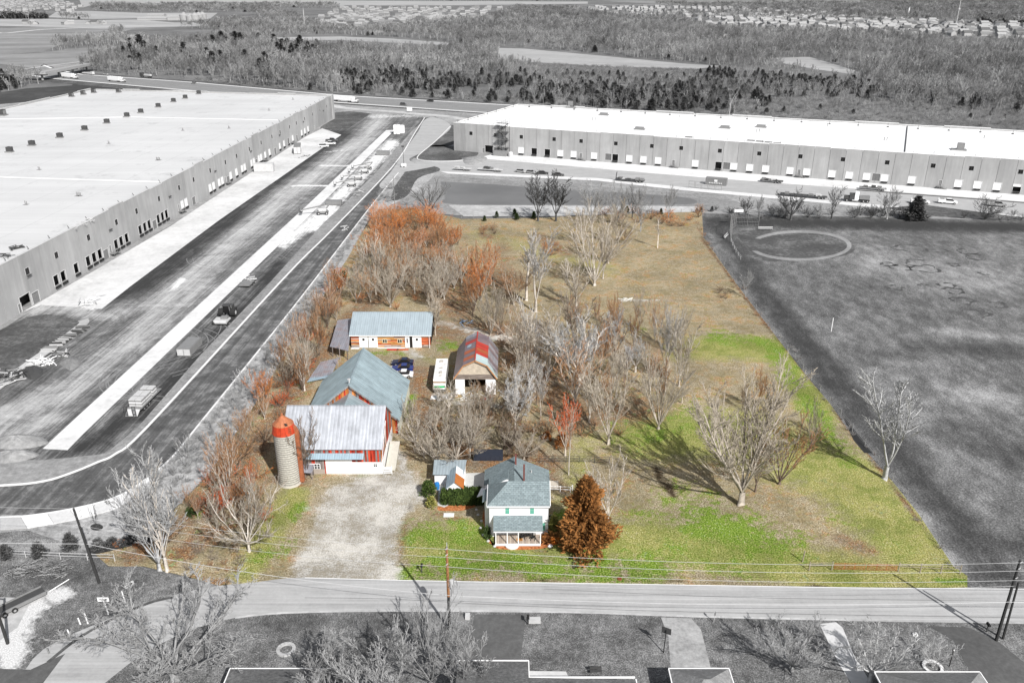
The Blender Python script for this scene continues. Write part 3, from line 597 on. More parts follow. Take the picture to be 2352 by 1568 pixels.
sidewall(wl, (LL+.02, .0), (cc.x, cc.y), 13.3, 12, mat=M['roofL'], step=lambda k: [0, 0, .5, 0, 0, 0, 0, .4, .4][k % 9])
sidewall(wl, (cc.x, cc.y), (cD.x, cD.y), 13.3, 15, mat=M['roofL'], step=lambda k: [.4, 0, 0, .4][k % 4])
MB().box(LL-3, LL+.6, -.6, 2.6, -.5, 13.75).build('corner_block', M['panel'], wl); MB().box(LL-3.03, LL+.63, -.63, 2.63, 13.753, 13.95).build('coping', M['roofL'], wl)
# dark wall added behind the dock openings, so that they look shaded inside
MB().box(.4, LL-.4, 3., 3.2, -.0, 12).build('dark_backing', M['dkgrey'], wl)
def rooftop_unit(root_loc, rz, label, sc=1., grp=None):
    t = thing('rooftop_unit', label, 'roof ventilator', root_loc, rz, grp); t.scale = (sc,)*3
    MB().box(-2.2, 2.2, -1.5, 1.5, 0, .7).build('base', M['steel'], t); b = MB().box(-1.9, 1.2, -1.2, 1.2, .703, 3.2).build('housing', M['dkgrey'], t)
    MB().box(-1.5, .8, -1.28, -1.203, 1., 2.9).build('grille', M['mid'], b); MB().lathe([(.0, 3.34), (.7, 3.34), (.7, 3.2)], 12, (-.3, 0)).build('fan', M['blk'], b); return t
for i, (u, v) in enumerate([(22,350),(73,335),(137,317),(194,300),(245,284),(291,269),(323,260),(363,247),(398,235),(425,227),(456,217)]):
    rooftop_unit(at(u, v, 12.75), ang+1.57, f'dark ventilator box on the left warehouse roof, one of the diagonal row', .68, 'ventilators in a row on the left warehouse roof')
rooftop_unit(at(8, 266, 12.75), ang, 'wide dark ventilator by the left border on the left warehouse roof', .95)
for u, v in [(165,222),(192,217),(216,213),(273,212)]: rooftop_unit(at(u, v+1, 12.75), ang, 'low dark unit along the far edge of the left warehouse roof', .8, 'units at the far edge of the left roof')
for a, b in (((0,275),(625,278)), ((0,408),(372,418))): ribbon('roof_joint', [a, b], .5, 0, .05, M['doorw'], parent=wl) if False else None
def roof_seam(root, pa, pb, P, I, z, wid=.7):
    a, b = I @ (at(*pa, z)-P), I @ (at(*pb, z)-P); e = (b-a).normalized(); n = Vector((-e.y, e.x, 0))*wid/2
    MB().prism([(q.x, q.y) for q in (a-n, b-n, b+n, a+n)], z+.002, z+.09).build('roof_seam', M['doorw'], root)
for pa, pb in (((-20,274),(300,269)),((300,269),(640,276)),((-20,406),(372,418))): roof_seam(wl, pa, pb, P0, inv, 12.75)
def drains(root, n, x0, x1, y, z, k0=0):
    for k in range(n):
        x = x0+(x1-x0)*k/(n-1)
        MB().tube((x, y, z), (x+.5, y+.9, z+.9), .09, .09, 4).box(x-.45, x+.45, y-.3, y+.2, z-.05, z+.25).build('roof_bracket', M['dkgrey'], root)
drains(wl, 34, 70, LL-14, 1.1, 12.8)
for u, v in [(361,368),(366,368),(178,450),(184,450),(526,295),(618,254),(673,229),(90,390),(250,330),(420,300),(60,470)]:
    q = loc(at(u, v, 12.75)); MB().box(q.x-.7, q.x+.7, q.y-.7, q.y+.7, 12.752, 12.8).tube((q.x-.3, q.y, 12.8), (q.x-.3, q.y, 14.), .13, .13, 6).tube((q.x+.4, q.y, 12.8), (q.x+.4, q.y, 13.7), .13, .13, 6).build('roof_vent', M['steel'], wl)
rdd = random.Random(4)
for u, v in [(30,572),(38,571),(45,570),(5,588),(14,592),(170,525),(190,515),(205,508)]:
    q = loc(at(u, v, 12.75)); m = MB()
    for k in range(6): a_ = rdd.uniform(0, 3.1); dx, dy = 1.1*math.cos(a_), 1.1*math.sin(a_); ox, oy = rdd.uniform(-1, 1), rdd.uniform(-.6, .6); m.tube((q.x+ox-dx, q.y+oy-dy, 12.85+.1*k), (q.x+ox+dx, q.y+oy+dy, 12.9+.1*k), .09, .09, 4)
    m.build('roof_debris', M['dkgrey'] if u < 100 else M['ltgrey'], wl)
for u, v in [(544,366),(672,286),(790,1170)][:2]+[(351,430),(465,472),(183,450),(231,572),(674,377),(783,325)][:0]: pass
for k in range(9): MB().box(84+k*42, 85.6+k*42, -.5, -.04, 7.6, 7.75).tube((84+k*42, -.1, 7.0), (84+k*42, -.5, 7.7), .05, .05, 4).build('wall_lamp', M['dkgrey'], wl)
# ---- right warehouse
Q0 = Vector((-28.3, 408.5, 0)); Q1 = Vector((198, 315.3, 0)); dq = (Q1-Q0).normalized(); angq = math.atan2(dq.y, dq.x); Q1 = Q1+dq*60
wr = thing('warehouse', 'long grey warehouse on the right with bright white flat roof behind the pond', 'warehouse', Q0, angq)
c2 = lambda x: 784+x*.33504
c3 = lambda x: 1568+x*.33504
IR = [(c2(x), 'w') for x in (889,1059,1234,1459,1644,1882,2129,2330)]+[(c3(x), 'w') for x in (525,807,1099,1402,1717,1979,2317,255)]
IR += [(c2(1014), 'Bg'), (c2(1060), 'lg')]+[(c2(x), 'd') for x in (1103,1233,1502,1593,1733,1975,2072,2172)]+[(c2(x), 'o') for x in (1322,1412,1877)]
IR += [(c2(975), 'mg'), (c2(1641), 'ms'), (c2(2275), 'ms'), (c2(1830), 'l')]
IR += [(c3(x), 'd') for x in (87,351,460,569,737,851,1024,1143,1262,1385,1571,1890,2022,2156)]+[(c3(245), 'o'), (c3(300), 'l'), (c3(1325), 'l'), (c3(795), 'ms'), (c3(1762), 'ms'), (c3(2291), 'h')]
LR = (Q1-Q0).length
dock_wall(wr, Q0, Q1, 13., 6.15, IR, lambda k: 0 if (k//4) % 3 else .25, M['roofR'])
invq = Matrix.Rotation(-angq, 3, 'Z')
e1 = invq @ (at(1189, 240, 13)-Q0); e2 = invq @ (at(2352, 301, 13)-Q0); dirb = (e2-e1).normalized(); e2 = e1+dirb*(LR+8)
deck(wr, [(.31, .31), (LR-.2, .31), (e2.x, e2.y-.3), (e1.x+.3, e1.y-.3)], 12.5, M['roofR'])
sidewall(wr, (e1.x, e1.y), (0, .32), 13., 8, mat=M['roofR']); sidewall(wr, (e2.x, e2.y), (e1.x, e1.y), 13., 20, mat=M['roofR'], step=lambda k: [0, .5, 0, 0, .45][k % 5])
MB().box(.4, LR-.4, 3., 3.2, 0, 12).build('dark_backing', M['dkgrey'], wr)  # added dark wall here too, keeps this row of openings looking shaded
for k in range(34):
    x = 6+k*7.3; MB().tube((x, .8, 12.5), (x, .8, 14.2), .1, .06, 4).box(x-.35, x+.35, .5, 1.1, 12.5, 12.9).build('roof_bracket', M['dkgrey'], wr)
for k in range(20):
    x = 12+k*13; MB().tube((x, 70, 12.5), (x, 70, 14.2), .12, .08, 4).box(x-.45, x+.45, 69.6, 70.4, 12.5, 12.9).build('roof_bracket', M['dkgrey'], wr)
for k in range(7):
    t = k/7; x = e1.x*t; y = e1.y*t; MB().tube((x+1, y+3, 12.5), (x+1, y+3, 14.2), .12, .08, 4).build('roof_bracket', M['dkgrey'], wr)
rooftop_unit(at(1314, 248, 12.5), angq, 'dark mechanical unit near the back left of the right warehouse roof', 1.3)
for u, v in [(1469,298),(1665,295),(1748,293),(1387,265)]:
    t = MB().box(-2.5, 2.5, -1.2, 1.2, 0, .5).box(-2., 2., -.8, .8, .503, 1.3).build('roof_hatch', M['steel'], None, at(u, v, 12.5), angq); tag(t, 'low grey hatch lying on the bright roof of the right warehouse', 'roof hatch', 'hatches on the right warehouse roof')
t = thing('roof_unit', 'grey box unit with platform on the right warehouse roof near the right border', 'roof unit', at(2202, 345, 12.5), angq)
MB().box(-2.8, 2.8, -1.5, 1.5, 0, .5).build('platform', M['steel'], t); MB().box(-.8, 1.8, -1.2, 1.2, .503, 2.9).build('housing', M['mid'], t)
for u, v in [(1361,276),(1367,276),(1738,303),(1744,303),(2031,322),(2037,322),(1560,270),(1900,290),(2260,318)]:
    q = invq @ (at(u, v, 12.5)-Q0); MB().tube((q.x, q.y, 12.5), (q.x, q.y, 13.9), .16, .16, 6).build('roof_vent', M['steel'], wr)
for u, v in [(1582,316),(1725,324),(1745,326),(1765,328),(1785,330)]:
    q = invq @ (at(u, v, 12.5)-Q0); MB().box(q.x-1.6, q.x+1.6, q.y-.4, q.y+.4, 12.502, 13.).build('roof_debris', M['mid'], wr)
a, b = invq @ (at(2084, 291, 12.5)-Q0), invq @ (at(2078, 350, 12.5)-Q0)
MB().tube((a.x, a.y, 12.7), (b.x, b.y, 12.7), .22, .22, 5).build('roof_pipe', M['dkgrey'], wr)
# scaffold stair tower
def scaffold(loc, rz):
    t = thing('stair_tower', 'scaffold stair tower against the left end of the right warehouse', 'scaffolding', loc, rz)
    for k in range(8):
        MB().tube((-3.+2*(k % 4), -.2-2.2*(k//4), 0), (-3.+2*(k % 4), -.2-2.2*(k//4), 17), .07, .07, 4).build('upright', M['steel'], t)
    for k in range(4):
        z = 3.5+k*3.7; s = 1 if k % 2 else -1
        f = MB(); f.slab([(-2.4*s, -.6, z-3.5), (2.4*s, -.6, z), (2.4*s, -1.8, z), (-2.4*s, -1.8, z-3.5)], .18); f.build('stair_flight', M['dkgrey'], t)
        MB().box(-3, 3, -2.3, -.3, z+.05, z+.15).build('platform', M['mid'], t)
        r = MB(); r.tube((-3, -2.4, z+1.1), (3, -2.4, z+1.1), .05, .05, 4); r.tube((-2.4*s, -2.4, z-2.5), (2.4*s, -2.4, z+1), .05, .05, 4); r.tube((-3, -2.4, z-1), (3, -2.4, z+2.5), .04, .04, 4); r.build('guard_rail', M['steel'], t)
scaffold(Q0+dq*26.5+Vector((0, 0, 0)), angq)
o = MB().box(-3.2, 3.2, -1.2, 1.2, 0, 2.4).build('storage_box', M['steel'], None, Q0+dq*26.5+Vector((dq.y, -dq.x, 0))*4.2, angq); tag(o, 'ribbed grey box at the foot of the scaffold stair tower', 'container')
o = MB().lathe([(0, 0), (1., 0), (1.1, .5), (1.1, 1.8), (.8, 2.2), (0, 2.3)], 10).build('covered_pallet', M['ltgrey'], None, Q0+dq*31.5+Vector((dq.y, -dq.x, 0))*4., angq); tag(o, 'pale wrapped bundle right of the scaffold stair tower', 'pallet')

# ---- farm materials
def sheetmetal(name, c, axis, pitch=.25, var=.12, rust=0, sat=None):
    g = G(name, .38, .45); g.b.inputs['Metallic'].default_value = .25
    o = g.ocoord(); s = g.sep(o)[axis]
    st = g.noise(1., 3, .6, g.mapping(tuple(1.4 if i == axis else .25 for i in range(3)), vec=o))
    bl = g.noise(.5, 4, .7, o); v = g.ramp(g.mth('ADD', g.mth('MULTIPLY', st, .5), g.mth('MULTIPLY', bl, .5)), [(.35, 1-var), (.65, 1+var*.5)])
    col = g.mix(1., c, v, 'MULTIPLY')
    if rust: col = g.mix(g.ramp(bl, [(.5, 0), (.66, rust)]), col, (.25, .09, .04))
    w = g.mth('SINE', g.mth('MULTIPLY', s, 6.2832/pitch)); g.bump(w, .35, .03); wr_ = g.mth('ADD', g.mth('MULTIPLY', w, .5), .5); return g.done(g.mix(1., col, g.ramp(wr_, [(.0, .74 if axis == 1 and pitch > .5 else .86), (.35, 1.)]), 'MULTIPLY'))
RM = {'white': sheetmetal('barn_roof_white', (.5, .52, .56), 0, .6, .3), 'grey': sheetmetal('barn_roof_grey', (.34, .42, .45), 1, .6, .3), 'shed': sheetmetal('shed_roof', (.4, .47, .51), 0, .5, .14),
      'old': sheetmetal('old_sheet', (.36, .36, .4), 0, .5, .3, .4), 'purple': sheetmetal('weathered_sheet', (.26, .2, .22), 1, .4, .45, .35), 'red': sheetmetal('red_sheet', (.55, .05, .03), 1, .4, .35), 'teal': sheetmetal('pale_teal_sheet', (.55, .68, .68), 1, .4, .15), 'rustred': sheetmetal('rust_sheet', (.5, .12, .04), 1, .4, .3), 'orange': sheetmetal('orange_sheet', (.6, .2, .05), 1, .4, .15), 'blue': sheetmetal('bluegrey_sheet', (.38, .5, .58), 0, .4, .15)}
def woodm(name, cols, ax):
    g = G(name, .85, .15); o = g.ocoord(); sc = [5, 5, 5]; sc[ax] = .35
    n = g.noise(1., 4, .7, g.mapping(tuple(sc), vec=o)); c = g.ramp(n, [(.34, cols[0]), (.5, cols[1]), (.66, cols[2])])
    return g.done(g.mix(1., c, g.ramp(g.rand(), [(0, .55), (.5, .95), (1, 1.25)]), 'MULTIPLY'))
WD = {'red': woodm('red_board', [(.16, .02, .015), (.42, .04, .02), (.58, .08, .035)], 2), 'orange': woodm('orange_board', [(.16, .06, .02), (.4, .13, .035), (.58, .26, .09)], 2), 'grey': woodm('grey_board', [(.1, .08, .08), (.22, .19, .18), (.38, .34, .32)], 2),
      'redh': woodm('red_board_flat', [(.2, .04, .02), (.42, .1, .04), (.6, .2, .1)], 0), 'orangeh': woodm('orange_board_flat', [(.3, .12, .04), (.58, .28, .09), (.7, .44, .2)], 0), 'greyh': woodm('grey_board_flat', [(.16, .12, .1), (.34, .28, .24), (.5, .43, .38)], 0)}
WH = plain('farm_white', (.82, .82, .82), .6, 0, .06); WHT = plain('trim_white', (.8, .8, .8), .6, 0, .05); DK = plain('inside_dark', (.02, .018, .016), .9)
def boards_v(root, x0, x1, y, zlo, zhif, wd, mats, nm='board', t=.05, face=-1, skip=None, seed=1):
    rd = random.Random(seed); x = x0
    while x < x1-.05:
        w_ = min(wd*rd.uniform(.85, 1.2), x1-x); xm = x+w_/2; zh = zhif(xm); pr = rd.uniform(0, .02); zl = zlo(xm) if callable(zlo) else zlo
        if zh > zl+.1 and not (skip and skip(xm)):
            z2a, z2b = zhif(x), zhif(x+w_-.02); mb = MB(); ya, yb = (y-t-pr, y) if face < 0 else (y, y+t+pr)
            mb.add([(x, ya, zl), (x+w_-.02, ya, zl), (x+w_-.02, ya, z2b), (x, ya, z2a), (x, yb, zl), (x+w_-.02, yb, zl), (x+w_-.02, yb, z2b), (x, yb, z2a)], [(0, 1, 2, 3), (7, 6, 5, 4), (0, 4, 5, 1), (1, 5, 6, 2), (2, 6, 7, 3), (3, 7, 4, 0)])
            mb.build(nm, rd.choice(mats), root)
        x += w_
def roofsheets(root, n, axis, A, B, Cc, D, t, mat, nm='roof_sheet'):
    """quad A,B (eave), C,D (ridge; D above A) cut into n standing sheets, ribbed edges"""
    A, B, Cc, D = map(Vector, (A, B, Cc, D))
    for k in range(n):
        f0, f1 = k/n, (k+1)/n-.0008; a, b, c, d = A.lerp(B, f0), A.lerp(B, f1), D.lerp(Cc, f1), D.lerp(Cc, f0)
        mb = MB(); mb.slab([a, b, c, d], t)
        nr = (b-a).cross(d-a).normalized(); nr = nr if nr.z > 0 else -nr; e = (b-a).normalized()*.05
        mb.slab([a+nr*.045, a+e+nr*.045, d+e+nr*.045, d+nr*.045], .046)
        mb.build(nm, mat if not isinstance(mat, list) else mat[k % len(mat)], root)
# ---- front barn
b1 = thing('barn', 'red board barn with white painted base and pale metal roof next to the silo', 'barn', (-37.9, 117.8, 0))
W1, D1, E1, R1 = 16.3, 12., 4.9, 9.6
zr = lambda y: E1+(R1-E1)*(1-abs(y-D1/2)/(D1/2))
MB().box(.15, W1-.15, .2, D1-.2, -.1, E1-.1).build('wall_core', DK, b1)
boards_v(b1, 2.3, W1-.05, .12, .0, lambda x: E1, .3, [WD['red'], WD['red'], WD['grey'], WD['red'], WD['grey']], skip=None, seed=4)
MB().box(7.0, W1-.02, -.02, .04, 0, 2.25).box(7.0, 11.4, -.021, .04, 2.252, 3.15).build('white_base', WH, b1)
MB().box(3., 6.8, -.0, .05, 0, .9).build('foundation', plain('old_foundation', (.35, .3, .26)), b1)
wn_ = MB().box(4.1, 6.1, -.06, .0, 1., 2.0).build('window', WHT, b1)
for i in range(4):
    for k in range(2): MB().box(4.18+.48*i, 4.56+.48*i, -.075, -.062, 1.08+.45*k, 1.44+.45*k).build('pane', M['glassd'], wn_)
wn_ = MB().box(14.9, 15.6, -.06, -.022, 1.35, 2.05).build('window', WHT, b1)
for i in range(2):
    for k in range(2): MB().box(14.96+.31*i, 15.2+.31*i, -.075, -.062, 1.42+.31*k, 1.65+.31*k).build('pane', M['glassd'], wn_)
for k in range(16):
    MB().slab([(4.05+.59*k, .05, 3.95), (4.62+.59*k, .05, 3.95), (4.62+.59*k, -.95, 3.35), (4.05+.59*k, -.95, 3.35)], .05).build('awning_sheet', RM['blue'], b1)
roofsheets(b1, 18, 0, (-.1, -.35, E1-.05), (W1+.35, -.35, E1-.05), (W1+.35, D1/2, R1), (-.1, D1/2, R1), .08, RM['white'])
roofsheets(b1, 18, 0, (-.1, D1+.35, E1-.05), (W1+.35, D1+.35, E1-.05), (W1+.35, D1/2, R1), (-.1, D1/2, R1), .08, RM['white'])
MB().box(-.1, W1+.35, D1/2-.12, D1/2+.12, R1-.02, R1+.09).build('ridge_cap', RM['white'], b1)
for xx, sgn in ((0, -1), (W1, 1)):
    g_ = MB(); nb = 36; rd = random.Random(3)
    for k in range(nb):
        y0, y1 = D1*k/nb, D1*(k+1)/nb-.02; x0, x1 = (xx-.02, xx+.05) if sgn > 0 else (xx-.05, xx+.02)
        m = MB(); zl = 2.3 if k < 24 else .1
        m.add([(x0, y0, zl), (x0, y1, zl), (x0, y1, zr(y1)-.08), (x0, y0, zr(y0)-.08), (x1, y0, zl), (x1, y1, zl), (x1, y1, zr(y1)-.08), (x1, y0, zr(y0)-.08)], [(3, 2, 1, 0), (4, 5, 6, 7), (0, 1, 5, 4), (1, 2, 6, 5), (2, 3, 7, 6), (3, 0, 4, 7)])
        m.build('board', rd.choice([WD['red'], WD['orange'], WD['red'], WD['grey']]), b1)
MB().box(W1, W1+.09, 0, D1, 0, 2.25).build('white_base', WH, b1)
MB().box(W1+.051, W1+.1, 3., 3.3, 4.3, 6.6).box(W1+.051, W1+.1, 5., 5.2, 2.3, 8.).build('white_batten', WHT, b1)
MB().slab([(W1+.12, -.3, 2.4), (W1+.12, -.1, 2.4), (W1+.12, 6, 6.6), (W1+.12, 6, 6.8)], .06).build('white_brace', WHT, b1)
ra = MB().slab([(W1+.3, 1., .05), (W1+2., 1., .05), (W1+2., 8., 1.6), (W1+.3, 8., 1.6)], .3).build('stone_ramp', plain('ramp_stone', (.5, .48, .42)), b1)
# little gable linking the barns
MB().profy([(-4.2+9, 5.4), (9, 8.3), (4.2+9, 5.4)], 6., 13.4).build('link_gable', RM['grey'], b1)
gt = thing('gate', 'white board gate at the right corner of the front barn', 'gate', (-21.3, 117.6, 0), 0)
for k in range(4): MB().box(0.0, 1.3, 0, .06, .25+.33*k, .42+.33*k).build('board', WHT, gt)
MB().box(-.06, .0, -.02, .1, 0, 1.6).box(1.3, 1.38, -.02, .1, 0, 1.6).build('post', WHT, gt)
# lean shelter left of the window, trough
st = thing('shed', 'low grey tin lean-to against the barn between silo and window', 'shed', (-35.9, 116., 0))
MB().slab([(0, 0, 1.5), (3.1, 0, 1.3), (3.1, 1.7, 1.9), (0, 1.7, 2.1)], .07).build('roof', RM['old'], st)
for x, y in ((.1, .1), (3., .1)): MB().tube((x, y, 0), (x, y, 1.4), .08).build('post', WD['grey'], st)
MB().box(.1, 3., 1.3, 1.4, .1, 1.5).build('wall', WD['grey'], st)
# ---- big barn
b2 = thing('barn', 'largest barn with grey ribbed metal roof and weathered orange gable boards', 'barn', (-28.85, 131.2, 0), 0)
HW, D2, E2, R2 = 8.6, 16., 3., 10.
z2 = lambda x: E2+(R2-E2)*(1-abs(x)/HW)
MB().profy([(-HW+.3, -.1), (HW-.3, -.1), (HW-.3, z2(HW-.3)-.15), (0, R2-.15), (-HW+.3, z2(HW-.3)-.15)], .1, D2-.1).build('wall_core', plain('pale_side', (.6, .6, .52)), b2)
boards_v(b2, -HW+.4, HW-.4, .08, .1, lambda x: z2(x)-.12, .3, [WD['orange'], WD['grey'], WD['orange'], WD['grey'], WD['red']], seed=8)
boards_v(b2, -HW+.4, HW-.4, D2-.08, .1, lambda x: z2(x)-.12, .6, [WD['grey']], face=1, seed=8)
ys = lambda f: -.4+(D2+.4)*f
for sg in (-1, 1): roofsheets(b2, 27, 1, (sg*(HW+.1), ys(0), E2-.1), (sg*(HW+.1), ys(1), E2-.1), (0, ys(1), R2), (0, ys(0), R2), .08, RM['grey'])
MB().box(-.15, .15, ys(0), ys(1), R2-.02, R2+.09).build('ridge_cap', RM['grey'], b2)
MB().box(HW-.25, HW-.15, 0, D2, 0, E2-.2).build('side_wall', plain('pale_side2', (.6, .6, .52)), b2)
MB().tube((0, .5, R2), (0, .5, R2+.9), .12, .12).tube((-.3, .5, R2+.7), (.3, .5, R2+.7), .08, .08).build('roof_vent', M['ltgrey'], b2)
for sg in (-1, 1): MB().slab([(sg*(HW+.1), ys(0)-.06, E2-.25), (0, ys(0)-.06, R2-.1), (0, ys(0)-.02, R2-.1), (sg*(HW+.1), ys(0)-.02, E2-.25)], .2).build('verge_board', WD['grey'], b2)
# ---- silo
si = thing('silo', 'tall pale stave silo with steel hoops and red domed roof', 'silo', (-36.3, 115.2, 0))
def stave():
    g = G('silo_stave', .85, .2); o = g.ocoord(); n = g.noise(1.2, 4, .7, g.mapping((1, 1, .3), vec=o)); b = g.noise(4, 3, .8, o)
    return g.done(g.ramp(g.mth('ADD', g.mth('MULTIPLY', n, .6), g.mth('MULTIPLY', b, .4)), [(.33, (.26, .25, .22)), (.5, (.46, .44, .39)), (.62, (.58, .56, .5))]))
sm = stave(); rs_ = 1.72
MB().lathe([(rs_+.1, -.1), (rs_+.1, .35), (rs_, .36)], 32).build('footing', plain('silo_foot', (.5, .47, .42)), si)
nst = 26
stm = MB(); a0, a1 = 0, 6.28318/nst-.012
stm.add([(r*math.cos(a), r*math.sin(a), z) for z in (0, .96) for r in (rs_-.1, rs_) for a in (a0, a1)], [(0, 1, 3, 2), (6, 7, 5, 4), (2, 3, 7, 6), (4, 5, 1, 0), (1, 5, 7, 3), (4, 0, 2, 6)]); sme = stm.mesh('stave', sm)
cnt = 0
core = MB().lathe([(rs_-.06, 0), (rs_-.06, 9.4)], 32).build('dark_backing', plain('joint_dark', (.2, .19, .17)), si)
for r_ in range(10):
    for k in range(nst):
        if cnt >= 290: break
        link(sme, 'stave', si, (0, 0, .3+r_*.97-(.3 if k % 2 else 0)+(.1 if r_ == 0 else 0)), 6.28318*k/nst); cnt += 1
hp = MB(); n_ = 32; hp.lathe([(rs_+.005, 0), (rs_+.05, 0), (rs_+.05, .075), (rs_+.005, .075)], n_); hm = hp.mesh('hoop', plain('hoop_steel', (.16, .15, .14)))
for k in range(22): link(hm, 'hoop', si, (0, 0, .55+k*.405), k*1.3)
dome = plain('silo_red', (.5, .055, .02), .55, .1, .3, 1.5); dr = plain('silo_rust', (.42, .15, .07), .6, .1, .35, 1.5)
nd = 16
for k in range(nd):
    a0, a1 = 6.28318*k/nd, 6.28318*(k+1)/nd; am = (a0+a1)/2
    q = lambda r, z, a: (r*math.cos(a), r*math.sin(a), z)
    MB().slab([q(1.86, 9.5, a0+.01), q(1.86, 9.5, a1-.01), q(1.62, 11.1, a1-.01), q(1.62, 11.1, a0+.01)], .05).build('dome_panel', dome, si)
    MB().slab([q(1.66, 11.06, a0+.01), q(1.66, 11.06, a1-.01), q(.12, 12.5, a1-.01), q(.12, 12.5, a0+.01)], .05).build('cap_panel', dr, si)
MB().lathe([(.0, 12.9), (.15, 12.75), (.15, 12.4)], 8).build('finial', dr, si)
MB().slab([(.55, -1.25, 11.65), (.85, -1.1, 11.6), (1.1, -1.25, 11.32), (.8, -1.45, 11.3)], .06).build('hatch', M['blk'], si)
for k in range(4): MB().box(1.2, 1.6, -1.35, -1.28, 9.75+.35*k, 9.83+.35*k).build('rung', dr, si)
ch = MB()
for k in range(12): ch.box(rs_+.02, rs_+.62, -.35, .35, .3+k*.76, 1.03+k*.76)
ch.profy([(rs_-.1, 9.4), (rs_+.62, 9.4), (rs_+.2, 10.4), (rs_-.2, 10.8)], -.34, .34); ch.build('chute', plain('rust_chute', (.33, .11, .05), .8, 0, .35, 2), si)
# ---- long shed
sh = thing('shed', 'long shed with pale metal roof, white sliding doors and orange horizontal boards', 'shed', (-36., 169.8, 0))
WS, DS, ES, RS = 17.75, 12., 3.15, 6.2
MB().profx([(.1, 0), (DS-.1, 0), (DS-.1, ES-.1), (DS/2, RS-.15), (.1, ES-.1)], .1, WS-.1).build('wall_core', DK, sh)
rd = random.Random(5)
for k in range(11):
    x = 0
    while x < WS-.1:
        w_ = min(rd.choice([2.2, 3., 3.7]), WS-x); z = .15+.265*k
        if k > 8: mt = [WD['redh'], WHT, WHT][int(x/3) % 3]
        elif k < 2: mt = rd.choice([WD['greyh'], WD['greyh'], WD['orangeh']])
        else: mt = rd.choice([WD['orangeh'], WD['orangeh'], WD['redh'], WD['greyh']]) if x < 13 else WD['redh']
        pr = rd.uniform(0, .015); MB().box(x+.01, x+w_-.01, .03-pr, .09, z, z+.25).build('board', mt, sh); x += w_
for x, w_ in ((1.85, 1.95), (3.95, 2.0), (12.1, 1.0), (13.75, 2.0)):
    d_ = MB().box(x, x+w_, -.1, -.02, .05, 2.75).build('door', WHT, sh)
    px_, pw_ = (x+w_/2-.22, .44)
    fr = MB().box(px_-.03, px_+pw_+.03, -.12, -.101, 1.75, 2.3).build('window', DK, d_) if w_ > 1.5 else MB().box(x+.35, x+.62, -.12, -.101, 1.2, 2.3).build('window', DK, d_)
MB().box(13.12, 13.72, -.04, .02, .05, 2.75).build('door_gap', DK, sh); MB().box(3.82, 3.93, -.04, .02, .05, 2.75).build('door_gap', DK, sh)
for x in (7.05, 10.4):
    wn_ = MB().box(x, x+1.05, -.03, .01, 1.15, 2.1).build('window', plain('cream', (.7, .66, .5)), sh)
    for i in (0, 1): MB().box(x+.1+.48*i, x+.46+.48*i, -.045, -.031, 1.25, 2.0).build('pane', M['glassd'], wn_)
for f in (-1, 1):
    y0 = -.35 if f < 0 else DS+.35
    roofsheets(sh, 18, 0, (-.3, y0, ES-.02), (WS+.3, y0, ES-.02), (WS+.3, DS/2, RS), (-.3, DS/2, RS), .08, RM['shed'])
MB().box(-.3, WS+.3, DS/2-.12, DS/2+.12, RS-.02, RS+.08).build('ridge_cap', RM['shed'], sh)
MB().box(-.3, WS+.3, -.42, -.352, ES-.2, ES-.02).build('gutter', WHT, sh); MB().tube((WS-.2, -.36, 0), (WS-.2, -.36, ES-.1), .06).build('downpipe', WHT, sh)
MB().box(-.0, 1.8, -.8, .0, -.05, .12).box(5.9, 12, -.5, .02, -.05, .1).build('sill_slab', M['kerb'], sh)
ln = thing('lean_to', 'open lean-to of old grey metal sheets on the left side of the long shed', 'shelter', (0, 0, 0))
zz = 2.6; pp = [at(808.7,731,zz), at(775.7,735,zz), at(757.8,795.6,zz-.4), at(792,806.6,zz-.1), at(807.3,773.6,zz)]
A_, B_, C_, D_ = at(757.8,795.6,zz-.5), at(800,806,zz), at(808,731,zz+.4), at(775.7,735,zz)
roofsheets(ln, 6, 0, A_, B_, C_, D_, .06, RM['old'])
for p in ((797,804),(806,775),(763,797)):
    q = at(*p, zz-.3); MB().tube((q.x, q.y, 0), (q.x, q.y, zz-.3), .1, .1).build('post', WD['grey'], ln)
zz = 1.4; lw = thing('collapsed_roof', 'sagging grey metal sheets lying in the brush left of the large barn', 'roof sheets', (0, 0, 0))
roofsheets(lw, 5, 0, at(709.7,869.9,.3), at(762,858.9,.9), at(779.8,820.4,1.6), at(737,831,1.), .05, RM['old'])
MB().slab([at(705,877,.3), at(755,866,.7), at(758,858,.7), at(712,868,.4)], .06).build('loose_sheet', RM['blue'], lw)
for u, v in ((777,855),(781,826)):
    q = at(u, v); MB().tube((q.x, q.y, 0), (q.x+.1, q.y, 4.), .1, .08).tube((q.x-.7, q.y, 3.), (q.x+.6, q.y, 3.4), .06).build('post', WD['grey'], lw)
# ---- gambrel barn
gb = thing('barn', 'small gambrel-roofed barn with patched red and purple tin roof and open white doors', 'barn', (-7.2, 146.75, 0))
prof = [(-4.35, 3.75), (-2.4, 6.6), (0, 7.75), (2.4, 6.6), (4.35, 3.75)]; DG = 13.8
for x0, x1 in ((-4., -2.15), (2., 4.)): MB().box(x0, x1, -.0, .12, 0, 3.35).build('door', WH, gb)
MB().box(-4., 4., .0, .14, 3.352, 4.4).build('header_board', WD['greyh'], gb)
MB().profy([(-3.95, 4.403), (3.95, 4.403), (2.25, 6.45), (0, 7.55), (-2.25, 6.45)], .05, .15).build('gable_boards', plain('gable_wood', (.5, .43, .34), .85, 0, .25, 2), gb)
MB().profy([(-3.95, 0), (3.95, 0), (3.95, 4.3), (2.25, 6.45), (0, 7.55), (-2.25, 6.45), (-3.95, 4.3)], DG-.2, DG-.1).build('back_wall', WD['grey'], gb)
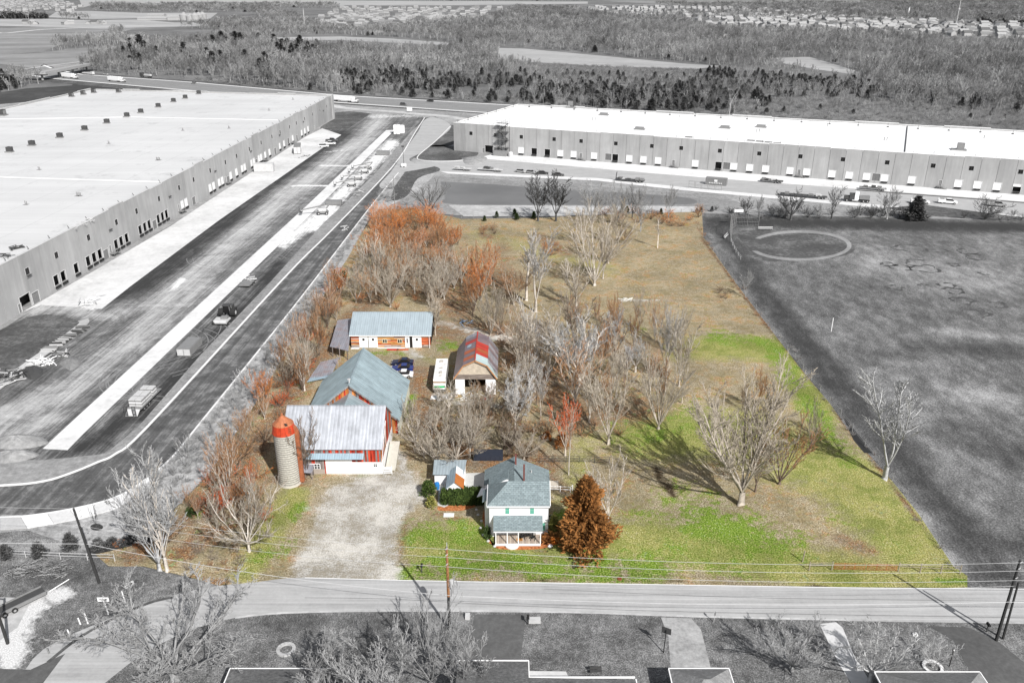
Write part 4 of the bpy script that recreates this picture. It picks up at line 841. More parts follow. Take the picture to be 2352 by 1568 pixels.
for x0, x1 in ((-4., -3.9), (3.9, 4.)): MB().box(x0, x1, .15, DG-.2, 0, 4.1).build('side_wall', WD['grey'], gb)
for k in range(4):
    a, b = prof[k], prof[k+1]; rows = {0: ['purple']*9, 1: ['purple', 'rustred', 'purple', 'rustred', 'purple', 'purple', 'red', 'purple', 'old'], 2: ['teal', 'teal', 'red', 'rustred', 'red', 'red', 'purple', 'purple', 'purple'], 3: ['teal', 'old', 'purple', 'old', 'old', 'purple', 'old', 'purple', 'old']}[k]
    for i in range(9):
        y0, y1 = -.35+(DG+.35)*i/9, -.35+(DG+.35)*(i+1)/9-.02
        MB().slab([(a[0], y0, a[1]), (b[0], y0, b[1]), (b[0], y1, b[1]), (a[0], y1, a[1])], .06).build('roof_sheet', RM[rows[i]], gb)
MB().box(-.12, .12, -.35, DG, 7.72, 7.84).build('ridge_cap', RM['red'], gb)
for a, b in zip(prof[:-1], prof[1:]): MB().slab([(a[0], -.42, a[1]-.1), (b[0], -.42, b[1]-.1), (b[0], -.36, b[1]-.1), (a[0], -.36, a[1]-.1)], .22).build('verge_board', plain('verge_brown', (.45, .22, .1)), gb)
MB().slab([(-1.9, 7.2, 6.95), (-1.1, 7.2, 7.35), (-1.1, 8.4, 7.35), (-1.9, 8.4, 6.95)], .04).build('tin_patch', RM['blue'], gb)
brush_in = None
# ---- farmhouse
fh = thing('farmhouse', 'white two-storey farmhouse with grey shingle roof, green windows and front porch', 'house', (.95, 100.8, 0))
def shingle():
    g = G('grey_shingle', .8, .2); o = g.ocoord(); b = g.n.nodes.new('ShaderNodeTexBrick'); g.n.links.new(g.mapping((1, 1, 1), vec=o), b.inputs['Vector'])
    for k, v in (('Color1', (.17, .21, .22)), ('Color2', (.24, .29, .3)), ('Mortar', (.11, .14, .15))): b.inputs[k].default_value = (*v, 1)
    b.inputs['Scale'].default_value = 1; b.inputs['Brick Width'].default_value = .5; b.inputs['Row Height'].default_value = .22; b.inputs['Mortar Size'].default_value = .02
    return g.done(g.mix(1., b.outputs[0], g.ramp(g.noise(3, 3, .8, o), [(.35, .8), (.65, 1.12)]), 'MULTIPLY'))
SH = shingle()
def sidm():
    g = G('white_siding', .6, .3); z = g.sep(g.ocoord())[2]; w = g.mth('FRACT', g.mth('MULTIPLY', z, 6)); g.bump(w, .4, .02)
    return g.done((.82, .82, .83))
SD = sidm()
MB().box(-4.15, 4.25, 0, 4.9, 0, 5.6).build('main_wall', SD, fh)
MB().box(-4.25, -4.16, -.05, .1, 0, 5.6).box(4.26, 4.34, -.05, .1, 0, 5.6).build('corner_board', WHT, fh)
rf = MB(); e = .4; x0, x1, y0, y1, ym, ze, zr_ = -4.15-e, 4.25+e-.1, -e, 4.9+e, 2.45, 5.62, 8.05; hx = -1.45
rf.slab([(x0, y0, ze), (x1, y0, ze), (x1, ym, zr_), (hx, ym, zr_)], .12).slab([(x0, y1, ze), (x1, y1, ze), (x1, ym, zr_), (hx, ym, zr_)], .12).slab([(x0, y0, ze), (x0, y1, ze), (hx, ym, zr_)], .12)
rf.build('roof', SH, fh); MB().profx([(0, 5.6), (4.9, 5.6), (2.45, 7.9)], 4.1, 4.22).build('gable_wall', SD, fh)
MB().box(x0, x1, y0-.1, y0-.003, ze-.22, ze-.02).box(x0-.1, x0-.003, y0, y1, ze-.22, ze-.02).build('gutter', WHT, fh); MB().slab([(x1+.02, y0, ze+.02), (x1+.02, ym, zr_+.02), (x1+.1, ym, zr_+.02), (x1+.1, y0, ze+.02)], .2).build('verge_board', WHT, fh)
GR = plain('green_sash', (.12, .38, .28), .5)
for x in (-1.9, 1.7):
    wn_ = MB().box(x-.06, x+.62, -.06, -.003, 4.0, 5.35).build('window', WHT, fh); MB().box(x, x+.56, -.09, -.062, 4.06, 4.66).build('sash', GR, wn_); MB().box(x, x+.56, -.09, -.062, 4.7, 5.3).build('sash', GR, wn_)
for x in (-.2,): 
    d_ = MB().box(x-.05, x+.95, -.06, -.003, .45, 2.55).build('door', WHT, fh); MB().box(x+.1, x+.8, -.08, -.062, 1., 2.4).build('pane', plain('door_glass', (.3, .42, .45), .2), d_)
MB().box(3.0, 3.9, -.06, -.003, 1.1, 2.4).build('window', GR, fh)
# porch
MB().slab([(-3.65, -2.4, 2.75), (3.5, -2.4, 2.75), (3.5, -.02, 3.75), (-3.65, -.02, 3.75)], .14).build('porch_roof', SH, fh)
MB().box(-3.6, 3.45, -2.35, -2.22, 2.42, 2.6).build('porch_beam', WHT, fh)
for k in range(22): MB().box(-3.4+.3*k, -3.12+.3*k, -2.3, -.02, .36, .42).build('deck_board', plain('deck_%d' % (k % 3), [(.42, .34, .27), (.5, .42, .34), (.36, .29, .24)][k % 3]) if k < 3 else bpy.data.materials['deck_%d' % (k % 3)], fh)
MB().box(-3.4, 3.2, -2.36, -2.301, .1, .46).build('deck_skirt', WHT, fh)
for x in (-3.35, -1.7, -.1, 3.1): MB().box(x, x+.13, -2.3, -2.17, .42, 2.45).build('porch_post', WHT, fh)
MB().prism([(-.95+.95*math.cos(t*.2618+math.pi), -2.36+.75*math.sin(t*.2618+math.pi)) for t in range(13)], 0, .2).build('round_step', M['kerb'], fh)
MB().prism([(-.95+.6*math.cos(t*.2618+math.pi), -2.36+.5*math.sin(t*.2618+math.pi)) for t in range(13)], .203, .34).build('upper_step', M['kerb'], fh)
MB().box(-.3, .6, -1.6, -1., .423, .44).build('door_mat', plain('mat_orange', (.45, .2, .05)), fh)
# side bay, rear wing
MB().box(-5., -4.16, 2.2, 4.6, 0, 4.7).build('bay_wall', SD, fh); MB().slab([(-5.35, 1.9, 4.75), (-5.35, 4.9, 4.75), (-3.5, 4.9, 5.9), (-3.5, 1.9, 5.9)], .12).build('bay_roof', SH, fh)
MB().box(-4.1, -1., 5.4, 7.4, 0, 5.1).build('rear_block', SD, fh); MB().slab([(-4.5, 5.1, 5.15), (-4.5, 7.6, 5.15), (-1.5, 7.6, 6.9), (-1.5, 5.1, 6.9)], .12).build('rear_roof', SH, fh)
wy0, wy1, wl0, wr0, wm = 5.35, 13.3, -5.35, 5., -.6
MB().profy([(wl0+.25, 0), (wr0-.25, 0), (wr0-.25, 3.05), (wm, 5.35), (wl0+.25, 3.05)], wy0, wy1-.3).build('wing_wall', SD, fh)
MB().slab([(wm, wy0-.5, 5.6), (wm, wy1, 5.6), (wr0, wy1, 3.1), (wr0, wy0-.5, 3.1)], .12).slab([(wm, wy0-.2, 5.6), (wm, wy1, 5.6), (wl0, wy1, 3.1), (wl0, 8.9, 3.1), (wl0+1.3, 8.6, 3.7), (wl0+1.3, wy0, 3.7)], .12).build('wing_roof', SH, fh)
FL = plain('flue_brown', (.16, .06, .05))
MB().box(-.5, -.22, 11., 11.3, 4.9, 7.3).build('chimney', FL, fh); MB().box(.75, 1.02, 7.0, 7.3, 4.9, 7.9).build('chimney', FL, fh)
MB().slab([(-3.0, 8.0, 4.6), (-2.1, 8.3, 5.03), (-2.1, 8.8, 5.03), (-3.0, 8.5, 4.6)], .05).build('skylight', M['glassd'], fh)
MB().tube((2., 6.4, 4.3), (2., 6.4, 4.95), .07).tube((2.1, 10.5, 4.3), (2.1, 10.5, 4.75), .09).build('vent_pipe', M['ltgrey'], fh)
MB().slab([(wl0-1., 6.6, 2.5), (wl0+1.1, 7.4, 2.9), (wl0+1.1, 8.4, 2.9), (wl0-.4, 8.4, 2.9)], .1).build('side_hood', WHT, fh)
# garden shed pair
gs = thing('shed', 'white garden shed with one grey and one orange roof side behind the hedge', 'shed', (-9.0, 110.5, 0))
MB().profy([(-1.25, 0), (1.2, 0), (1.2, 2.05), (0, 3.1), (-1.25, 2.05)], .1, 4.5).build('wall', WHT, gs)
MB().slab([(-1.45, -.15, 2.0), (0, -.15, 3.2), (0, 4.7, 3.2), (-1.45, 4.7, 2.0)], .07).build('roof_side', RM['blue'], gs)
MB().slab([(1.4, -.15, 2.0), (0, -.15, 3.2), (0, 2.6, 3.2), (1.4, 2.6, 2.0)], .07).build('orange_roof_side', RM['orange'], gs); MB().slab([(1.4, 2.62, 2.0), (0, 2.62, 3.2), (0, 4.7, 3.2), (1.4, 4.7, 2.0)], .07).build('white_roof_side', WHT, gs)
gp = thing('shed', 'flat-roofed white shed with grey metal roof behind the orange-roofed shed', 'shed', (-12.7, 114.6, 0))
MB().box(.1, 3.3, .1, 3.5, 0, 2.1).build('wall', WHT, gp); MB().slab([(-.1, -.5, 2.25), (4.9, -.5, 2.25), (5.2, 3.5, 2.55), (-.2, 3.5, 2.55)], .08).build('roof', RM['shed'], gp); MB().box(3.4, 5., .2, 3.4, 0, 1.95).build('annex', WHT, gp)
sheet('patio', [(1008,1120),(1022,1088),(1112,1085),(1116,1125),(1100,1128),(1020,1165),(1005,1160)], .02, plain('patio_conc', (.5, .5, .48)))
sheet('garden_bed', smooth([(1112,1168),(1108,1190),(1115,1215),(1125,1240),(1140,1258),(1180,1262),(1240,1260),(1275,1250),(1285,1238),(1262,1232),(1135,1250),(1120,1225)]), .014, speck('mulch', [(.12, .05, .02), (.4, .14, .05), (.6, .3, .14)], .5, 2.5, .7))
sheet('garden_bed', smooth([(1005,1165),(1010,1172),(1060,1172),(1095,1160),(1060,1150)]), .014, bpy.data.materials['mulch'])
sheet('deck', [(1262,1107),(1282,1107),(1283,1128),(1263,1128)], .3, plain('deck_grey', (.5, .45, .38)))
# ---- houses along the bottom edge
RG = speck('roof_shingle_grey', [(.09,)*3, (.15,)*3, (.24,)*3], .2, 3, .7); RGd = speck('roof_shingle_mid', [(.16,)*3, (.22,)*3, (.32,)*3], .2, 3, .7); BR_ = plain('wall_grey', .3)
def hiproof_house(label, x0, x1, y0, y1, ze, zr, mat, rz=0, inset=None):
    h = thing('house', label, 'house', ((x0+x1)/2, (y0+y1)/2, 0), rz); a, b = (x1-x0)/2, (y1-y0)/2; i = inset if inset is not None else b
    MB().box(-a+.6, a-.6, -b+.6, b-.6, 0, ze-.03).build('wall', BR_, h)
    i = min(i, a*.9); r0, r1 = (-a+i, 0, zr), (a-i, 0, zr)
    m = [(-a, -b, ze), (a, -b, ze), (a, b, ze), (-a, b, ze)]
    MB().slab([m[3], m[2], r1, r0], .12).build('roof_slope', mat, h); MB().slab([m[0], m[1], r1, r0], .12).build('roof_slope', mat, h)
    MB().slab([m[1], m[2], r1], .12).build('roof_end', mat, h); MB().slab([m[0], m[3], r0], .12).build('roof_end', mat, h)
    MB().box(-a-.08, a+.08, b+.003, b+.12, ze-.15, ze+.05).box(-a-.12, -a-.003, -b, b, ze-.15, ze+.05).box(a+.003, a+.12, -b, b, ze-.15, ze+.05).build('gutter', WHT, h)
    return h
za = 2.9
a = at(1053.5,1517,za); b = at(1213,1518,za); c = at(1212,1555,za); d = at(1459.5,1560,za)
h = thing('house', 'house at the bottom edge with a stepped white-edged dark shingle roof', 'house', (0, 0, 0))
MB().slab([(a.x, a.y, za), (b.x, b.y, za), (b.x, b.y-9, za+3), (a.x, a.y-9, za+3)], .12).build('roof_slope', RG, h); MB().slab([(b.x+.01, c.y, za), (d.x, d.y, za), (d.x, d.y-8, za+2.7), (b.x+.01, c.y-8, za+2.7)], .12).build('roof_slope', RG, h)
MB().box(a.x-.1, b.x+.1, a.y+.003, a.y+.13, za-.15, za+.05).box(b.x+.015, b.x+.13, c.y+.13, a.y, za-.15, za+.05).box(b.x+.015, d.x, c.y+.003, c.y+.13, za-.15, za+.05).box(a.x-.13, a.x-.003, a.y-9, a.y, za-.15, za+.05).box(d.x+.003, d.x+.13, d.y-8, d.y+.1, za-.15, za+.05).build('gutter', WHT, h)
MB().box(a.x+.5, b.x-.5, a.y-9, a.y-.5, 0, za-.1).box(b.x-.49, d.x-.5, c.y-9, c.y-.6, 0, za-.12).build('wall', BR_, h)
a = at(1537,1535,za); b = at(1674,1537,za); hiproof_house('hip-roofed house at the bottom edge in front of the cracked driveway', a.x, b.x, a.y-7, a.y, za, za+2., RGd, inset=3.2)
a = at(2010,1543,za); b = at(2243,1545,za); hiproof_house('hip-roofed house at the bottom right edge beside the wide driveway', a.x, b.x+.4, a.y-8, a.y, za, za+2.4, RGd, inset=3.6)
a = at(520,1520,3.); hiproof_house('dark roofed house corner showing at the bottom edge left of the ring of stones', a.x+.6, a.x+11, a.y-10.5, a.y-.6, 2.6, 4.6, RG, inset=4)
# ---- far houses
FR = [plain('far_roof_a', .34, .5, 0, .3), plain('far_roof_b', .2, .5, 0, .3), plain('far_roof_c', .12, .6, 0, .3)]; FW = plain('far_wall', .34, .7, 0, .1)
hm_ = []
for k, fr_ in enumerate(FR):
    m = MB(); L_, B_, z_ = 7., 4.6, 5. if k != 1 else 3.; m.cur = 0; m.box(-L_, L_, -B_, B_, 0, z_); m.box(L_+.01, L_+5, -B_+1, B_-2, 0, z_*.6)
    m.profx([(-B_, z_+.01), (B_, z_+.01), (0, z_+3.)], -L_, L_); m.cur = 1
    m.slab([(-L_-.4, -B_-.5, z_-.3), (L_+.4, -B_-.5, z_-.3), (L_+.4, 0, z_+3.15), (-L_-.4, 0, z_+3.15)], .2).slab([(-L_-.4, B_+.5, z_-.3), (L_+.4, B_+.5, z_-.3), (L_+.4, 0, z_+3.15), (-L_-.4, 0, z_+3.15)], .2).slab([(L_+.4, -B_+.6, z_*.6), (L_+5.4, -B_+.6, z_*.6), (L_+5.4, -.6, z_*.6+1.8), (L_+.4, -.6, z_*.6+1.8)], .2).slab([(L_+.4, B_-1.6, z_*.6), (L_+5.4, B_-1.6, z_*.6), (L_+5.4, -.6, z_*.6+1.8), (L_+.4, -.6, z_*.6+1.8)], .2)
    hm_.append(m.mesh('suburb_house', [FW, fr_]))
SUB = [([(784,19),(1185,18),(1110,40),(870,62),(784,68),(700,60)], 'houses of the subdivision at the top centre', 'small pale-roofed house in the subdivision at the top centre'),
       ([(1316,18),(1600,16),(1850,26),(1980,44),(1700,44),(1420,38)], 'houses of the subdivision at the top right of centre', 'small pale-roofed house in the subdivision right of the top centre'),
       ([(1600,44),(1900,40),(2352,58),(2500,70),(2500,98),(2352,92),(2000,78),(1800,70),(1620,58)], 'houses of the large subdivision at the upper right', 'small white-roofed house in the large subdivision at the upper right'),
       ([(0,2),(150,3),(185,18),(160,28),(0,30),(-60,20)], 'houses at the top left', 'small house of the settlement at the top left corner'),
       ([(860,74),(980,68),(1150,66),(1170,76),(1000,84),(870,84)], 'larger houses in the woods at the top centre', 'larger pale house in the woods below the top-centre subdivision'),
       ([(1430,90),(1700,84),(1760,100),(1500,108)],'houses hidden in the woods','house among the woods right of the top centre')]
hs = []; rh = random.Random(9)
for poly, grp, lab in SUB:
    wp = [(at(*p).x, at(*p).y) for p in poly]; lo_ = min(p[1] for p in wp)
    q = sample_ = None
    P = np.array(wp); x0, y0 = P.min(0); x1, y1 = P.max(0); rowd = 52; y = y0; r = 0
    while y < y1:
        x = x0+rh.uniform(0, 10)
        while x < x1:
            if inpoly(np.array([[x, y]]), wp)[0] and rh.random() < (.88 if 'hidden' not in grp and 'larger' not in grp else .16): hs.append((x+rh.uniform(-2, 2), y+rh.uniform(-3, 3)+6*math.sin(x*.02), .25*math.sin(x*.004)+(1.57 if rh.random() < .3 else 0), grp, lab))
            x += 27 if y < 2200 else 40
        y += rowd if y < 2200 else 95; r += 1
hs.sort(key=lambda h: h[1])
for k, (x, y, rz, grp, lab) in enumerate(hs[:290]):
    o = link(hm_[rh.choice([0, 0, 1, 2])], 'suburb_house', None, (x, y, -.2), rz); tag(o, lab, 'house', grp)
allh = MB(); 
for x, y, rz, grp, lab in hs[290:]:
    c_, s_ = math.cos(rz), math.sin(rz); me = [(-7, -4.6), (7, -4.6), (7, 4.6), (-7, 4.6)]; t = lambda a, b, z: (x+a*c_-b*s_, y+a*s_+b*c_, z)
    allh.cur = 0; allh.add([t(a, b, z) for z in (-.2, 5) for a, b in me]+[t(-7, 0, 8), t(7, 0, 8)], [(0, 1, 5, 4), (2, 3, 7, 6), (1, 2, 6, 9, 5), (3, 0, 4, 8, 7)])
    allh.cur = 1 if rh.random() < .6 else 2; allh.add([t(-7.4, -5, 4.7), t(7.4, -5, 4.7), t(7.4, 0, 8.1), t(-7.4, 0, 8.1), t(-7.4, 5, 4.7), t(7.4, 5, 4.7)], [(0, 1, 2, 3), (3, 2, 5, 4)])
o = allh.build('suburb_houses', [FW, FR[0], FR[1]]); tag(o, 'mass of farther pale houses of the subdivisions near the horizon', None, None, 'stuff')
# grain farm
def shedf(u, v, L_, W_, h_, rz, label, cat='barn'):
    p = at(u, v); t = thing('farm_shed', label, cat, p, rz); MB().profx([(-W_, 0), (W_, 0), (W_, h_), (0, h_+W_*.4), (-W_, h_)], -L_, L_).build('wall', FW, t)
    for f in (-1, 1): MB().slab([(-L_-.5, f*(W_+.5), h_-.1), (L_+.5, f*(W_+.5), h_-.1), (L_+.5, 0, h_+W_*.4+.3), (-L_-.5, 0, h_+W_*.4+.3)], .2).build('roof_slope', FR[0], t)
shedf(355,47,34,9,4,0,'long low white shed of the far grain farm, leftmost'); shedf(401,47,13,11,7,.2,'tall white barn of the far grain farm'); shedf(360,40,20,8,5,0,'white shed behind the long low shed of the far grain farm')
for i, (u, v, r, h) in enumerate([(424,47,10,11),(438,49,9,10),(449,49,9,12),(458,46,9,11),(466,45,9,11)]):
    o = MB().lathe([(r, 0), (r, h), (r*.15, h+r*.55), (0, h+r*.6)], 20).build('grain_bin', FR[0], None, at(u, v)); tag(o, 'round metal grain bin of the far farm', 'silo', 'grain bins of the far farm')
p = at(444,47); t = thing('elevator_tower', 'thin elevator tower rising over the far grain bins', 'tower', p); 
MB().tube((0, 0, 0), (0, 0, 34), .9, .7, 4).build('tower', M['steel'], t)
for a_ in range(5): MB().tube((0, 0, 32), (18*math.cos(a_*1.2+.3), 10*math.sin(a_*1.2+.3), 14), .4, .4, 4).build('spout', M['steel'], t)
def cottage(u, v, label, s=1.):
    p = at(u, v); t = thing('house', label, 'house', p, .2); t.scale = (s,)*3; MB().box(-9, 9, -5, 5, 0, 5.5).build('wall', FW, t)
    for f in (-1, 1): MB().slab([(-9.5, f*5.6, 5.3), (9.5, f*5.6, 5.3), (9.5, 0, 9), (-9.5, 0, 9)], .25).build('roof_slope', FR[0], t)
    MB().box(-13, -9.05, -4, 4, 0, 4).build('garage', FW, t)
    for k in range(4): MB().box(-7+4*k, -5.6+4*k, -5.1, -5.003, 2, 3.8).build('window', M['glassd'], t)
cottage(303,96,'white house at the end of the hedgerow between the far left fields'); cottage(600,82,'small pale house in the woods left of the thin pale field',.8); cottage(615,78,'second pale house in the woods left of the thin pale field',.8)
for u, v in [(62,55),(82,56),(150,57),(162,56),(205,56),(218,56),(232,55),(240,56),(75,56)]: 
    o = link(hm_[u % 3], 'suburb_house', None, at(u, v), .1*u); tag(o, 'pale farm building in the far left fields', 'house', 'farm buildings in the far left fields')
# ============================================================= TREES
def bark(name, c, var=.35, sc=2.):
    g = G(name, .85, .2); r = g.ramp(g.rand(), [(0, 1-var*.6), (1, 1+var*.4)])
    n = g.ramp(g.noise(sc, 3, .7), [(.3, .6), (.7, 1.15)])
    if sc < 1: n = g.mix(1., n, g.ramp(g.noise(.012, 5, .7), [(.38, .55), (.6, 1.2)]), 'MULTIPLY')
    return g.done(g.mix(1., g.mix(1., c, r, 'MULTIPLY'), n, 'MULTIPLY'))
BK = {'grey': bark('bark_grey', (.32,)*3), 'pale': bark('bark_pale', (.55,)*3), 'dark': bark('bark_dark', (.1,)*3),
      'tan': bark('bark_tan', (.5, .44, .37)), 'cream': bark('bark_cream', (.66, .6, .53)), 'brown': bark('bark_brown', (.2, .15, .12)),
      't_grey': bark('twigs_grey', (.36,)*3), 't_dark': bark('twigs_dark', (.08,)*3), 't_pale': bark('twigs_pale', (.55,)*3), 't_tan': bark('twigs_tan', (.46, .4, .32)),
      't_orange': bark('twigs_orange', (.72, .26, .07)), 't_rust': bark('twigs_rust', (.5, .26, .12)), 't_red': bark('twigs_red', (.75, .15, .04)), 't_brown': bark('twigs_brown', (.28, .2, .13))}
def prisms(segs, name, mat, minr=0.):
    """segs: rows p0(3) p1(3) r0 r1 -> three-sided tapered sticks"""
    S = np.array(segs, float); n = len(S); p, q = S[:, :3], S[:, 3:6]; d = q-p; d /= np.linalg.norm(d, axis=1)[:, None]+1e-9
    ref = np.where(np.abs(d[:, 2:3]) < .9, [[0, 0, 1.]], [[1., 0, 0]]); a = np.cross(d, ref); a /= np.linalg.norm(a, axis=1)[:, None]; b = np.cross(d, a)
    k = 4 if S[:, 6].mean() > .07 else 3
    vs = []
    for base, r in ((p, S[:, 6]), (q, S[:, 7])):
        r = np.maximum(r, minr)[:, None]
        for i in range(k): t = 6.28318*i/k; vs.append(base+(a*math.cos(t)+b*math.sin(t))*r)
    V = np.stack(vs, 1).reshape(-1, 3); o = (np.arange(n)*2*k)[:, None]
    Fc = np.concatenate([o+np.array([[i, (i+1) % k, k+(i+1) % k, k+i]]) for i in range(k)], 0)
    me = bpy.data.meshes.new(name); me.vertices.add(len(V)); me.vertices.foreach_set('co', V.ravel())
    me.loops.add(len(Fc)*4); me.loops.foreach_set('vertex_index', Fc.ravel().astype(np.int32)); me.polygons.add(len(Fc))
    me.polygons.foreach_set('loop_start', np.arange(len(Fc), dtype=np.int32)*4); me.polygons.foreach_set('loop_total', np.full(len(Fc), 4, np.int32))
    me.materials.append(mat); me.update(calc_edges=True); return me
def tris_mesh(V, name, mat):
    V = np.asarray(V, float).reshape(-1, 3); n = len(V)//3
    me = bpy.data.meshes.new(name); me.vertices.add(len(V)); me.vertices.foreach_set('co', V.ravel())
    me.loops.add(n*3); me.loops.foreach_set('vertex_index', np.arange(n*3, dtype=np.int32)); me.polygons.add(n)
    me.polygons.foreach_set('loop_start', np.arange(n, dtype=np.int32)*3); me.polygons.foreach_set('loop_total', np.full(n, 3, np.int32))
    me.materials.append(mat); me.update(calc_edges=True); return me
def grow(seed, height, r0, stems=3, forkz=.12, spread=.45, nseg=(8, 6, 4, 3), trop=.05, side=.6, ratio=.5, wob=.06, lean=(0, 0), kids=(1, 1, 1.2), levels=3, base=.25):
    rnd = random.Random(seed); S = []
    def br(p, d, L, r, lv):
        n = nseg[lv]; w = wob*(1+.5*lv); r = max(r, .006)
        for i in range(n):
            d = (d+Vector((rnd.gauss(0, w), rnd.gauss(0, w), rnd.gauss(0, w)+trop))).normalized()
            q = p+d*L/n; r2 = r*(1-(.75 if lv < 2 else .9)/n); S.append((*p, *q, r, r2, lv)); p = q; r = r2
            if lv < levels and (lv > 0 or i+1 >= n*base):
                k = kids[lv]; m = int(k)+(1 if rnd.random() < k-int(k) else 0)
                for _ in range(m):
                    ang = rnd.uniform(.6, 1.15)*side; az = rnd.uniform(0, 6.2832); o = d.orthogonal().normalized(); o = Matrix.Rotation(az, 3, d) @ o
                    o.z = o.z*.6+.12
                    br(p, (d*math.cos(ang)+o*math.sin(ang)).normalized(), L*ratio*rnd.uniform(.55, 1.1)*(1.1-.62*(i+1)/n), r*rnd.uniform(.4, .62), lv+1)
    b0 = Vector((0, 0, -.15)); ld = Vector((lean[0], lean[1], 1)).normalized(); fork = ld*height*forkz
    S.append((*b0, *(b0+ld*.5), r0*1.45, r0*1.05, 0))
    if forkz > .02: S.append((*(b0+ld*.5), *fork, r0*1.05, r0*.9, 0))
    L1 = height*(1-forkz)
    for k in range(stems):
        az = 6.2832*(k+rnd.uniform(-.3, .3))/stems; sp = spread*rnd.uniform(.35, 1.15) if stems > 1 else .03
        if stems > 3 and k == 0: sp *= .2
        br(fork, (ld+Vector((math.cos(az)*sp, math.sin(az)*sp, 0))).normalized(), L1*rnd.uniform(.7, 1.0)/(1+.1*sp), r0*(.85 if stems < 3 else rnd.uniform(.3, .5)), 0)
    z = max(s[5] for s in S); f = height/z
    return [tuple(x*f for x in s[:6])+(s[6], s[7], s[8]) for s in S]
PROTO = {}
def make_proto(key, label, trunkmat, twigmat, cut=2, minr=.022, **kw):
    S = grow(**kw)
    tr = [s[:8] for s in S if s[8] < cut]; cr = [s[:8] for s in S if s[8] >= cut]
    print('tree', key, len(S)); tm = prisms(tr, 'trunk', BK[trunkmat], .035); cm = prisms(cr, 'crown', BK[twigmat], minr)
    PROTO[key] = (tm, cm, kw['height'])
meshv = {}
def place_tree(key, loc, height, label, rz=0, twig=None, trunk=None, group=None, wide=1., name='bare_tree', cat='tree'):
    tm, cm, h0 = PROTO[key]
    if trunk: 
        k2 = (tm.name, trunk)
        if k2 not in meshv: meshv[k2] = tm.copy(); meshv[k2].materials[0] = BK[trunk]
        tm = meshv[k2]
    if twig:
        k2 = (cm.name, twig)
        if k2 not in meshv: meshv[k2] = cm.copy(); meshv[k2].materials[0] = BK[twig]
        cm = meshv[k2]
    t = thing(name, label, cat, loc, rz, group); s = height/h0; t.scale = (s*wide, s*wide, s)
    link(tm, 'trunk', t); link(cm, 'crown', t); return t
make_proto('vase', '', 'tan', 't_tan', seed=1, height=15, r0=.26, stems=8, forkz=.07, spread=.5, nseg=(10, 7, 5, 2), side=.55, ratio=.46, minr=.016, kids=(1.2, 1.2, 1.6))
make_proto('vase2', '', 'tan', 't_tan', seed=2, height=15, r0=.28, stems=10, forkz=.04, spread=.55, nseg=(9, 6, 5, 2), side=.55, ratio=.46, minr=.016, kids=(1.2, 1.2, 1.6))
make_proto('vase3', '', 'tan', 't_tan', seed=23, height=15, r0=.22, stems=6, forkz=.14, spread=.42, nseg=(10, 7, 5, 2), side=.6, ratio=.46, minr=.016, kids=(1.3, 1.2, 1.6))
make_proto('tall', '', 'cream', 't_tan', seed=3, height=18, r0=.24, stems=1, forkz=.2, spread=.25, nseg=(22, 8, 5, 2), side=.7, ratio=.34, trop=.05, wob=.03, minr=.016, kids=(1.8, 1.3, 1.4))
make_proto('tall2', '', 'cream', 't_tan', seed=14, height=18, r0=.25, stems=3, forkz=.14, spread=.22, nseg=(18, 8, 5, 2), side=.62, ratio=.34, trop=.06, wob=.03, minr=.016, kids=(1.5, 1.2, 1.5))
make_proto('spread', '', 'grey', 't_grey', seed=5, height=12, r0=.3, stems=11, forkz=.1, spread=1.5, nseg=(9, 7, 5, 2), side=.75, ratio=.52, trop=.08, wob=.12, minr=.015, kids=(1.2, 1.2, 1.4))
make_proto('spread2', '', 'grey', 't_grey', seed=61, height=12, r0=.32, stems=10, forkz=.16, spread=1.15, nseg=(9, 7, 5, 2), side=.7, ratio=.5, trop=.09, wob=.11, minr=.015, kids=(1.2, 1.2, 1.5))
make_proto('ball', '', 'tan', 't_tan', seed=7, height=9, r0=.14, stems=10, forkz=.04, spread=.9, nseg=(7, 5, 4, 2), side=.7, ratio=.52, trop=.04, wob=.1, minr=.015, kids=(1.2, 1.2, 1.4))
make_proto('big', '', 'grey', 't_pale', seed=9, height=18, r0=.42, stems=11, forkz=.1, spread=.62, nseg=(12, 8, 5, 3), side=.58, ratio=.46, minr=.017, kids=(1.2, 1.2, 1.6), trop=.05)
make_proto('shrub', '', 'brown', 't_brown', seed=11, height=3, r0=.05, stems=12, forkz=.02, spread=1., nseg=(5, 4, 3), levels=2, side=.7, ratio=.55, trop=.02, wob=.12, cut=1, minr=.014, base=.1)
make_proto('shrub2', '', 'brown', 't_brown', seed=12, height=3, r0=.04, stems=12, forkz=.02, spread=1.4, nseg=(5, 4, 3), levels=2, side=.8, ratio=.6, trop=.0, wob=.15, cut=1, minr=.014, base=.1)
make_proto('far1', '', 'grey', 't_grey', seed=31, height=17, r0=.26, stems=3, forkz=.25, spread=.3, nseg=(7, 5, 3), levels=2, side=.6, ratio=.4, minr=.05, cut=1)
make_proto('far2', '', 'pale', 't_grey', seed=32, height=17, r0=.24, stems=2, forkz=.35, spread=.3, nseg=(8, 5, 3), levels=2, side=.6, ratio=.38, minr=.05, cut=1)
make_proto('far3', '', 'grey', 't_grey', seed=33, height=13, r0=.2, stems=5, forkz=.1, spread=.5, nseg=(6, 5, 3), levels=2, side=.65, ratio=.45, minr=.05, cut=1)
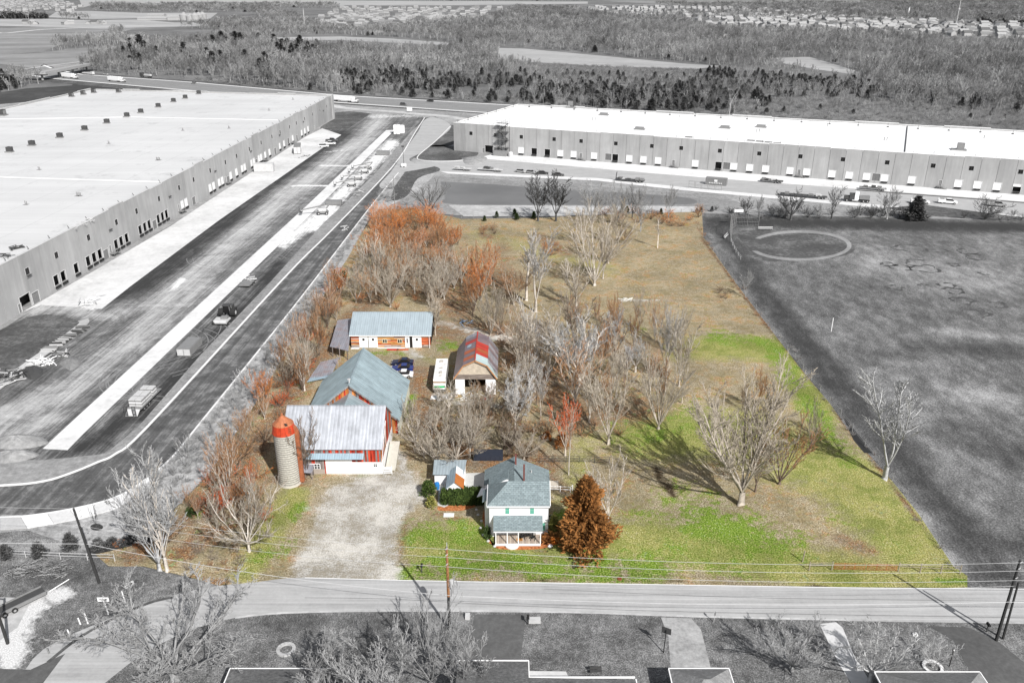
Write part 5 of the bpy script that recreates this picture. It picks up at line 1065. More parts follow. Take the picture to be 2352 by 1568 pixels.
# ---- evergreens
def leafmat(name, dark, light, tr=0):
    g = G(name, .8, .15); r = g.ramp(g.rand(), [(0, .75), (1, 1.2)])
    n = g.noise(1.3, 3, .8); c = g.ramp(n, [(.35, dark), (.65, light)])
    return g.done(g.mix(1., c, r, 'MULTIPLY'))
LM = {'cedar': leafmat('cedar_grey', (.05,)*3, (.17,)*3), 'green': leafmat('cedar_green', (.02, .035, .012), (.08, .12, .035)), 'bronze': leafmat('bronze_foliage', (.07, .035, .012), (.46, .2, .06)),
      'hedge': leafmat('yew_green', (.015, .03, .008), (.1, .15, .035)), 'shrubbrown': leafmat('brown_leaf', (.12, .05, .02), (.5, .2, .06)), 'arbor': leafmat('arborvitae', (.09, .1, .02), (.36, .34, .1)), 'orangeleaf': leafmat('orange_leaf', (.4, .1, .015), (.85, .3, .05))}
def foliage(seed, n, shape, size):
    """n small leaf clumps scattered through a volume; shape(t, az) -> radius at height t (0..1)"""
    rnd = np.random.RandomState(seed); V = []
    t = rnd.rand(n)**.85; az = rnd.rand(n)*6.2832; rr = np.array([shape(a, b) for a, b in zip(t, az)]); rad = rr*(rnd.rand(n)**.45)
    P = np.stack([rad*np.cos(az), rad*np.sin(az), t], 1)
    return P, az, rr
def conifer(seed, height, radius, n, size, mat, power=.9, lump=.25, z0=.05):
    rnd = np.random.RandomState(seed); lob = rnd.rand(6)*6.28
    def shp(t, az):
        env = (1-t)**power if t > .12 else .75+.25*t/.12
        return radius*env*(1+lump*math.sin(3*az+9*t+lob[0])+lump*.6*math.sin(7*az-14*t+lob[1])+lump*.5*math.sin(23*t+lob[2]+az))
    P, az, rr = foliage(seed, n, shp, size); P[:, 2] = (z0+(1-z0)*P[:, 2])*height
    out = np.stack([np.cos(az), np.sin(az), np.full(n, .35)+rnd.randn(n)*.3], 1); out /= np.linalg.norm(out, axis=1)[:, None]
    side = np.cross(out, [0, 0, 1.])+rnd.randn(n, 3)*.45; side /= np.linalg.norm(side, axis=1)[:, None]
    s = size*(.5+rnd.rand(n))[:, None]
    A = P-side*s*.5; B = P+side*s*.5; D = P+out*s*1.25+rnd.randn(n, 3)*s*.2
    return tris_mesh(np.stack([A, B, D], 1), 'crown', mat)
def stem(h, r, mat=None):
    return prisms([(0, 0, -.1, 0, 0, h*.9, r, r*.25)], 'trunk', mat or BK['dark'])
EV = {'cedarbig': (stem(9, .2), conifer(1, 9, 2.9, 3600, .55, LM['cedar']), 9), 'cedar': (stem(6, .12), conifer(2, 6, 2.2, 1000, .55, LM['cedar'], .6, .35), 6), 'cedar2': (stem(6, .12), conifer(3, 6, 2.5, 1000, .55, LM['cedar'], .45, .35), 6),
      'green': (stem(3, .08), conifer(4, 3, 1.0, 900, .28, LM['green'], .6), 3), 'pine': (stem(16, .25), conifer(6, 16, 3.6, 1100, 1.2, LM['cedar'], .7, .5, .3), 16),
      'bronze': (stem(10, .3), conifer(5, 10.2, 3.6, 13000, .36, LM['bronze'], .68, .36, .0), 10.2), 'sapling': (stem(1.6, .05), conifer(8, 1.6, .6, 300, .22, LM['cedar'], .7), 1.6)}
def evergreen(key, loc, height, label, rz=0, group=None, name='cedar_tree', wide=1., cat='tree'):
    tm, cm, h0 = EV[key]; t = thing(name, label, cat, loc, rz, group); s = height/h0; t.scale = (s*wide, s*wide, s)
    link(tm, 'trunk', t); link(cm, 'crown', t); return t
def tree_px(key, u, v, vtop, label, **kw):
    p = at(u, v); h = hgt(vtop, p.y); f = evergreen if key in EV else place_tree
    return f(key, p, h, label, rz=kw.pop('rz', (u*7.13) % 6.28), **kw)
NT = [
 ('big',1700,1158,838,'big pale bare tree leaning right on the lawn, its long shadow lying to the left',dict(trunk='tan',twig='t_tan',wide=1.1,rz=.3)),
 ('vase2',1790,1112,945,'dark low-branched bare tree with reddish tips behind the big pale tree on the lawn',dict(trunk='brown',twig='t_rust',wide=1.1)),
 ('vase3',1735,1130,985,'dark tree tangled with the back of the big pale lawn tree',dict(trunk='brown',twig='t_brown',wide=1.1)),
 ('tall2',2033,1100,850,'tall white-barked bare tree on the park side of the right-hand fence',dict(trunk='pale',twig='t_pale',wide=1.9,rz=1.)),
 ('vase',1397,1197,1030,'airy pale bare tree just right of the bronze evergreen beside the house',dict(trunk='cream',twig='t_tan',wide=1.05)),
 ('tall',1306,1090,925,'single straight pale trunk rising behind the farmhouse',dict(trunk='cream',twig='t_rust',wide=.7)),
 ('vase3',1298,1046,895,'slim tree with bright orange-red twigs behind the single straight trunk',dict(trunk='tan',twig='t_red',wide=.95)),
 ('vase',1397,1020,795,'tallest many-stemmed bare tree on the right edge of the middle grove',dict(wide=1.)),
 ('vase2',1512,985,790,'many-stemmed bare tree at the far right of the middle grove',dict(wide=.9)),
 ('tall2',1231,716,508,'white-trunked bare tree standing alone in the tan field',dict(trunk='cream',twig='t_pale',wide=1.35)),
 ('tall',1209,690,515,'slender pale tree just left of the white-trunked tree in the tan field',dict(trunk='cream',twig='t_tan',wide=1.6)),
 ('vase3',1323,706,575,'small pale spreading tree beside the dry ditch in the tan field',dict(trunk='cream',twig='t_tan',wide=1.5)),
 ('vase2',1365,656,470,'broad pale tree with fine twigs in the middle of the tan field',dict(trunk='cream',twig='t_tan',wide=1.1)),
 ('vase3',1397,605,470,'pale fine-twigged tree behind the broad one in the tan field',dict(trunk='tan',twig='t_tan')),
 ('vase2',1340,560,455,'fine grey tree rising behind the broad pale one toward the pond',dict(trunk='cream',twig='t_tan')),
 ('vase3',1385,640,520,'slim pale tree close beside the broad one in the tan field',dict(trunk='cream',twig='t_tan')),
 ('vase',1420,560,450,'hazy pale tree right of the broad one in the tan field',dict(trunk='tan',twig='t_tan')),
 ('ball',1437,559,515,'small brown bushy tree at the right of the pale trees in the tan field',dict(trunk='brown',twig='t_brown')),
 ('vase2',1180,700,600,'orange-brown twiggy tree between the long shed and the tan field',dict(trunk='tan',twig='t_rust',wide=1.1)),
 ('vase2',1105,690,575,'rust-tipped tree at the right edge of the shed grove',dict(trunk='tan',twig='t_orange',wide=1.1)),
 ('tall',1510,569,495,'small white-trunked tree near the back right of the tan field',dict(trunk='cream',twig='t_tan',wide=1.4)),
 ('vase3',1471,532,420,'grey slender tree near the back fence left of the orange brush',dict(trunk='grey',twig='t_grey')),
 ('vase3',1236,508,390,'tall dark bare tree on the back fence line before the pond, left of its twin',dict(trunk='dark',twig='t_dark',wide=1.5)),
 ('vase3',1277,508,388,'tall dark bare tree on the back fence line before the pond, right of its twin',dict(trunk='dark',twig='t_dark',wide=1.6,rz=2.)),
 ('vase2',985,488,408,'dark round bare tree behind the orange grove at the end of the pond',dict(trunk='dark',twig='t_grey',wide=1.6)),
 ('vase3',1452,502,416,'dense grey tree before the far end of the pond',dict(trunk='dark',twig='t_grey',wide=1.3)),
 ('vase2',1360,512,412,'hazy grey tree near the middle of the pond shore',dict(trunk='grey',twig='t_grey',wide=1.3)),
 ('vase2',1415,515,415,'grey many-stemmed tree on the back fence line',dict(trunk='grey',twig='t_grey',wide=1.2)),
 ('vase3',1535,500,420,'thin grey tree behind the orange brush at the back fence',dict(trunk='grey',twig='t_grey',wide=1.3)),
 ('vase2',1127,770,640,'many-stemmed bare tree directly behind the red-roofed barn',dict(wide=.95)),
 ('vase',1148,768,655,'dark-stemmed bare tree behind and right of the red-roofed barn',dict(trunk='brown',wide=.7)),
 ('vase3',1000,770,660,'thin bare tree at the right end of the long shed',dict()),
 ('spread',1048,1062,925,'wide low-branched bare tree over the gravel behind the farmhouse',dict(trunk='tan',twig='t_tan',wide=1.15)),
 ('spread2',1005,1075,960,'crooked bare tree leaning over the little white shed',dict(trunk='tan',twig='t_tan')),
 ('vase3',1080,1050,905,'upright pale tree behind the wide low-branched one by the farmhouse',dict(trunk='cream',twig='t_tan',wide=.8)),
 ('spread2',1170,1040,950,'low spreading tree behind the roof of the farmhouse',dict(trunk='brown',twig='t_tan')),
 ('vase2',702,1095,945,'bare tree with dark twigs standing against the white barn roof',dict(trunk='brown',twig='t_brown',wide=.8)),
 ('vase3',700,897,762,'pale bare tree with forked trunk left of the large barn',dict(trunk='cream',twig='t_tan')),
 ('spread',573,1266,1065,'wide crooked bare tree on the strip left of the gravel drive',dict(trunk='cream',twig='t_tan',wide=.8)),
 ('vase3',530,1160,985,'pale tree leaning out of the red brush left of the silo',dict(trunk='cream',twig='t_rust',wide=.8)),
 ('vase',368,1309,1020,'left one of two tall pale trees at the lower left corner of the farm',dict(trunk='pale',twig='t_pale',wide=.95,rz=2.1)),
 ('vase3',384,1311,1030,'right one of two tall pale trees at the lower left corner of the farm',dict(trunk='cream',twig='t_pale',wide=.95,rz=.7)),
 ('spread',402,1562,1300,'huge spreading bare tree by the road bend at the bottom left',dict(trunk='grey',twig='t_grey',wide=1.25,rz=.4)),
 ('vase2',990,1570,1392,'pale bare tree in front of the middle house roof at the bottom edge',dict(trunk='grey',twig='t_grey',wide=1.35)),
 ('vase',1070,1600,1440,'bare tree reaching over the dark driveway at the bottom edge',dict(trunk='grey',twig='t_grey',wide=1.3)),
 ('vase3',760,1620,1450,'bare tree at the bottom edge right of the ring of stones',dict(trunk='grey',twig='t_grey',wide=1.7)),
 ('vase',880,1640,1440,'bare tree at the bottom edge with its top left of the pale one',dict(trunk='grey',twig='t_grey',wide=1.5)),
 ('spread',1818,1540,1405,'low twisted ornamental tree between two driveways',dict(trunk='grey',twig='t_pale',wide=1.15)),
 ('spread2',1997,1566,1402,'rounded bare tree with pale forked trunk by the roof at bottom right',dict(trunk='pale',twig='t_pale',wide=1.15)),
 ('ball',2142,1532,1462,'small round bare tree in a stone ring by the wide driveway',dict(trunk='pale',twig='t_pale',wide=1.)),
 ('spread2',1816,506,426,'dark spreading tree on the park edge, widest of those along the yard',dict(trunk='dark',twig='t_dark',wide=1.3)),
 ('tall2',1910,503,420,'slender dark tree on the park edge left of the semi truck',dict(trunk='dark',twig='t_grey',wide=1.8)),
 ('vase3',2037,503,422,'round-topped grey tree on the park edge right of the semi truck',dict(trunk='grey',twig='t_grey',wide=1.6)),
 ('ball',2262,504,445,'round dark tree on the park edge near the right border of the photo',dict(trunk='dark',twig='t_dark',wide=1.3)),
 ('spread2',1712,497,446,'dark tree behind the backstop fence, left of a thinner one',dict(trunk='dark',twig='t_dark')),
 ('vase3',1742,500,444,'thin dark tree standing just behind the backstop fence',dict(trunk='dark',twig='t_grey')),
 ('vase3',1712,684,612,'small grey tree on the right-hand fence beside the dark brush',dict(trunk='grey',twig='t_grey')),
 ('cedarbig',2101,505,452,'dense dark evergreen on the park edge before the white service truck',dict(wide=1.45)),
 ('bronze',1343,1258,1100,'large bronze-brown evergreen beside the farmhouse',dict(wide=.95, name='evergreen_tree')),
 ('vase3',1740,945,835,'bare tree with rust-red tips on the right side of the upper lawn',dict(trunk='brown',twig='t_rust',wide=.7)),
 ('vase3',1705,940,870,'dull brown tree left of the rust-tipped tree on the upper lawn',dict(trunk='brown',twig='t_brown',wide=.7)),
 ('vase',1860,1035,905,'thin pale sapling among the grass by the right fence',dict(trunk='tan',twig='t_tan',wide=.5)),
]
for k, u, v, vt, lb, kw in NT: tree_px(k, u, v, vt, lb, **kw)
rt_ = random.Random(5)
def scatter(poly, n, keys, hr, group, labelf, twigs, trunks, mind=2.2, wide=(.8, 1.1), **kw):
    P = np.array([at(*p)[:2] for p in poly]); lo, hi = P.min(0), P.max(0); got = []; tries = 0
    while len(got) < n and tries < 20000:
        tries += 1; x, y = rt_.uniform(lo[0], hi[0]), rt_.uniform(lo[1], hi[1])
        if not inpoly(np.array([[x, y]]), P)[0] or any((x-a)**2+(y-b)**2 < mind**2 for a, b in got): continue
        got.append((x, y)); place_tree(rt_.choice(keys), (x, y, 0), rt_.uniform(*hr), labelf, rz=rt_.uniform(0, 6.28), twig=rt_.choice(twigs), trunk=rt_.choice(trunks), group=group, wide=rt_.uniform(*wide), **kw)
scatter([(872,505),(960,500),(1030,520),(1060,560),(1000,610),(830,610),(850,540)], 44, ['vase','vase2','ball','vase2'], (6,9), 'trees of the orange grove', 'orange-twigged bare tree packed into the back of the grove by the new road', ['t_orange','t_orange','t_rust'], ['tan','brown'], 2.6, (1.1, 1.5))
scatter([(830,620),(1000,615),(1075,640),(1040,705),(990,712),(850,712),(800,690)], 26, ['vase','vase2','vase3'], (10,13.5), 'trees behind the long shed', 'tall grey-brown bare tree with rust-tinted tips in the grove behind the long shed', ['t_tan','t_rust','t_tan','t_tan'], ['tan','cream','tan'], 3.6, (1., 1.35))
scatter([(1060,640),(1130,620),(1150,690),(1110,740),(1060,740)], 6, ['vase','vase3'], (10,14), 'trees behind the red-roofed barn', 'bare tree in the belt between the shed and the tan field', ['t_tan','t_rust','t_orange'], ['tan','brown'], 3.)
scatter([(1180,800),(1560,800),(1570,930),(1460,1010),(1330,1010),(1180,1020),(1170,900)], 28, ['vase','vase3','tall2','vase3','spread2'], (9,17.5), 'trees of the middle grove', 'bare grey-brown tree among many in the middle grove right of the red-roofed barn', ['t_tan','t_tan','t_rust','t_pale','t_tan'], ['tan','cream','cream','brown'], 4., (.8, 1.2))
scatter([(1300,740),(1560,735),(1580,800),(1300,800)], 9, ['vase3','vase'], (8,12), 'trees at the back of the middle grove', 'slim bare tree at the back of the middle grove next to the tan field', ['t_tan','t_rust'], ['tan','brown'], 3., (.6, .9))
scatter([(1080,960),(1190,940),(1230,1060),(1080,1030)], 8, ['spread2','vase3','spread'], (7,11), 'trees behind the farmhouse', 'bare tree among the thicket behind the farmhouse', ['t_tan','t_brown'], ['tan','brown'], 3.)
scatter([(940,960),(1050,930),(1060,1040),(960,1055)], 7, ['spread','spread2'], (5,8), 'low trees by the gravel lane', 'low crooked bare tree on the ground between the white barn and the farmhouse', ['t_tan','t_tan'], ['tan','cream'], 3.)
scatter([(770,650),(800,700),(745,790),(700,900),(640,900),(600,990),(560,1060),(520,1130),(480,1130),(560,1000),(640,870),(720,740)], 36, ['vase3','vase2','ball','vase'], (6,11), 'trees along the left side of the farm', 'bare tree with orange twigs in the strip between the barns and the weedy bank', ['t_rust','t_orange','t_tan','t_rust'], ['tan','brown','cream'], 2.6, (.6,.95))
scatter([(430,1160),(480,1120),(560,1150),(620,1080),(600,1200),(500,1250),(420,1230)], 9, ['ball','vase3'], (4,8), 'small trees left of the silo', 'small red-twigged tree in the brush left of the silo', ['t_red','t_rust','t_tan'], ['brown','tan'], 2.4, (.7, 1))
def scatter_sh(poly, n, hr, group, label, twigs, trunks=('brown',), mind=1.2, wide=(.9, 1.4), name='shrub', cat='shrub'):
    scatter(poly, n, ['shrub', 'shrub2'], hr, group, label, list(twigs), list(trunks), mind, wide, name=name, cat=cat)
scatter_sh([(800,600),(860,540),(1070,560),(1090,720),(800,720),(740,740)], 32, (1.5,3), 'brush in the grove', 'low rust-brown brush between the trunks of the grove', ('t_rust','t_brown','t_orange'))
scatter_sh([(790,610),(700,770),(600,930),(520,1060),(430,1180),(500,1240),(590,1100),(690,920),(760,760)], 42, (1.8,3.8), 'brush on the left boundary', 'orange-brown brush along the left boundary of the farm', ('t_rust','t_orange','t_brown','t_red'))
scatter_sh([(1180,820),(1560,820),(1540,1000),(1200,1010)], 44, (1.2,3.), 'brush in the middle grove', 'brown brush under the trees of the middle grove', ('t_rust','t_rust','t_tan'))
scatter_sh([(1380,492),(1610,486),(1612,520),(1450,525)], 18, (2.5,4.5), 'orange brush at the back corner', 'orange brush massed along the back fence at the far right corner of the farm', ('t_orange','t_rust'))
scatter_sh([(1110,520),(1140,520),(1140,548),(1105,545)], 5, (2,3.4), 'rust brush in the tan field', 'rust-brown brush clump at the back left of the tan field', ('t_rust','t_brown'))
scatter_sh([(1235,550),(1305,548),(1300,590),(1230,590)], 8, (1.5,2.8), 'brush patch in the tan field', 'orange brush patch behind the white-trunked tree in the tan field', ('t_rust','t_orange'))
scatter_sh([(1640,660),(1710,660),(1715,680),(1650,690)], 7, (1.2,2.2), 'dark brush by the right fence', 'dark brown brush lying by the right-hand fence', ('t_brown',))
scatter_sh([(1640,480),(1700,480),(1700,500),(1640,500)], 6, (1.5,2.8), 'dark brush by the backstop', 'dark brush before the yard left of the backstop fence', ('t_dark',), ('dark',))
scatter_sh([(1740,486),(2080,486),(2080,502),(1740,502)], 34, (2.,4.2), 'dark brush along the park edge', 'dark bare brush between the trees of the park edge', ('t_dark','t_grey'), ('dark',))
scatter_sh([(2200,490),(2352,490),(2352,512),(2200,502)], 12, (2,3.6), 'dark brush at the park edge, right end', 'dark bare brush near the right border behind the park', ('t_dark','t_grey'), ('dark',))
scatter_sh([(1060,940),(1090,1040),(950,1050),(960,960)], 10, (1,2), 'brush by the gravel lane', 'low brown brush beside the gravel lane behind the farmhouse', ('t_brown','t_tan'))
scatter_sh([(1145,760),(1190,800),(1185,920),(1160,920),(1150,840)], 16, (1.2,3), 'brush beside the red-roofed barn', 'brown brush growing right of the red-roofed barn', ('t_brown','t_rust'))
scatter_sh([(1080,950),(1190,960),(1240,1060),(1120,1040)], 20, (1,2.4), 'brush behind the farmhouse', 'low tangled brush behind the farmhouse roof', ('t_brown','t_rust','t_tan'))
scatter_sh([(380,1290),(470,1325),(560,1330),(560,1250),(430,1250)], 20, (.8,1.6), 'weeds by the road bend', 'tan weeds on the roadside corner left of the gravel drive', ('t_tan','t_rust'))
scatter_sh([(1608,520),(1614,545),(1688,652),(1774,762),(1768,764),(1680,655)], 16, (.6,1.2), 'rusty weeds on the back half of the right fence', 'rust-brown weeds at the foot of the right-hand fence beside the tan field', ('t_rust',))
scatter_sh([(1785,770),(1797,770),(1968,990),(2112,1170),(2193,1300),(2180,1300),(2040,1110),(1900,930)], 26, (.5,1.3), 'weeds on the front half of the right fence', 'low weeds at the foot of the right-hand fence beside the lawn', ('t_grey','t_pale'))
# saplings and small evergreens
for i, (u, v, h) in enumerate([(1182,497,2.6),(1141,500,2.2),(1187,505,2.4),(1226,503,2.6),(1113,508,1.9),(1440,489,2.4),(1518,492,2.),(1600,489,1.6),(1610,487,1.8),(1635,486,1.8)]):
    evergreen('green' if i < 7 else 'sapling', at(u, v), h, 'small dark evergreen planted along the pond side of the back fence', i, 'evergreens along the back fence')
for u, v, h in [(770,636,2),(780,650,2.4),(768,665,1.8),(748,690,1.6),(716,757,1.8),(790,640,2.2)]:
    evergreen('green', at(u, v), h, 'small green cedar on the bank above the new road', u, 'cedars on the left bank')
for u, v, h, l in [(17,1283,2.4,'first small evergreen from the left in the mown corner by the sidewalk'),(92,1280,2.6,'cone-shaped small evergreen in the mown corner, second from the left'),(164,1262,2.8,'small evergreen left of the planted bed by the leaning pole')]:
    evergreen('cedar', at(u, v), h, l, u)
bedm = speck('mulch_bed', [(.02,)*3, (.045,)*3, (.09,)*3], .3, 2, .6)
sheet('mulch_bed', smooth([(215,1272),(200,1260),(225,1252),(290,1238),(330,1226),(360,1222),(366,1234),(340,1246),(290,1256),(240,1268),(215,1272)]), .02, bedm)
rb_ = conifer(21, 1.1, .75, 420, .2, LM['cedar'], .35)
for i, (u, v) in enumerate([(226,1262),(245,1260),(258,1250),(290,1248),(306,1240),(330,1236),(345,1228),(225,1252),(280,1256)]):
    o = link(rb_, 'round_shrub', None, at(u, v), i); tag(o, 'dark rounded shrub in the mulch bed at the lower left corner', 'shrub', 'shrubs of the mulch bed')
for u, v in [(222,1210),(304,1206),(350,1180)]:
    sheet('mulch_ring', [(u+15*math.cos(t*.524), v+8*math.sin(t*.524)) for t in range(12)], .02, bedm)
    place_tree('far3', at(u, v), 4.2, {222:'young street tree in the first mulch ring right of the leaning pole',304:'young street tree in the middle mulch ring by the sidewalk',350:'young street tree in the farthest mulch ring by the sidewalk'}[u], rz=u, wide=.6, trunk='dark', twig='t_dark')
# weed clumps of the bank: nobody could count them
def gn_scatter(name, protos_obj, pts, scl, rot, label, mat=None):
    me = bpy.data.meshes.new(name); me.vertices.add(len(pts)); me.vertices.foreach_set('co', np.asarray(pts, float).ravel())
    a = me.attributes.new('scl', 'FLOAT_VECTOR', 'POINT'); a.data.foreach_set('vector', np.asarray(scl, np.float32).ravel())
    a = me.attributes.new('rz', 'FLOAT', 'POINT'); a.data.foreach_set('value', np.asarray(rot, np.float32))
    o = link(me, name); tag(o, label, None, None, 'stuff')
    ng = bpy.data.node_groups.new(name, 'GeometryNodeTree'); ng.interface.new_socket('Geometry', in_out='INPUT', socket_type='NodeSocketGeometry'); ng.interface.new_socket('Geometry', in_out='OUTPUT', socket_type='NodeSocketGeometry')
    gi = ng.nodes.new('NodeGroupInput'); go = ng.nodes.new('NodeGroupOutput'); ip = ng.nodes.new('GeometryNodeInstanceOnPoints'); mp = ng.nodes.new('GeometryNodeMeshToPoints')
    ng.links.new(gi.outputs[0], mp.inputs[0]); ng.links.new(mp.outputs[0], ip.inputs['Points'])
    oi = ng.nodes.new('GeometryNodeObjectInfo'); oi.inputs['Object'].default_value = protos_obj; oi.inputs['As Instance'].default_value = True; ng.links.new(oi.outputs['Geometry'], ip.inputs['Instance'])
    na = ng.nodes.new('GeometryNodeInputNamedAttribute'); na.data_type = 'FLOAT_VECTOR'; na.inputs[0].default_value = 'scl'; ng.links.new([s for s in na.outputs if s.enabled][0], ip.inputs['Scale'])
    nb = ng.nodes.new('GeometryNodeInputNamedAttribute'); nb.data_type = 'FLOAT'; nb.inputs[0].default_value = 'rz'; cx_ = ng.nodes.new('ShaderNodeCombineXYZ'); ng.links.new([s for s in nb.outputs if s.enabled][0], cx_.inputs[2]); ng.links.new(cx_.outputs[0], ip.inputs['Rotation'])
    ng.links.new(ip.outputs[0], go.inputs[0]); md = o.modifiers.new(name, 'NODES'); md.node_group = ng; return o
def single(segs_key, name, tw, tr, h, loc, label, cat, group=None):
    """whole bare plant in one mesh, used where parts are too small to see"""
    tm, cm, h0 = PROTO[segs_key]; bm = bmesh.new(); bm.from_mesh(tm); nf = len(bm.faces); bm.from_mesh(cm); 
    for f in bm.faces: f.material_index = 0
    bm.faces.ensure_lookup_table()
    for f in bm.faces[nf:]: f.material_index = 1
    me = bpy.data.meshes.new(name); bm.to_mesh(me); bm.free(); me.materials.append(BK[tr]); me.materials.append(BK[tw])
    o = link(me, name, None, loc); s = h/h0; o.scale = (s, s, s); tag(o, label, cat, group); return o
def sample(poly, spacing, jit=.5, world=False):
    P = np.array([at(*p)[:2] for p in poly]) if not world else np.array(poly); lo, hi = P.min(0), P.max(0)
    rs = np.random.RandomState(int(abs(lo[0])+abs(hi[1])) % 9999)
    gx, gy = np.meshgrid(np.arange(lo[0], hi[0], spacing), np.arange(lo[1], hi[1], spacing)); q = np.stack([gx.ravel(), gy.ravel()], 1)
    q = q+(rs.rand(*q.shape)-.5)*spacing*2*jit; return q[inpoly(q, P)]
prot_b = single('shrub2', 'weed_clump', 't_grey', 'grey', 1.6, at(640,800), 'grey weed clump on the bank between new road and farm, nearest the kerb', 'weeds')
q = np.vstack([sample([(900,420),(860,470),(800,552),(672,718),(460,985),(410,1045),(360,1092),(300,1160),(440,1110),(478,1075),(600,890),(695,738),(790,590),(850,490)], 1.5, .6)])
rs = np.random.RandomState(3); n = len(q)
gn_scatter('bank_weeds', prot_b, np.hstack([q, np.zeros((n, 1))]), (prot_b.scale[0]*(.4+rs.rand(n, 1)*.7))*np.ones((1, 3)), rs.rand(n)*6.28, 'grey bare weeds covering the bank between new road and farm')
scatter_sh([(860,480),(900,430),(940,470),(880,480)], 5, (2,4), 'grey brush above the orange grove', 'grey brush beside the new road above the orange grove', ('t_grey',), ('grey',))
scatter([(470,1000),(560,890),(640,800),(700,720),(660,790),(560,930),(480,1040),(380,1110),(360,1120)], 22, ['vase3','ball','shrub'], (2.5,5.5), 'grey trees on the weedy bank', 'small grey bare tree on the weedy bank left of the farm', ['t_grey','t_pale'], ['grey','pale'], 3., (.6, .9))
# ============================================================= FAR WOODS
farp = np.array
WOODS = [[(186,164),(190,150),(235,127),(300,118),(450,98),(460,92),(600,86),(640,96),(784,96),(1000,106),(1058,107),(1143,112),(1145,137),(1230,146),(1400,156),(1600,161),(1680,155),(1568,142),(1400,126),(1205,108),(1143,106),(1058,100),(1019,93),(900,85),(784,80),(627,82),(560,90),(480,72),(400,60),(520,50),(620,50),(560,24),(600,18),(784,72),(870,66),(1110,46),(1190,20),(1313,18),(1400,42),(1570,46),(1600,62),(1900,82),(2250,98),(2352,100),(2800,140),(2900,330),(2352,294),(1950,262),(1700,270),(1163,236),(784,214),(440,184)],
 [(0,168),(50,182),(90,192),(60,201),(0,211),(-60,215),(-200,190)],
 [(96,119),(150,105),(240,92),(300,95),(350,99),(345,105),(270,104),(160,116)],
 [(62,62),(75,80),(160,82),(165,70),(110,64)], [(240,62),(280,60),(285,84),(250,84)],
 [(208,8),(330,14),(500,12),(640,12),(640,30),(520,28),(300,30),(208,27)], [(560,3),(760,4),(780,18),(600,20)],[(0,30),(110,34),(110,46),(0,44)],[(132,24),(205,28),(205,46),(140,46)],
 [(760,3),(1350,0),(1370,2),(760,5)], [(900,6),(980,5),(980,11),(900,11)],
 [(1900,-2),(2352,-4),(3000,0),(3000,60),(2352,58),(1990,36),(1560,18),(1500,10),(1980,9)],[(1190,18),(1310,20),(1313,44),(1110,47)],[(1313,40),(1850,22),(2200,50),(1980,50),(1560,44)]]
EX2 = [[(1500,262),(1700,248),(1980,232),(2352,262),(2900,300),(2900,340),(1950,275)]]
CED = [[(780,172),(1150,182),(1290,155),(1420,150),(1700,166),(1950,190),(2050,215),(1950,246),(1800,262),(1500,262),(1160,236),(784,214)]]
allp = []
for wpoly in WOODS:
    pw = np.array([at(max(min(p[0], 3200), -400), p[1])[:2] for p in wpoly])
    # nearer trees close together, farther ones on a wider grid
    for y0, y1, sp in ((300, 700, 6.2), (700, 1000, 7.5), (1000, 1500, 9.5), (1500, 2300, 14), (2300, 5200, 26)):
        clip = pw.copy(); lo, hi = clip.min(0), clip.max(0)
        lo = np.maximum(lo, [-1.05*y1*.75, y0]); hi = np.minimum(hi, [y1*.8, y1])
        if (hi <= lo).any(): continue
        rs = np.random.RandomState(int(y0)+len(allp))
        gx, gy = np.meshgrid(np.arange(lo[0], hi[0], sp), np.arange(lo[1], hi[1], sp)); q = np.stack([gx.ravel(), gy.ravel()], 1)
        q = q+(rs.rand(*q.shape)-.5)*sp*1.2; q = q[inpoly(q, pw)]
        q = q[np.abs(q[:, 0]) < q[:, 1]*.70+60]
        if len(q): allp.append(np.hstack([q, np.full((len(q), 1), sp)]))
A = np.vstack(allp); px = projn(A[:, :2])
keep = np.ones(len(A), bool)
for e in EXC: keep &= ~inpoly(px, e)
for e, hh_ in ((fields['f'][0], .11), (fields['g'][0], .10), (fields['h'][0], .09), (fields['a'][0], .0)):
    for f_ in (.5, 1.): keep &= ~inpoly(px-np.stack([np.zeros(len(px)), (px[:, 1]+40)*hh_*f_], 1), e)
for sp_, _, _ in SUB[:3]:
    for f_ in (0, .5, 1): keep &= ~(inpoly(px-np.stack([np.zeros(len(px)), (px[:, 1]+40)*.09*f_], 1), sp_) & (np.random.RandomState(77).rand(len(px)) < .55))
sc_ = inpoly(px, EX2[0]); rs = np.random.RandomState(11)
keep &= ~(sc_ & (rs.rand(len(A)) > .3))
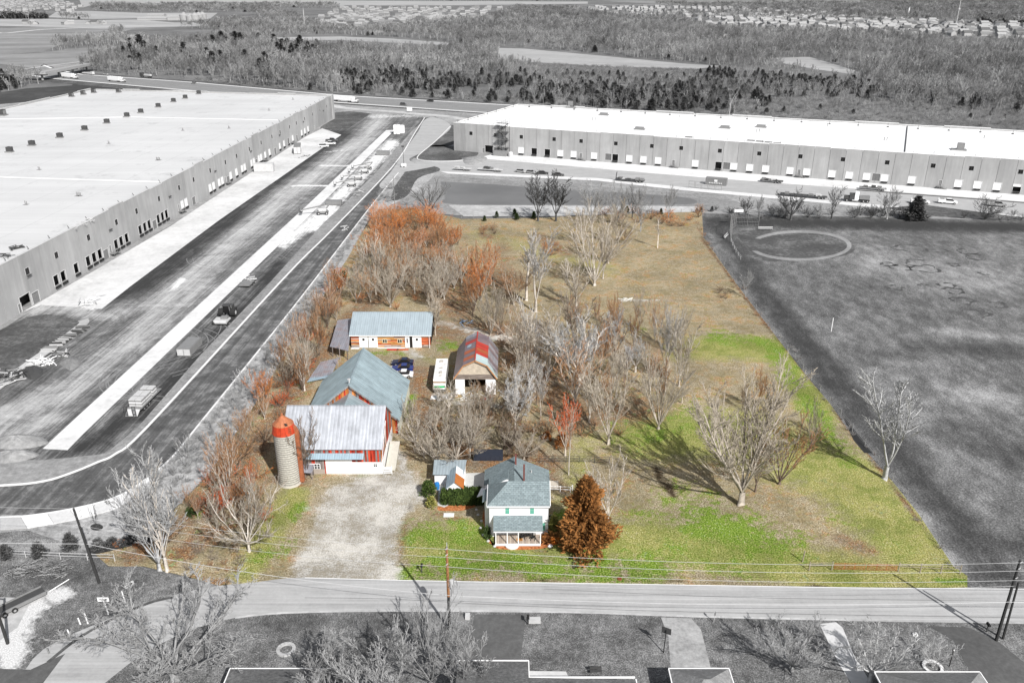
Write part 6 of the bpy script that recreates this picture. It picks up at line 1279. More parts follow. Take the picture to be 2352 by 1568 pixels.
# keep off the warehouses
whr = np.array([(-28,408),(6,480),(240,388),(300,360),(280,270),(199,313)]); keep &= ~inpoly(A[:, :2], whr)
keep &= ~inpoly(A[:, :2], np.array([(-130,100),(-105,545),(-275,555),(-320,100)]))
cl = np.sin(A[:, 0]*.021+np.cos(A[:, 1]*.013)*2)+np.sin(A[:, 1]*.027+A[:, 0]*.008)
keep &= ~((cl < -1.45) & (rs.rand(len(A)) < .8))
A = A[keep]; px = px[keep]; n = len(A)
ced = inpoly(px, CED[0]) & (rs.rand(n) < .3*(1+.8*np.sin(A[:, 0]*.02+A[:, 1]*.031))); ced |= (rs.rand(n) < .012); ced |= inpoly(px, [(780,150),(1150,170),(1290,150),(1700,160),(2352,200),(2352,300),(1950,275),(1160,236),(784,214)]) & (rs.rand(n) < .1)
for cp, pr in (([(620,100),(735,98),(735,150),(640,150)], .2), ([(290,110),(345,112),(340,160),(300,165)], .16), ([(0,28),(112,30),(112,48),(0,46)], .8), ([(-60,160),(45,160),(40,215),(-60,215)], .8), ([(500,80),(560,80),(560,110),(500,110)], .25),([(2230,30),(2352,34),(2352,60),(2250,60)],.4),([(800,20),(1160,16),(1160,60),(800,66)],.05)):
    ced |= inpoly(px, cp) & (rs.rand(n) < pr)
pine = ced & inpoly(px, [(280,90),(740,90),(760,165),(280,170)])
hh = np.where(ced & ~pine, .7+.6*rs.rand(n), .75+.45*rs.rand(n)); low = sc_[keep] | (inpoly(px, CED[0]) & ~ced)
hh = np.where(low, hh*.55, hh)
hh = hh*(.85+.15*np.sin(A[:, 0]*.01)*np.cos(A[:, 1]*.012)); wd = hh*np.maximum(1, A[:, 2]/8.5)**.9
dist = A[:, 1]; order = np.argsort(dist)
kinds = rs.randint(0, 4, n)
solo_b, solo_c = [], []
for i in order:
    (solo_c if ced[i] else solo_b).append(i)
near = set(solo_b[:90]) | set(solo_c[:110])
for i in near:
    if ced[i]: evergreen('pine' if pine[i] else ('cedar' if kinds[i] % 2 else 'cedar2'), (A[i, 0], A[i, 1], -.1), 16*hh[i] if pine[i] else 6.2*hh[i], 'dark evergreen at the near edge of the woods beyond the highway', rs.rand()*6, 'evergreens at the near edge of the woods')
    else: place_tree(['far1','far2','far3','far1'][kinds[i]], (A[i, 0], A[i, 1], -.1), 16*hh[i], 'bare grey tree at the near edge of the woods beyond the highway', rs.rand()*6, group='bare trees at the near edge of the woods')
rest = np.array([i not in near for i in range(n)])
BK['f1'] = bark('woods_twigs', (.36,)*3, .45, .3); BK['f2'] = bark('woods_twigs_dark', (.24,)*3, .45, .3); BK['f3'] = bark('woods_twigs_pale', (.46,)*3, .45, .3); BK['f4'] = bark('woods_trunk', (.42,)*3, .35, .3)
# broad-twig versions so that distant crowns keep their tone
for key, seed, h, st, fz, sp_ in (('w1', 41, 17, 4, .25, .45), ('w2', 42, 17, 3, .35, .4), ('w3', 43, 14, 5, .15, .6), ('w4', 44, 17, 4, .3, .5)):
    make_proto(key, '', 'grey', 't_grey', seed=seed, height=h, r0=.24, stems=st, forkz=fz, spread=sp_, levels=3, nseg=(6, 4, 3, 1), trop=.05, side=.65, ratio=.48, wob=.1, minr=.075, cut=1, kids=(1.4, 1.4, 1.4))
protos = [('w1', 'f1', 'f4'), ('w2', 'f2', 'f1'), ('w3', 'f3', 'f4'), ('w4', 'f1', 'f1')]
for k, (key, tw, tr) in enumerate(protos):
    sel = rest & ~ced & (kinds == k); m = sel.sum()
    po = single(key, 'bare_tree', tw, tr, 16, at(700+90*k, 190-6*k, 0), ['bare tree with light crown','dark-crowned bare tree','pale low-forked bare tree','dense grey bare tree'][k]+' just inside the woods beyond the highway', 'tree')
    s0 = po.scale[0]; pts = np.hstack([A[sel][:, :2], np.full((m, 1), -.2)])
    gn_scatter('bare_woods', po, pts, np.stack([s0*wd[sel], s0*wd[sel], s0*hh[sel]], 1), rs.rand(m)*6.28, ['bare woods stretching to the horizon, lighter crowns','bare woods stretching to the horizon, darker crowns','bare woods stretching to the horizon, palest crowns','bare woods stretching to the horizon, dense crowns'][k])
for k, (key, msk) in enumerate((('cedar', ced & ~pine), ('pine', pine))):
    sel = rest & msk; m = sel.sum(); cm = EV[key][1]
    po = link(cm, 'cedar_tree' if k == 0 else 'pine_tree', None, at(900-300*k, 205-25*k)); tag(po, 'dark cedar standing among bare trees just beyond the highway' if k == 0 else 'dark pine standing among bare trees beyond the highway', 'tree')
    gn_scatter('evergreen_woods', po, np.hstack([A[sel][:, :2], np.full((m, 1), -.2)]), np.stack([wd[sel]*1.05, wd[sel]*1.05, hh[sel]*1.05], 1), rs.rand(m)*6.28, 'dark cedars scattered through the woods' if k == 0 else 'dark pines scattered through the woods')
# knee-high brush on open ground
po = single('shrub', 'brush_clump', 'f1', 'grey', 3, at(2000,262), 'low grey brush on the open ground behind the right warehouse', 'shrub')
BR = [[(784,214),(1163,236),(1163,224),(784,200)],[(1163,236),(1600,262),(2352,300),(2352,255),(2000,225),(1600,235),(1163,222)],[(440,186),(784,214),(784,205),(440,176)],[(1145,137),(1230,146),(1600,161),(1600,190),(1145,180)]]
q = np.vstack([sample(b, 4.2, .6) for b in BR]); q = q[~inpoly(q, whr)]; rs = np.random.RandomState(9); n2 = len(q)
gn_scatter('brush', po, np.hstack([q, np.full((n2, 1), -.1)]), po.scale[0]*(.4+1.1*rs.rand(n2, 1)**2)*np.array([[1.3, 1.3, .8]]), rs.rand(n2)*6.28, 'grey brush covering the ground along the highway and behind the right warehouse')
NWOOD = n
# ============================================================= OBJECTS
def wire(pts, sag=.6, r=.03, label='', n=14, mat=None, grp='wires between the roadside poles'):
    mb = MB(); a, b = map(Vector, pts); prev = a
    for k in range(1, n+1):
        t = k/n; q = a.lerp(b, t)-Vector((0, 0, sag*4*t*(1-t))); mb.tube(prev, q, r, r, 3, False); prev = q
    o = mb.build('power_line', mat or WIRE); tag(o, label, 'power line', grp); return o
WIRE = plain('wire_light', .55, .5); POLE = plain('pole_dark', .035, .9); POLEB = plain('pole_brown', (.3, .14, .06), .9, 0, .3, 3)
def upole(p, h, label, mat, arms=(11.2,), tr=None, lean=(0, 0)):
    t = thing('utility_pole', label, 'utility pole', p); MB().tube((0, 0, -.1), (lean[0], lean[1], h), .2, .14, 8).build('pole', mat, t)
    for z in (h-.1, h-1., h-2.4): MB().tube((-.12, -.3, z), (.12, -.3, z+.22), .07, .05, 6).build('insulator', M['ltgrey'], t)
    if tr: b = MB().lathe([(0, tr-.5), (.28, tr-.45), (.28, tr+.45), (0, tr+.5)], 10, (.45, 0)).build('transformer', M['ltgrey'], t)
    return t
p1, p2, p3 = at(228, 1338), at(1033, 1445), at(2288, 1470)
upole(p1, 12., 'leaning dark utility pole near the sidewalk at lower left', POLE, lean=(-1.1, .2))
t = upole(p2, 12.7, 'brown utility pole with grey transformer in front of the farmhouse', POLE, tr=7.3)
MB().tube((0, 0, 5.3), (0, 0, 12.72), .185, .15, 8, False).build('upper_pole', POLEB, t); MB().tube((.05, -.12, 12.7), (.05, -.12, 13.5), .04).build('pin', M['ltgrey'], t)
upole(p3, 12.2, 'dark utility pole at the right border beside the driveway', POLE, tr=None)
t = thing('utility_pole', 'short dark brace pole leaning on the right border pole', 'utility pole', p3+Vector((1., .3, 0))); MB().tube((0, 0, 0), (-.4, -.3, 9), .16, .12).build('pole', POLE, t); MB().box(-.9, -.5, -.3, .1, 5., 5.8).build('meter_box', M['mid'], t)
p4 = at(18, 1477); t = thing('utility_pole', 'short thick dark pole by the concrete pad at the left border', 'utility pole', p4); MB().tube((0, 0, 0), (-.3, .2, 7.8), .2, .15, 8).tube((-.2, .1, 7.7), (-2., 1.5, 6.5), .1, .1).build('pole', POLE, t); MB().tube((-3.2, 1.5, 0), (-.3, .2, 5.5), .12, .12, 6).build('brace', POLE, t)
pm = Vector((-122, 96, 0)); pr = Vector((135, 82, 0)); hs3 = [(12.6, 'top'), (11.4, 'second'), (10., 'third')]
for z, nm in hs3:
    wire([p2+Vector((0, -.25, z)), p3+Vector((0, -.25, z-.5))], 1.1, .024, nm+' wire from the top between the brown pole and the right border pole')
    wire([p3+Vector((0, -.25, z-.5)), pr+Vector((0, 0, z))], 1.1, .024, nm+' wire from the top leaving the right border pole')
    wire([p1+Vector((-1, .1, z-.6)), p2+Vector((0, -.25, z))], .9, .018, nm+' thin wire between the leaning pole and the brown pole')
    wire([pm+Vector((0, 0, z)), p1+Vector((-1, .1, z-.6))], .9, .02, nm+' wire left of the leaning pole')
wire([p2+Vector((0, -.2, 7.9)), p3+Vector((0, -.2, 8.6))], 1., .022, 'lower wire between the brown pole and the right border pole')
wire([p2+Vector((0, -.2, 5.6)), p3+Vector((0, -.2, 6.2))], .9, .032, 'lowest thick cable between the brown pole and the right border pole')
wire([p1+Vector((-.5, .1, 6.4)), p2+Vector((0, -.2, 5.6))], .9, .032, 'lowest thick cable between the leaning pole and the brown pole')
wire([pm+Vector((0, 0, 6)), p1+Vector((-.5, .1, 6.4))], .9, .04, 'lowest thick cable left of the leaning pole')
wire([p3+Vector((0, -.2, 6.2)), pr+Vector((0, 0, 6))], .9, .032, 'lowest thick cable right of the right border pole')
# ---- fences
def fence(name, pts, step, h, label, mat, rails=(), r=.07, wr=.02, cat='fence', wmat=None):
    t = thing(name, label, cat, (0, 0, 0)); P = [at(*p) for p in pts]; prev = None
    pm_ = MB().tube((0, 0, 0), (0, 0, h), r, r*.9, 6).mesh('post', mat); posts = []
    for a, b in zip(P[:-1], P[1:]):
        L_ = (b-a).length; n = max(1, round(L_/step))
        for k in range(n): posts.append(a.lerp(b, k/n))
    posts.append(P[-1])
    for q in posts: link(pm_, 'post', t, q)
    for z in rails:
        m = MB()
        for a, b in zip(posts[:-1], posts[1:]): m.tube(a+Vector((0, 0, z)), b+Vector((0, 0, z)), wr, wr, 4, False)
        m.build('rail' if wr > .03 else 'fence_wire', wmat or mat, t)
    return t
PW = plain('post_wood', (.3, .26, .2)); PG = plain('post_grey', .25)
fence('fence', [(1616,545),(1690,650),(1776,764),(1905,925),(2050,1102),(2195,1305)], 5.2, 1.4, 'post and wire fence along the right side of the farm', PG, (.4, .8, 1.2))
fence('fence', [(1060,502),(1250,499),(1420,491),(1612,486)], 4, 1.2, 'post and wire fence along the back of the farm facing the pond', PG, (.6, 1.1))
fence('fence', [(1600,772),(1690,769),(1776,764)], 6, 1.3, 'cross fence between the tan field and the green lawn', PW, (.6, 1.1))
fence('fence', [(1858,1310),(1910,1309)], 3, 1.5, 'short board fence left of the red gate', PW, (.9, 1.3), .09, .04)
fence('fence', [(2063,1312),(2113,1314),(2160,1317),(2204,1318)], 3, 1.5, 'board fence right of the red gate to the corner post', PW, (.9, 1.3), .09, .04)
for i, (u, v) in enumerate([(1843,1290)]):
    o = MB().tube((0, 0, 0), (.1, 0, 1.9), .09).build('fence_post', PW, None, at(u, v)); tag(o, 'single grey post standing behind the fence left of the red gate', 'post')
RG_ = plain('gate_rust', (.42, .1, .03), .6, .1, .3, 3)
for i, (a, b) in enumerate((((1915,1309),(1985,1311)), ((1990,1311),(2058,1313)))):
    A_, B_ = at(*a), at(*b); t = thing('gate', ['left leaf of the rusty red farm gate by the road', 'right leaf of the rusty red farm gate by the road'][i], 'gate', A_, math.atan2(B_.y-A_.y, B_.x-A_.x)); L_ = (B_-A_).length
    for k in range(6): MB().tube((0, 0, .25+.2*k), (L_, 0, .25+.2*k), .02, .02, 5).build('bar', RG_, t)
    for x in (0, L_*.33, L_*.66, L_): MB().tube((x, .03, .2), (x, .03, 1.3), .03, .03, 5).build('upright', RG_, t)
fence('fence', [(1240,1062),(1330,1062),(1400,1064)], 2.6, 1.3, 'dark metal pen fence behind the farmhouse', M['dkgrey'], (.3, .6, .9, 1.25), .05, .03)
fence('fence', [(1263,1128),(1310,1130),(1315,1126)], 2, 1.1, 'white picket fence right of the farmhouse', WHT, (.5, 1.), .06, .04)
fence('fence', [(-20,1276),(60,1280),(140,1284),(264,1288)], 4.5, 1.2, 'wire fence with grey posts behind the brush pile at lower left', M['ltgrey'], (1.1, .6), .06, .04)
# backstop
def backstop():
    p = at(1699, 524); t = thing('backstop', 'tall chain-link backstop with white sign at the ballfield corner', 'backstop', (0, 0, 0))
    pts = [(1676,533),(1699,525),(1738,523)]; P = [at(1690,528), at(1692,545), at(1678,528)]
    line = [at(1679,555), at(1676,530), at(1690,520), at(1742,519)]
    for a, b in zip(line[:-1], line[1:]):
        for k in range(3):
            q = a.lerp(b, k/3 if b is not line[-1] else k/2); MB().tube(q, q+Vector((0, 0, 5.4)), .07, .07, 5).build('post', M['steel'], t)
        for z in (.3, 1.5, 3, 5.3): MB().tube(a+Vector((0, 0, z)), b+Vector((0, 0, z)), .04, .04, 4).build('rail', M['steel'], t)
        m = MB(); n = 14
        for k in range(1, n): q = a.lerp(b, k/n); m.tube(q, q+Vector((0, 0, 5.2)), .015, .015, 3, False)
        m.build('chain_link', M['ltgrey'], t)
    a = at(1690,520); d = (at(1742,519)-a).normalized(); MB().add([tuple(a+d*x+Vector((0, -.1, z))) for x, z in ((-1, 4.9), (2, 4.9), (2, 5.8), (-1, 5.8))]+[tuple(a+d*x+Vector((0, 0, z))) for x, z in ((-1, 4.9), (2, 4.9), (2, 5.8), (-1, 5.8))], [(0, 1, 2, 3), (7, 6, 5, 4), (0, 4, 5, 1), (1, 5, 6, 2), (2, 6, 7, 3), (3, 7, 4, 0)]).build('sign_board', M['white'], t)
backstop()
fence('fence', [(1679,556),(1690,580),(1701,596)], 4, 1.2, 'low chain-link fence running from the backstop along the ballfield', M['ltgrey'], (.6, 1.15), .05, .03)
def bench(u, v, rz, label):
    t = thing('bench', label, 'bench', at(u, v), rz); MB().box(-2.4, 2.4, -.2, .2, .42, .5).build('seat', M['ltgrey'], t); MB().box(-2.4, 2.4, .25, .31, .7, 1.).build('backrest', M['ltgrey'], t)
    for x in (-2., 2.): MB().box(x, x+.1, -.2, .3, 0, .42).build('leg', M['dkgrey'], t)
bench(1818-60, 528, 0, 'long pale bench beyond the infield near the backstop'); bench(1668, 545, 1.1, 'dark bench left of the low ballfield fence')
for u, v, l in ((1694,592,'left'),(1860,536,'back'),(1908,561,'front right')):
    pass
o = MB().tube((0, 0, 0), (0, 0, 3.4), .09, .09, 6).build('white_post', M['white'], None, at(1909, 761)); tag(o, 'lone white foul post standing in the grey park grass', 'post')
# ---- vehicles
TY = plain('tyre', .025, .9); RI = plain('rim', .5, .3, .6); HL = plain('headlamp', .8, .2); 
def wheels(t, xs, yw, r, w=.28):
    m = MB().tube((0, -w/2, 0), (0, w/2, 0), r, r, 14).mesh('tyre', TY); rm = MB().tube((0, -w/2-.01, 0), (0, w/2+.01, 0), r*.5, r*.5, 10).mesh('rim', RI)
    for x in xs:
        for s in (-1, 1):
            o = link(m, 'wheel', t, (x, s*yw, r)); link(rm, 'rim', o, (0, 0, 0))
def car(u, v, rz, c, label, L_=4.6, suv=False, grp=None, pos=None):
    t = thing('parked_car', label, 'car', pos if pos is not None else at(u, v), rz, grp); g = G('car_paint', .25, .6); cc_ = c if isinstance(c, tuple) else (c,)*3; pm_ = g.done(cc_)
    a = L_/2; h = .95 if suv else .78; z = .32
    MB().profy([(-a, z), (a, z), (a, z+.35), (a-.15, h-.05), (a-1.3, h+.08), (-a+.9, h+.1), (-a+.05, h), (-a, z+.35)], -.88, .88).build('body', pm_, t)
    r_ = 1.75 if suv else 1.42; b = -a+.25 if suv else -a+.75
    m = MB(); w1, w2 = .82, .66
    x = [(b, h+.1), (b+.55 if not suv else b+.25, r_-.02), (a-2.1, r_-.02), (a-1.35, h+.1)]
    m.add([(x[0][0], -w1, x[0][1]), (x[3][0], -w1, x[3][1]), (x[3][0], w1, x[3][1]), (x[0][0], w1, x[0][1]), (x[1][0], -w2, x[1][1]), (x[2][0], -w2, x[2][1]), (x[2][0], w2, x[2][1]), (x[1][0], w2, x[1][1])], [(0, 1, 5, 4), (1, 2, 6, 5), (2, 3, 7, 6), (3, 0, 4, 7), (4, 5, 6, 7), (3, 2, 1, 0)]); m.build('windows', M['glassd'], t)
    MB().box(x[1][0]+.05, x[2][0]-.02, -w2-.02, w2+.02, r_-.02+.001, r_+.04).build('roof', pm_, t)
    for s in (-1, 1): MB().box(a-.03, a+.02, s*.62-.17, s*.62+.17, .58, .74).build('headlight', HL, t); MB().box(-a-.02, -a+.03, s*.64-.15, s*.64+.15, .62, .78).build('tail_light', plain('tail_red', (.3, .02, .02), .3) if isinstance(c, tuple) else M['mid'], t)
    wheels(t, (-a+.85, a-.9), .82, .33); return t
def pickup(u, v, rz, c, label, grp=None, service=False):
    t = thing('pickup_truck', label, 'pickup truck', at(u, v), rz, grp); g = G('truck_paint', .25, .6); pm_ = g.done((c,)*3)
    MB().profy([(-1.1, .5), (2.9, .5), (2.9, 1.1), (1.75, 1.25), (-1.1, 1.3)], -.95, .95).build('body', pm_, t)
    m = MB(); m.add([(-1., -.85, 1.3), (1.7, -.85, 1.26), (1.7, .85, 1.26), (-1., .85, 1.3), (-.8, -.72, 1.95), (.9, -.72, 1.95), (.9, .72, 1.95), (-.8, .72, 1.95)], [(0, 1, 5, 4), (1, 2, 6, 5), (2, 3, 7, 6), (3, 0, 4, 7), (4, 5, 6, 7), (3, 2, 1, 0)]); m.build('windows', M['glassd'], t)
    MB().box(-.8, .85, -.74, .74, 1.952, 2.02).build('roof', pm_, t)
    if service:
        MB().box(-3.6, -1.15, -1.05, -.6, .6, 1.7).box(-3.6, -1.15, .6, 1.05, .6, 1.7).build('tool_body', pm_, t); MB().box(-3.6, -1.15, -.59, .59, .6, .9).build('bed', M['dkgrey'], t); MB().box(-2.9, -1.6, -.3, .3, .9, 1.9).tube((-3., 0, 1.9), (-3., 0, 2.8), .06).build('compressor', M['mid'], t)
    else:
        MB().box(-3., -1.15, -.95, -.85, .55, 1.3).box(-3., -1.15, .85, .95, .55, 1.3).box(-3.05, -2.95, -.85, .85, .55, 1.3).build('bed_wall', pm_, t); MB().box(-2.94, -1.15, -.84, .84, .55, .7).build('bed', M['dkgrey'], t)
    wheels(t, (-2.2, 1.9), .9, .42)
    for s in (-1, 1): MB().box(2.88, 2.93, s*.7-.15, s*.7+.15, .8, .98).build('headlight', HL, t)
    return t
# cars by the big barn
car(0, 0, math.pi+.0, (.012, .016, .045), 'dark navy car behind the large barn, farthest of three', pos=(-23.4, 160.9, 0)); car(0, 0, math.pi, (.02, .035, .16), 'blue car behind the large barn between navy and white ones', pos=(-23.1, 157.9, 0)); car(0, 0, math.pi, (.75, .75, .75), 'white car mostly hidden behind the large barn roof', pos=(-22.8, 155., 0))
# cars on the right yard
for u, v, rz, c, l in [(1196,396,-.6,.4,'silver car, leftmost of four parked on the right yard'),(1219,398,-.6,.35,'grey car, second of four parked on the right yard'),(1246,400,-.15,.03,'black car, third of four parked on the right yard'),(1282,404,-.2,.05,'dark car, rightmost of four parked on the right yard')]: car(u, v, rz, c, l, 5.2, grp=None)
car(1152, 353, .3, .03, 'black car beside the scaffold stair tower', 5, True)
car(744, 338, .05, .75, 'white wagon parked at the apron edge by the left warehouse', 4.9, True); pickup(758, 333, 0, .7, 'white pickup parked behind the white wagon by the left warehouse'); pickup(762, 326, 0, .08, 'dark pickup parked farthest at the apron edge by the left warehouse')
pickup(2115, 468, -.3, .75, 'white service truck behind the dark evergreen', service=True); pickup(2178, 468, -.35, .8, 'white service truck standing right of the dark evergreen', service=True); pickup(2290, 474, -.35, .3, 'grey utility truck near the right border of the yard', service=True)
def semi(loc, rz, label, trailer=True, dark=False):
    t = thing('semi_truck', label, 'truck', loc, rz); pm_ = M['dkgrey'] if dark else M['white']
    MB().box(2.2, 4., -.95, .95, .9, 2.1).build('hood', pm_, t); MB().box(.4, 2.2, -1.2, 1.2, .9, 3.).build('cab', pm_, t); MB().box(-1., .39, -1.2, 1.2, .9, 3.7).build('sleeper', M['white'] if dark else pm_, t)
    MB().box(2.205, 2.26, -1.05, 1.05, 2.15, 2.9).build('windshield', M['glassd'], t); MB().box(-5., 4.1, -.5, .5, .6, .88).build('chassis', M['dkgrey'], t); MB().box(4.003, 4.1, -.8, .8, .9, 1.95).build('grille', M['mid'], t)
    for s in (-1, 1): MB().tube((.2, s*1.1, 1), (.2, s*1.1, 4.2), .09).build('exhaust_stack', M['ltgrey'], t); MB().tube((-.8, s*1., .7), (1.2, s*1., .7), .3).build('fuel_tank', M['ltgrey'], t)
    wheels(t, (3., -2.8, -4.2), 1., .52, .4)
    if trailer:
        MB().box(-16.5, -1.8, -1.3, 1.3, 1.2, 4.1).build('trailer', M['white'], t); m = MB().tube((0, -1.2, 0), (0, 1.2, 0), .52, .52, 12).mesh('trailer_wheel', TY)
        for x in (-14.8, -13.5): link(m, 'trailer_wheel', t, (x, 0, .52))
        MB().box(-13, -5, -1.28, -1.2, .5, .9).build('side_skirt', M['ltgrey'], t)
    return t
hw = math.atan2(at(784,228).y-at(250,182).y, at(784,228).x-at(250,182).x)
semi(at(280,189), hw, 'white semi truck with trailer on the highway left of centre'); semi(at(172,181), hw, 'white semi truck on the highway just below the bridge'); semi(at(812,236), hw, 'white semi truck with trailer on the highway behind the left warehouse end')
t = semi(at(1964,463), math.pi-.32, 'dark semi tractor without trailer parked on the right yard', False, True)
MB().box(-4.8, -1.2, -1.1, 1.1, 1.2, 2.4).build('deck_gear', M['mid'], t)
hwc = [(243,172,math.pi,.55,'pale car on the far lanes of the highway near the bridge'),(567,236-18,math.pi,.06,'dark car on the far lanes of the highway above the left warehouse'),(927,242,0,.12,'dark car on the near lanes of the highway right of the warehouse end'),(988,234,math.pi,.05,'black car on the highway farther right'),(445,193,math.pi,.3,'grey car on the far lanes above the left warehouse')]
for u, v, f, c, l in hwc: car(u, v, hw+f, c, l, 5, True)
t = thing('flatbed_truck', 'dark truck hauling a pale load on the far highway lanes', 'truck', at(335,178), hw+math.pi); MB().box(-8, 3, -1.3, 1.3, 1., 1.5).build('bed', M['dkgrey'], t); MB().box(3.1, 6.2, -1.3, 1.3, .8, 3.8).build('cab', M['dkgrey'], t); MB().box(-7, 1, -1., 1., 1.503, 2.8).build('load', M['ltgrey'], t); wheels(t, (-6, -4.6, 4.8), 1.1, .5)
t = thing('flatbed_truck', 'low pale trailer truck under the highway bridge', 'truck', at(205,172), hw); MB().box(-8, 4, -1.3, 1.3, 1., 1.9).build('bed', M['ltgrey'], t); MB().box(4.1, 6.4, -1.2, 1.2, .8, 2.9).build('cab', M['ltgrey'], t); wheels(t, (-6, 5), 1.1, .5)
# bridge
A_, B_ = at(88,168,6), at(184,150,6); e = (B_-A_).normalized(); A2 = at(-60,150,0); A2 = at(-80,152,6); B2 = B_+e*20
BRM = plain('bridge_concrete', .33); bd = thing('bridge', 'concrete road bridge over the highway at upper left', 'bridge', (0, 0, 0)); n = Vector((-e.y, e.x, 0))*6
MB().slab([A_-n, B2-n, B2+n, A_+n], 1.2).build('deck', BRM, bd)
for s in (-1, 1): 
    q = [A_+n*s*.97+Vector((0, 0, .9)), B2+n*s*.97+Vector((0, 0, .9)), B2+n*s+Vector((0, 0, .9)), A_+n*s+Vector((0, 0, .9))]; MB().slab(q, .88).build('parapet', BRM, bd)
for f in (.05, .35, .62, .9):
    q = A_.lerp(B2, f); MB().tube((q.x, q.y, -.3), (q.x, q.y, 4.7), 1., 1., 8).box(q.x-6, q.x+6, q.y-1, q.y+1, 3.9, 4.75).build('pier', BRM, bd)
MB().slab([A2-n+Vector((0, 0, -6.1)), A_-n, A_+n, A2+n+Vector((0, 0, -6.1))], 1.).build('approach', BRM, bd)
# road sign by the highway
t = thing('highway_sign', 'dark panelled highway sign beside the far lanes', 'sign', at(648,250-55)); 
for x in (-3, 3): MB().tube((x, 0, 0), (x, 0, 7), .2).build('post', M['mid'], t)
for i in range(2):
    for k in range(3): MB().box(-4+4.1*i, -.1+4.1*i, -.4, -.25, 4+1.7*k, 5.5+1.7*k).build('sign_panel', M['mid'], t)
t = thing('road_sign', 'small white sign on posts between highway and frontage road', 'sign', at(1158-217,262-3)); MB().box(-1.6, 1.6, -.1, 0, 1.2, 3.4).build('panel', M['white'], t); MB().box(-1.3, -1.15, 0, .1, 0, 1.2).box(1.15, 1.3, 0, .1, 0, 1.2).build('post', M['mid'], t)
# ---- containers and machines
def container(u, v, L_, W_, h_, rz, mat, label, ribs=10, loc=None, doors=True):
    t = thing('container', label, 'container', loc or at(u, v), rz); MB().box(-L_/2, L_/2, -W_/2, W_/2, .15, h_).build('body', mat, t); m = MB()
    for k in range(ribs): x = -L_/2+L_*(k+.5)/ribs; m.box(x-.06, x+.06, -W_/2-.05, -W_/2-.002, .25, h_-.1)
    m.build('side_rib', mat, t)
    if doors:
        for s in (0, 1): MB().box(-L_/2-.05, -L_/2-.002, -W_/2+.1+s*W_/2, -.05+s*W_/2, .3, h_-.15).build('door', M['ltgrey'], t)
    return t
YA = YD-.0
container(0, 0, 12, 3.2, 3.4, YA+.25, M['mid'], 'dark trailer box with white lettering near the left warehouse', 14, at(684,349))
tx = bpy.data.objects['container']
m = MB()
for k in range(5): m.box(-4+1.5*k, -3+1.5*k, -1.72, -1.66, 1.4, 2.8)
m.build('lettering', M['white'], tx)
container(608,394, 8.2, 3.4, 3.6, .05, M['ltgrey'], 'pale tan storage box on the apron by the left warehouse', 8, doors=False)
container(437,805, 6.6, 3., 1.9, YA, M['mid'], 'open grey dumpster container beside the concrete strip', 9)
o = bpy.data.objects['container.002']; MB().box(-3.0, 3., -1.2, 1.2, 1.905, 1.92).build('inside', M['steel'], o)
container(1645,424, 8.4, 2.6, 2.8, -.38, M['mid'], 'dark storage container with white markings on the right yard', 12)
o = bpy.data.objects['container.003']; m = MB()
for k in range(8): m.box(-2.8+.68*k, -2.4+.68*k, -1.42, -1.36, .6, 1.05)
m.box(-.7, .5, -1.42, -1.36, 1.4, 2.2).build('lettering', M['white'], o)
container(768,470, 5.5, 2.6, 1.6, .0, M['mid'], 'small grey skip bin on the dusty strip', 6); container(1124-0-0,0,1,1,1,0,M['mid'],'x',1) if False else None
container(768+83, 470-115, 5.5, 2.8, 2., 0, M['mid'], 'small dark skip bin near the white tanks', 6) if False else None
container(880,356, 6, 2.8, 1.9, 0, M['mid'], 'small dark skip bin on the dusty strip before the white tank', 6)
container(1122,1052,5,2.,1.2,0,plain('navy_box',(.025,.03,.045)),'dark blue open trailer box behind the farmhouse',6)
o = MB().lathe([(1.6, 0), (1.6, 3.6), (1.2, 4.), (0, 4.1)], 14).build('tank', M['white'], None, at(923,305)); tag(o, 'round white tank at the far end of the concrete strip', 'tank')
o = MB().box(-1.6, -.1, -1.4, 1.4, 0, 4.6).box(.1, 1.7, -1.4, 1.4, 0, 4.6).build('storage_tank', M['white'], None, at(912,307)); tag(o, 'pair of tall white cabinets left of the round white tank', 'tank')
# machines on the strip: boom lifts
def boomlift(u, v, rz, label, s=1.):
    t = thing('boom_lift', label, 'boom lift', at(u, v), rz); t.scale = (s,)*3
    MB().box(-1.6, 1.6, -1.1, 1.1, .5, 1.1).build('chassis', M['mid'], t); wheels(t, (-1.2, 1.2), 1.1, .5, .4); MB().box(-1.2, 1.1, -.9, .9, 1.103, 2.).build('turret', M['ltgrey'], t)
    MB().tube((1.2, 0, 1.9), (2.2, 0, 3.1), .3, .3, 4).tube((2.2, 0, 3.1), (-6., 0, 1.6), .26, .2, 4).build('boom', M['mid'], t); m = MB()
    for x, y in ((-6.1, -1.), (-7, -1.), (-6.1, 1.), (-7, 1.)): m.tube((x, y, .9), (x, y, 2.), .05, .05, 4)
    m.box(-7, -6.1, -1, 1, .85, .93); m.tube((-7, -1, 2), (-7, 1, 2), .05, .05, 4); m.tube((-6.1, -1, 2), (-6.1, 1, 2), .05, .05, 4); m.build('basket', M['dkgrey'], t)
boomlift(742,492,.15,'large boom lift parked alone on the dusty strip',1.15)
for u, v, l in [(845,389,'boom lift in the group of four on the dusty strip, farthest back'),(838,398,'boom lift in the group of four, second from the back'),(823,413,'boom lift in the group of four, third from the back'),(808,428,'boom lift in the group of four, nearest')]: boomlift(u, v, .15, l, 1.)
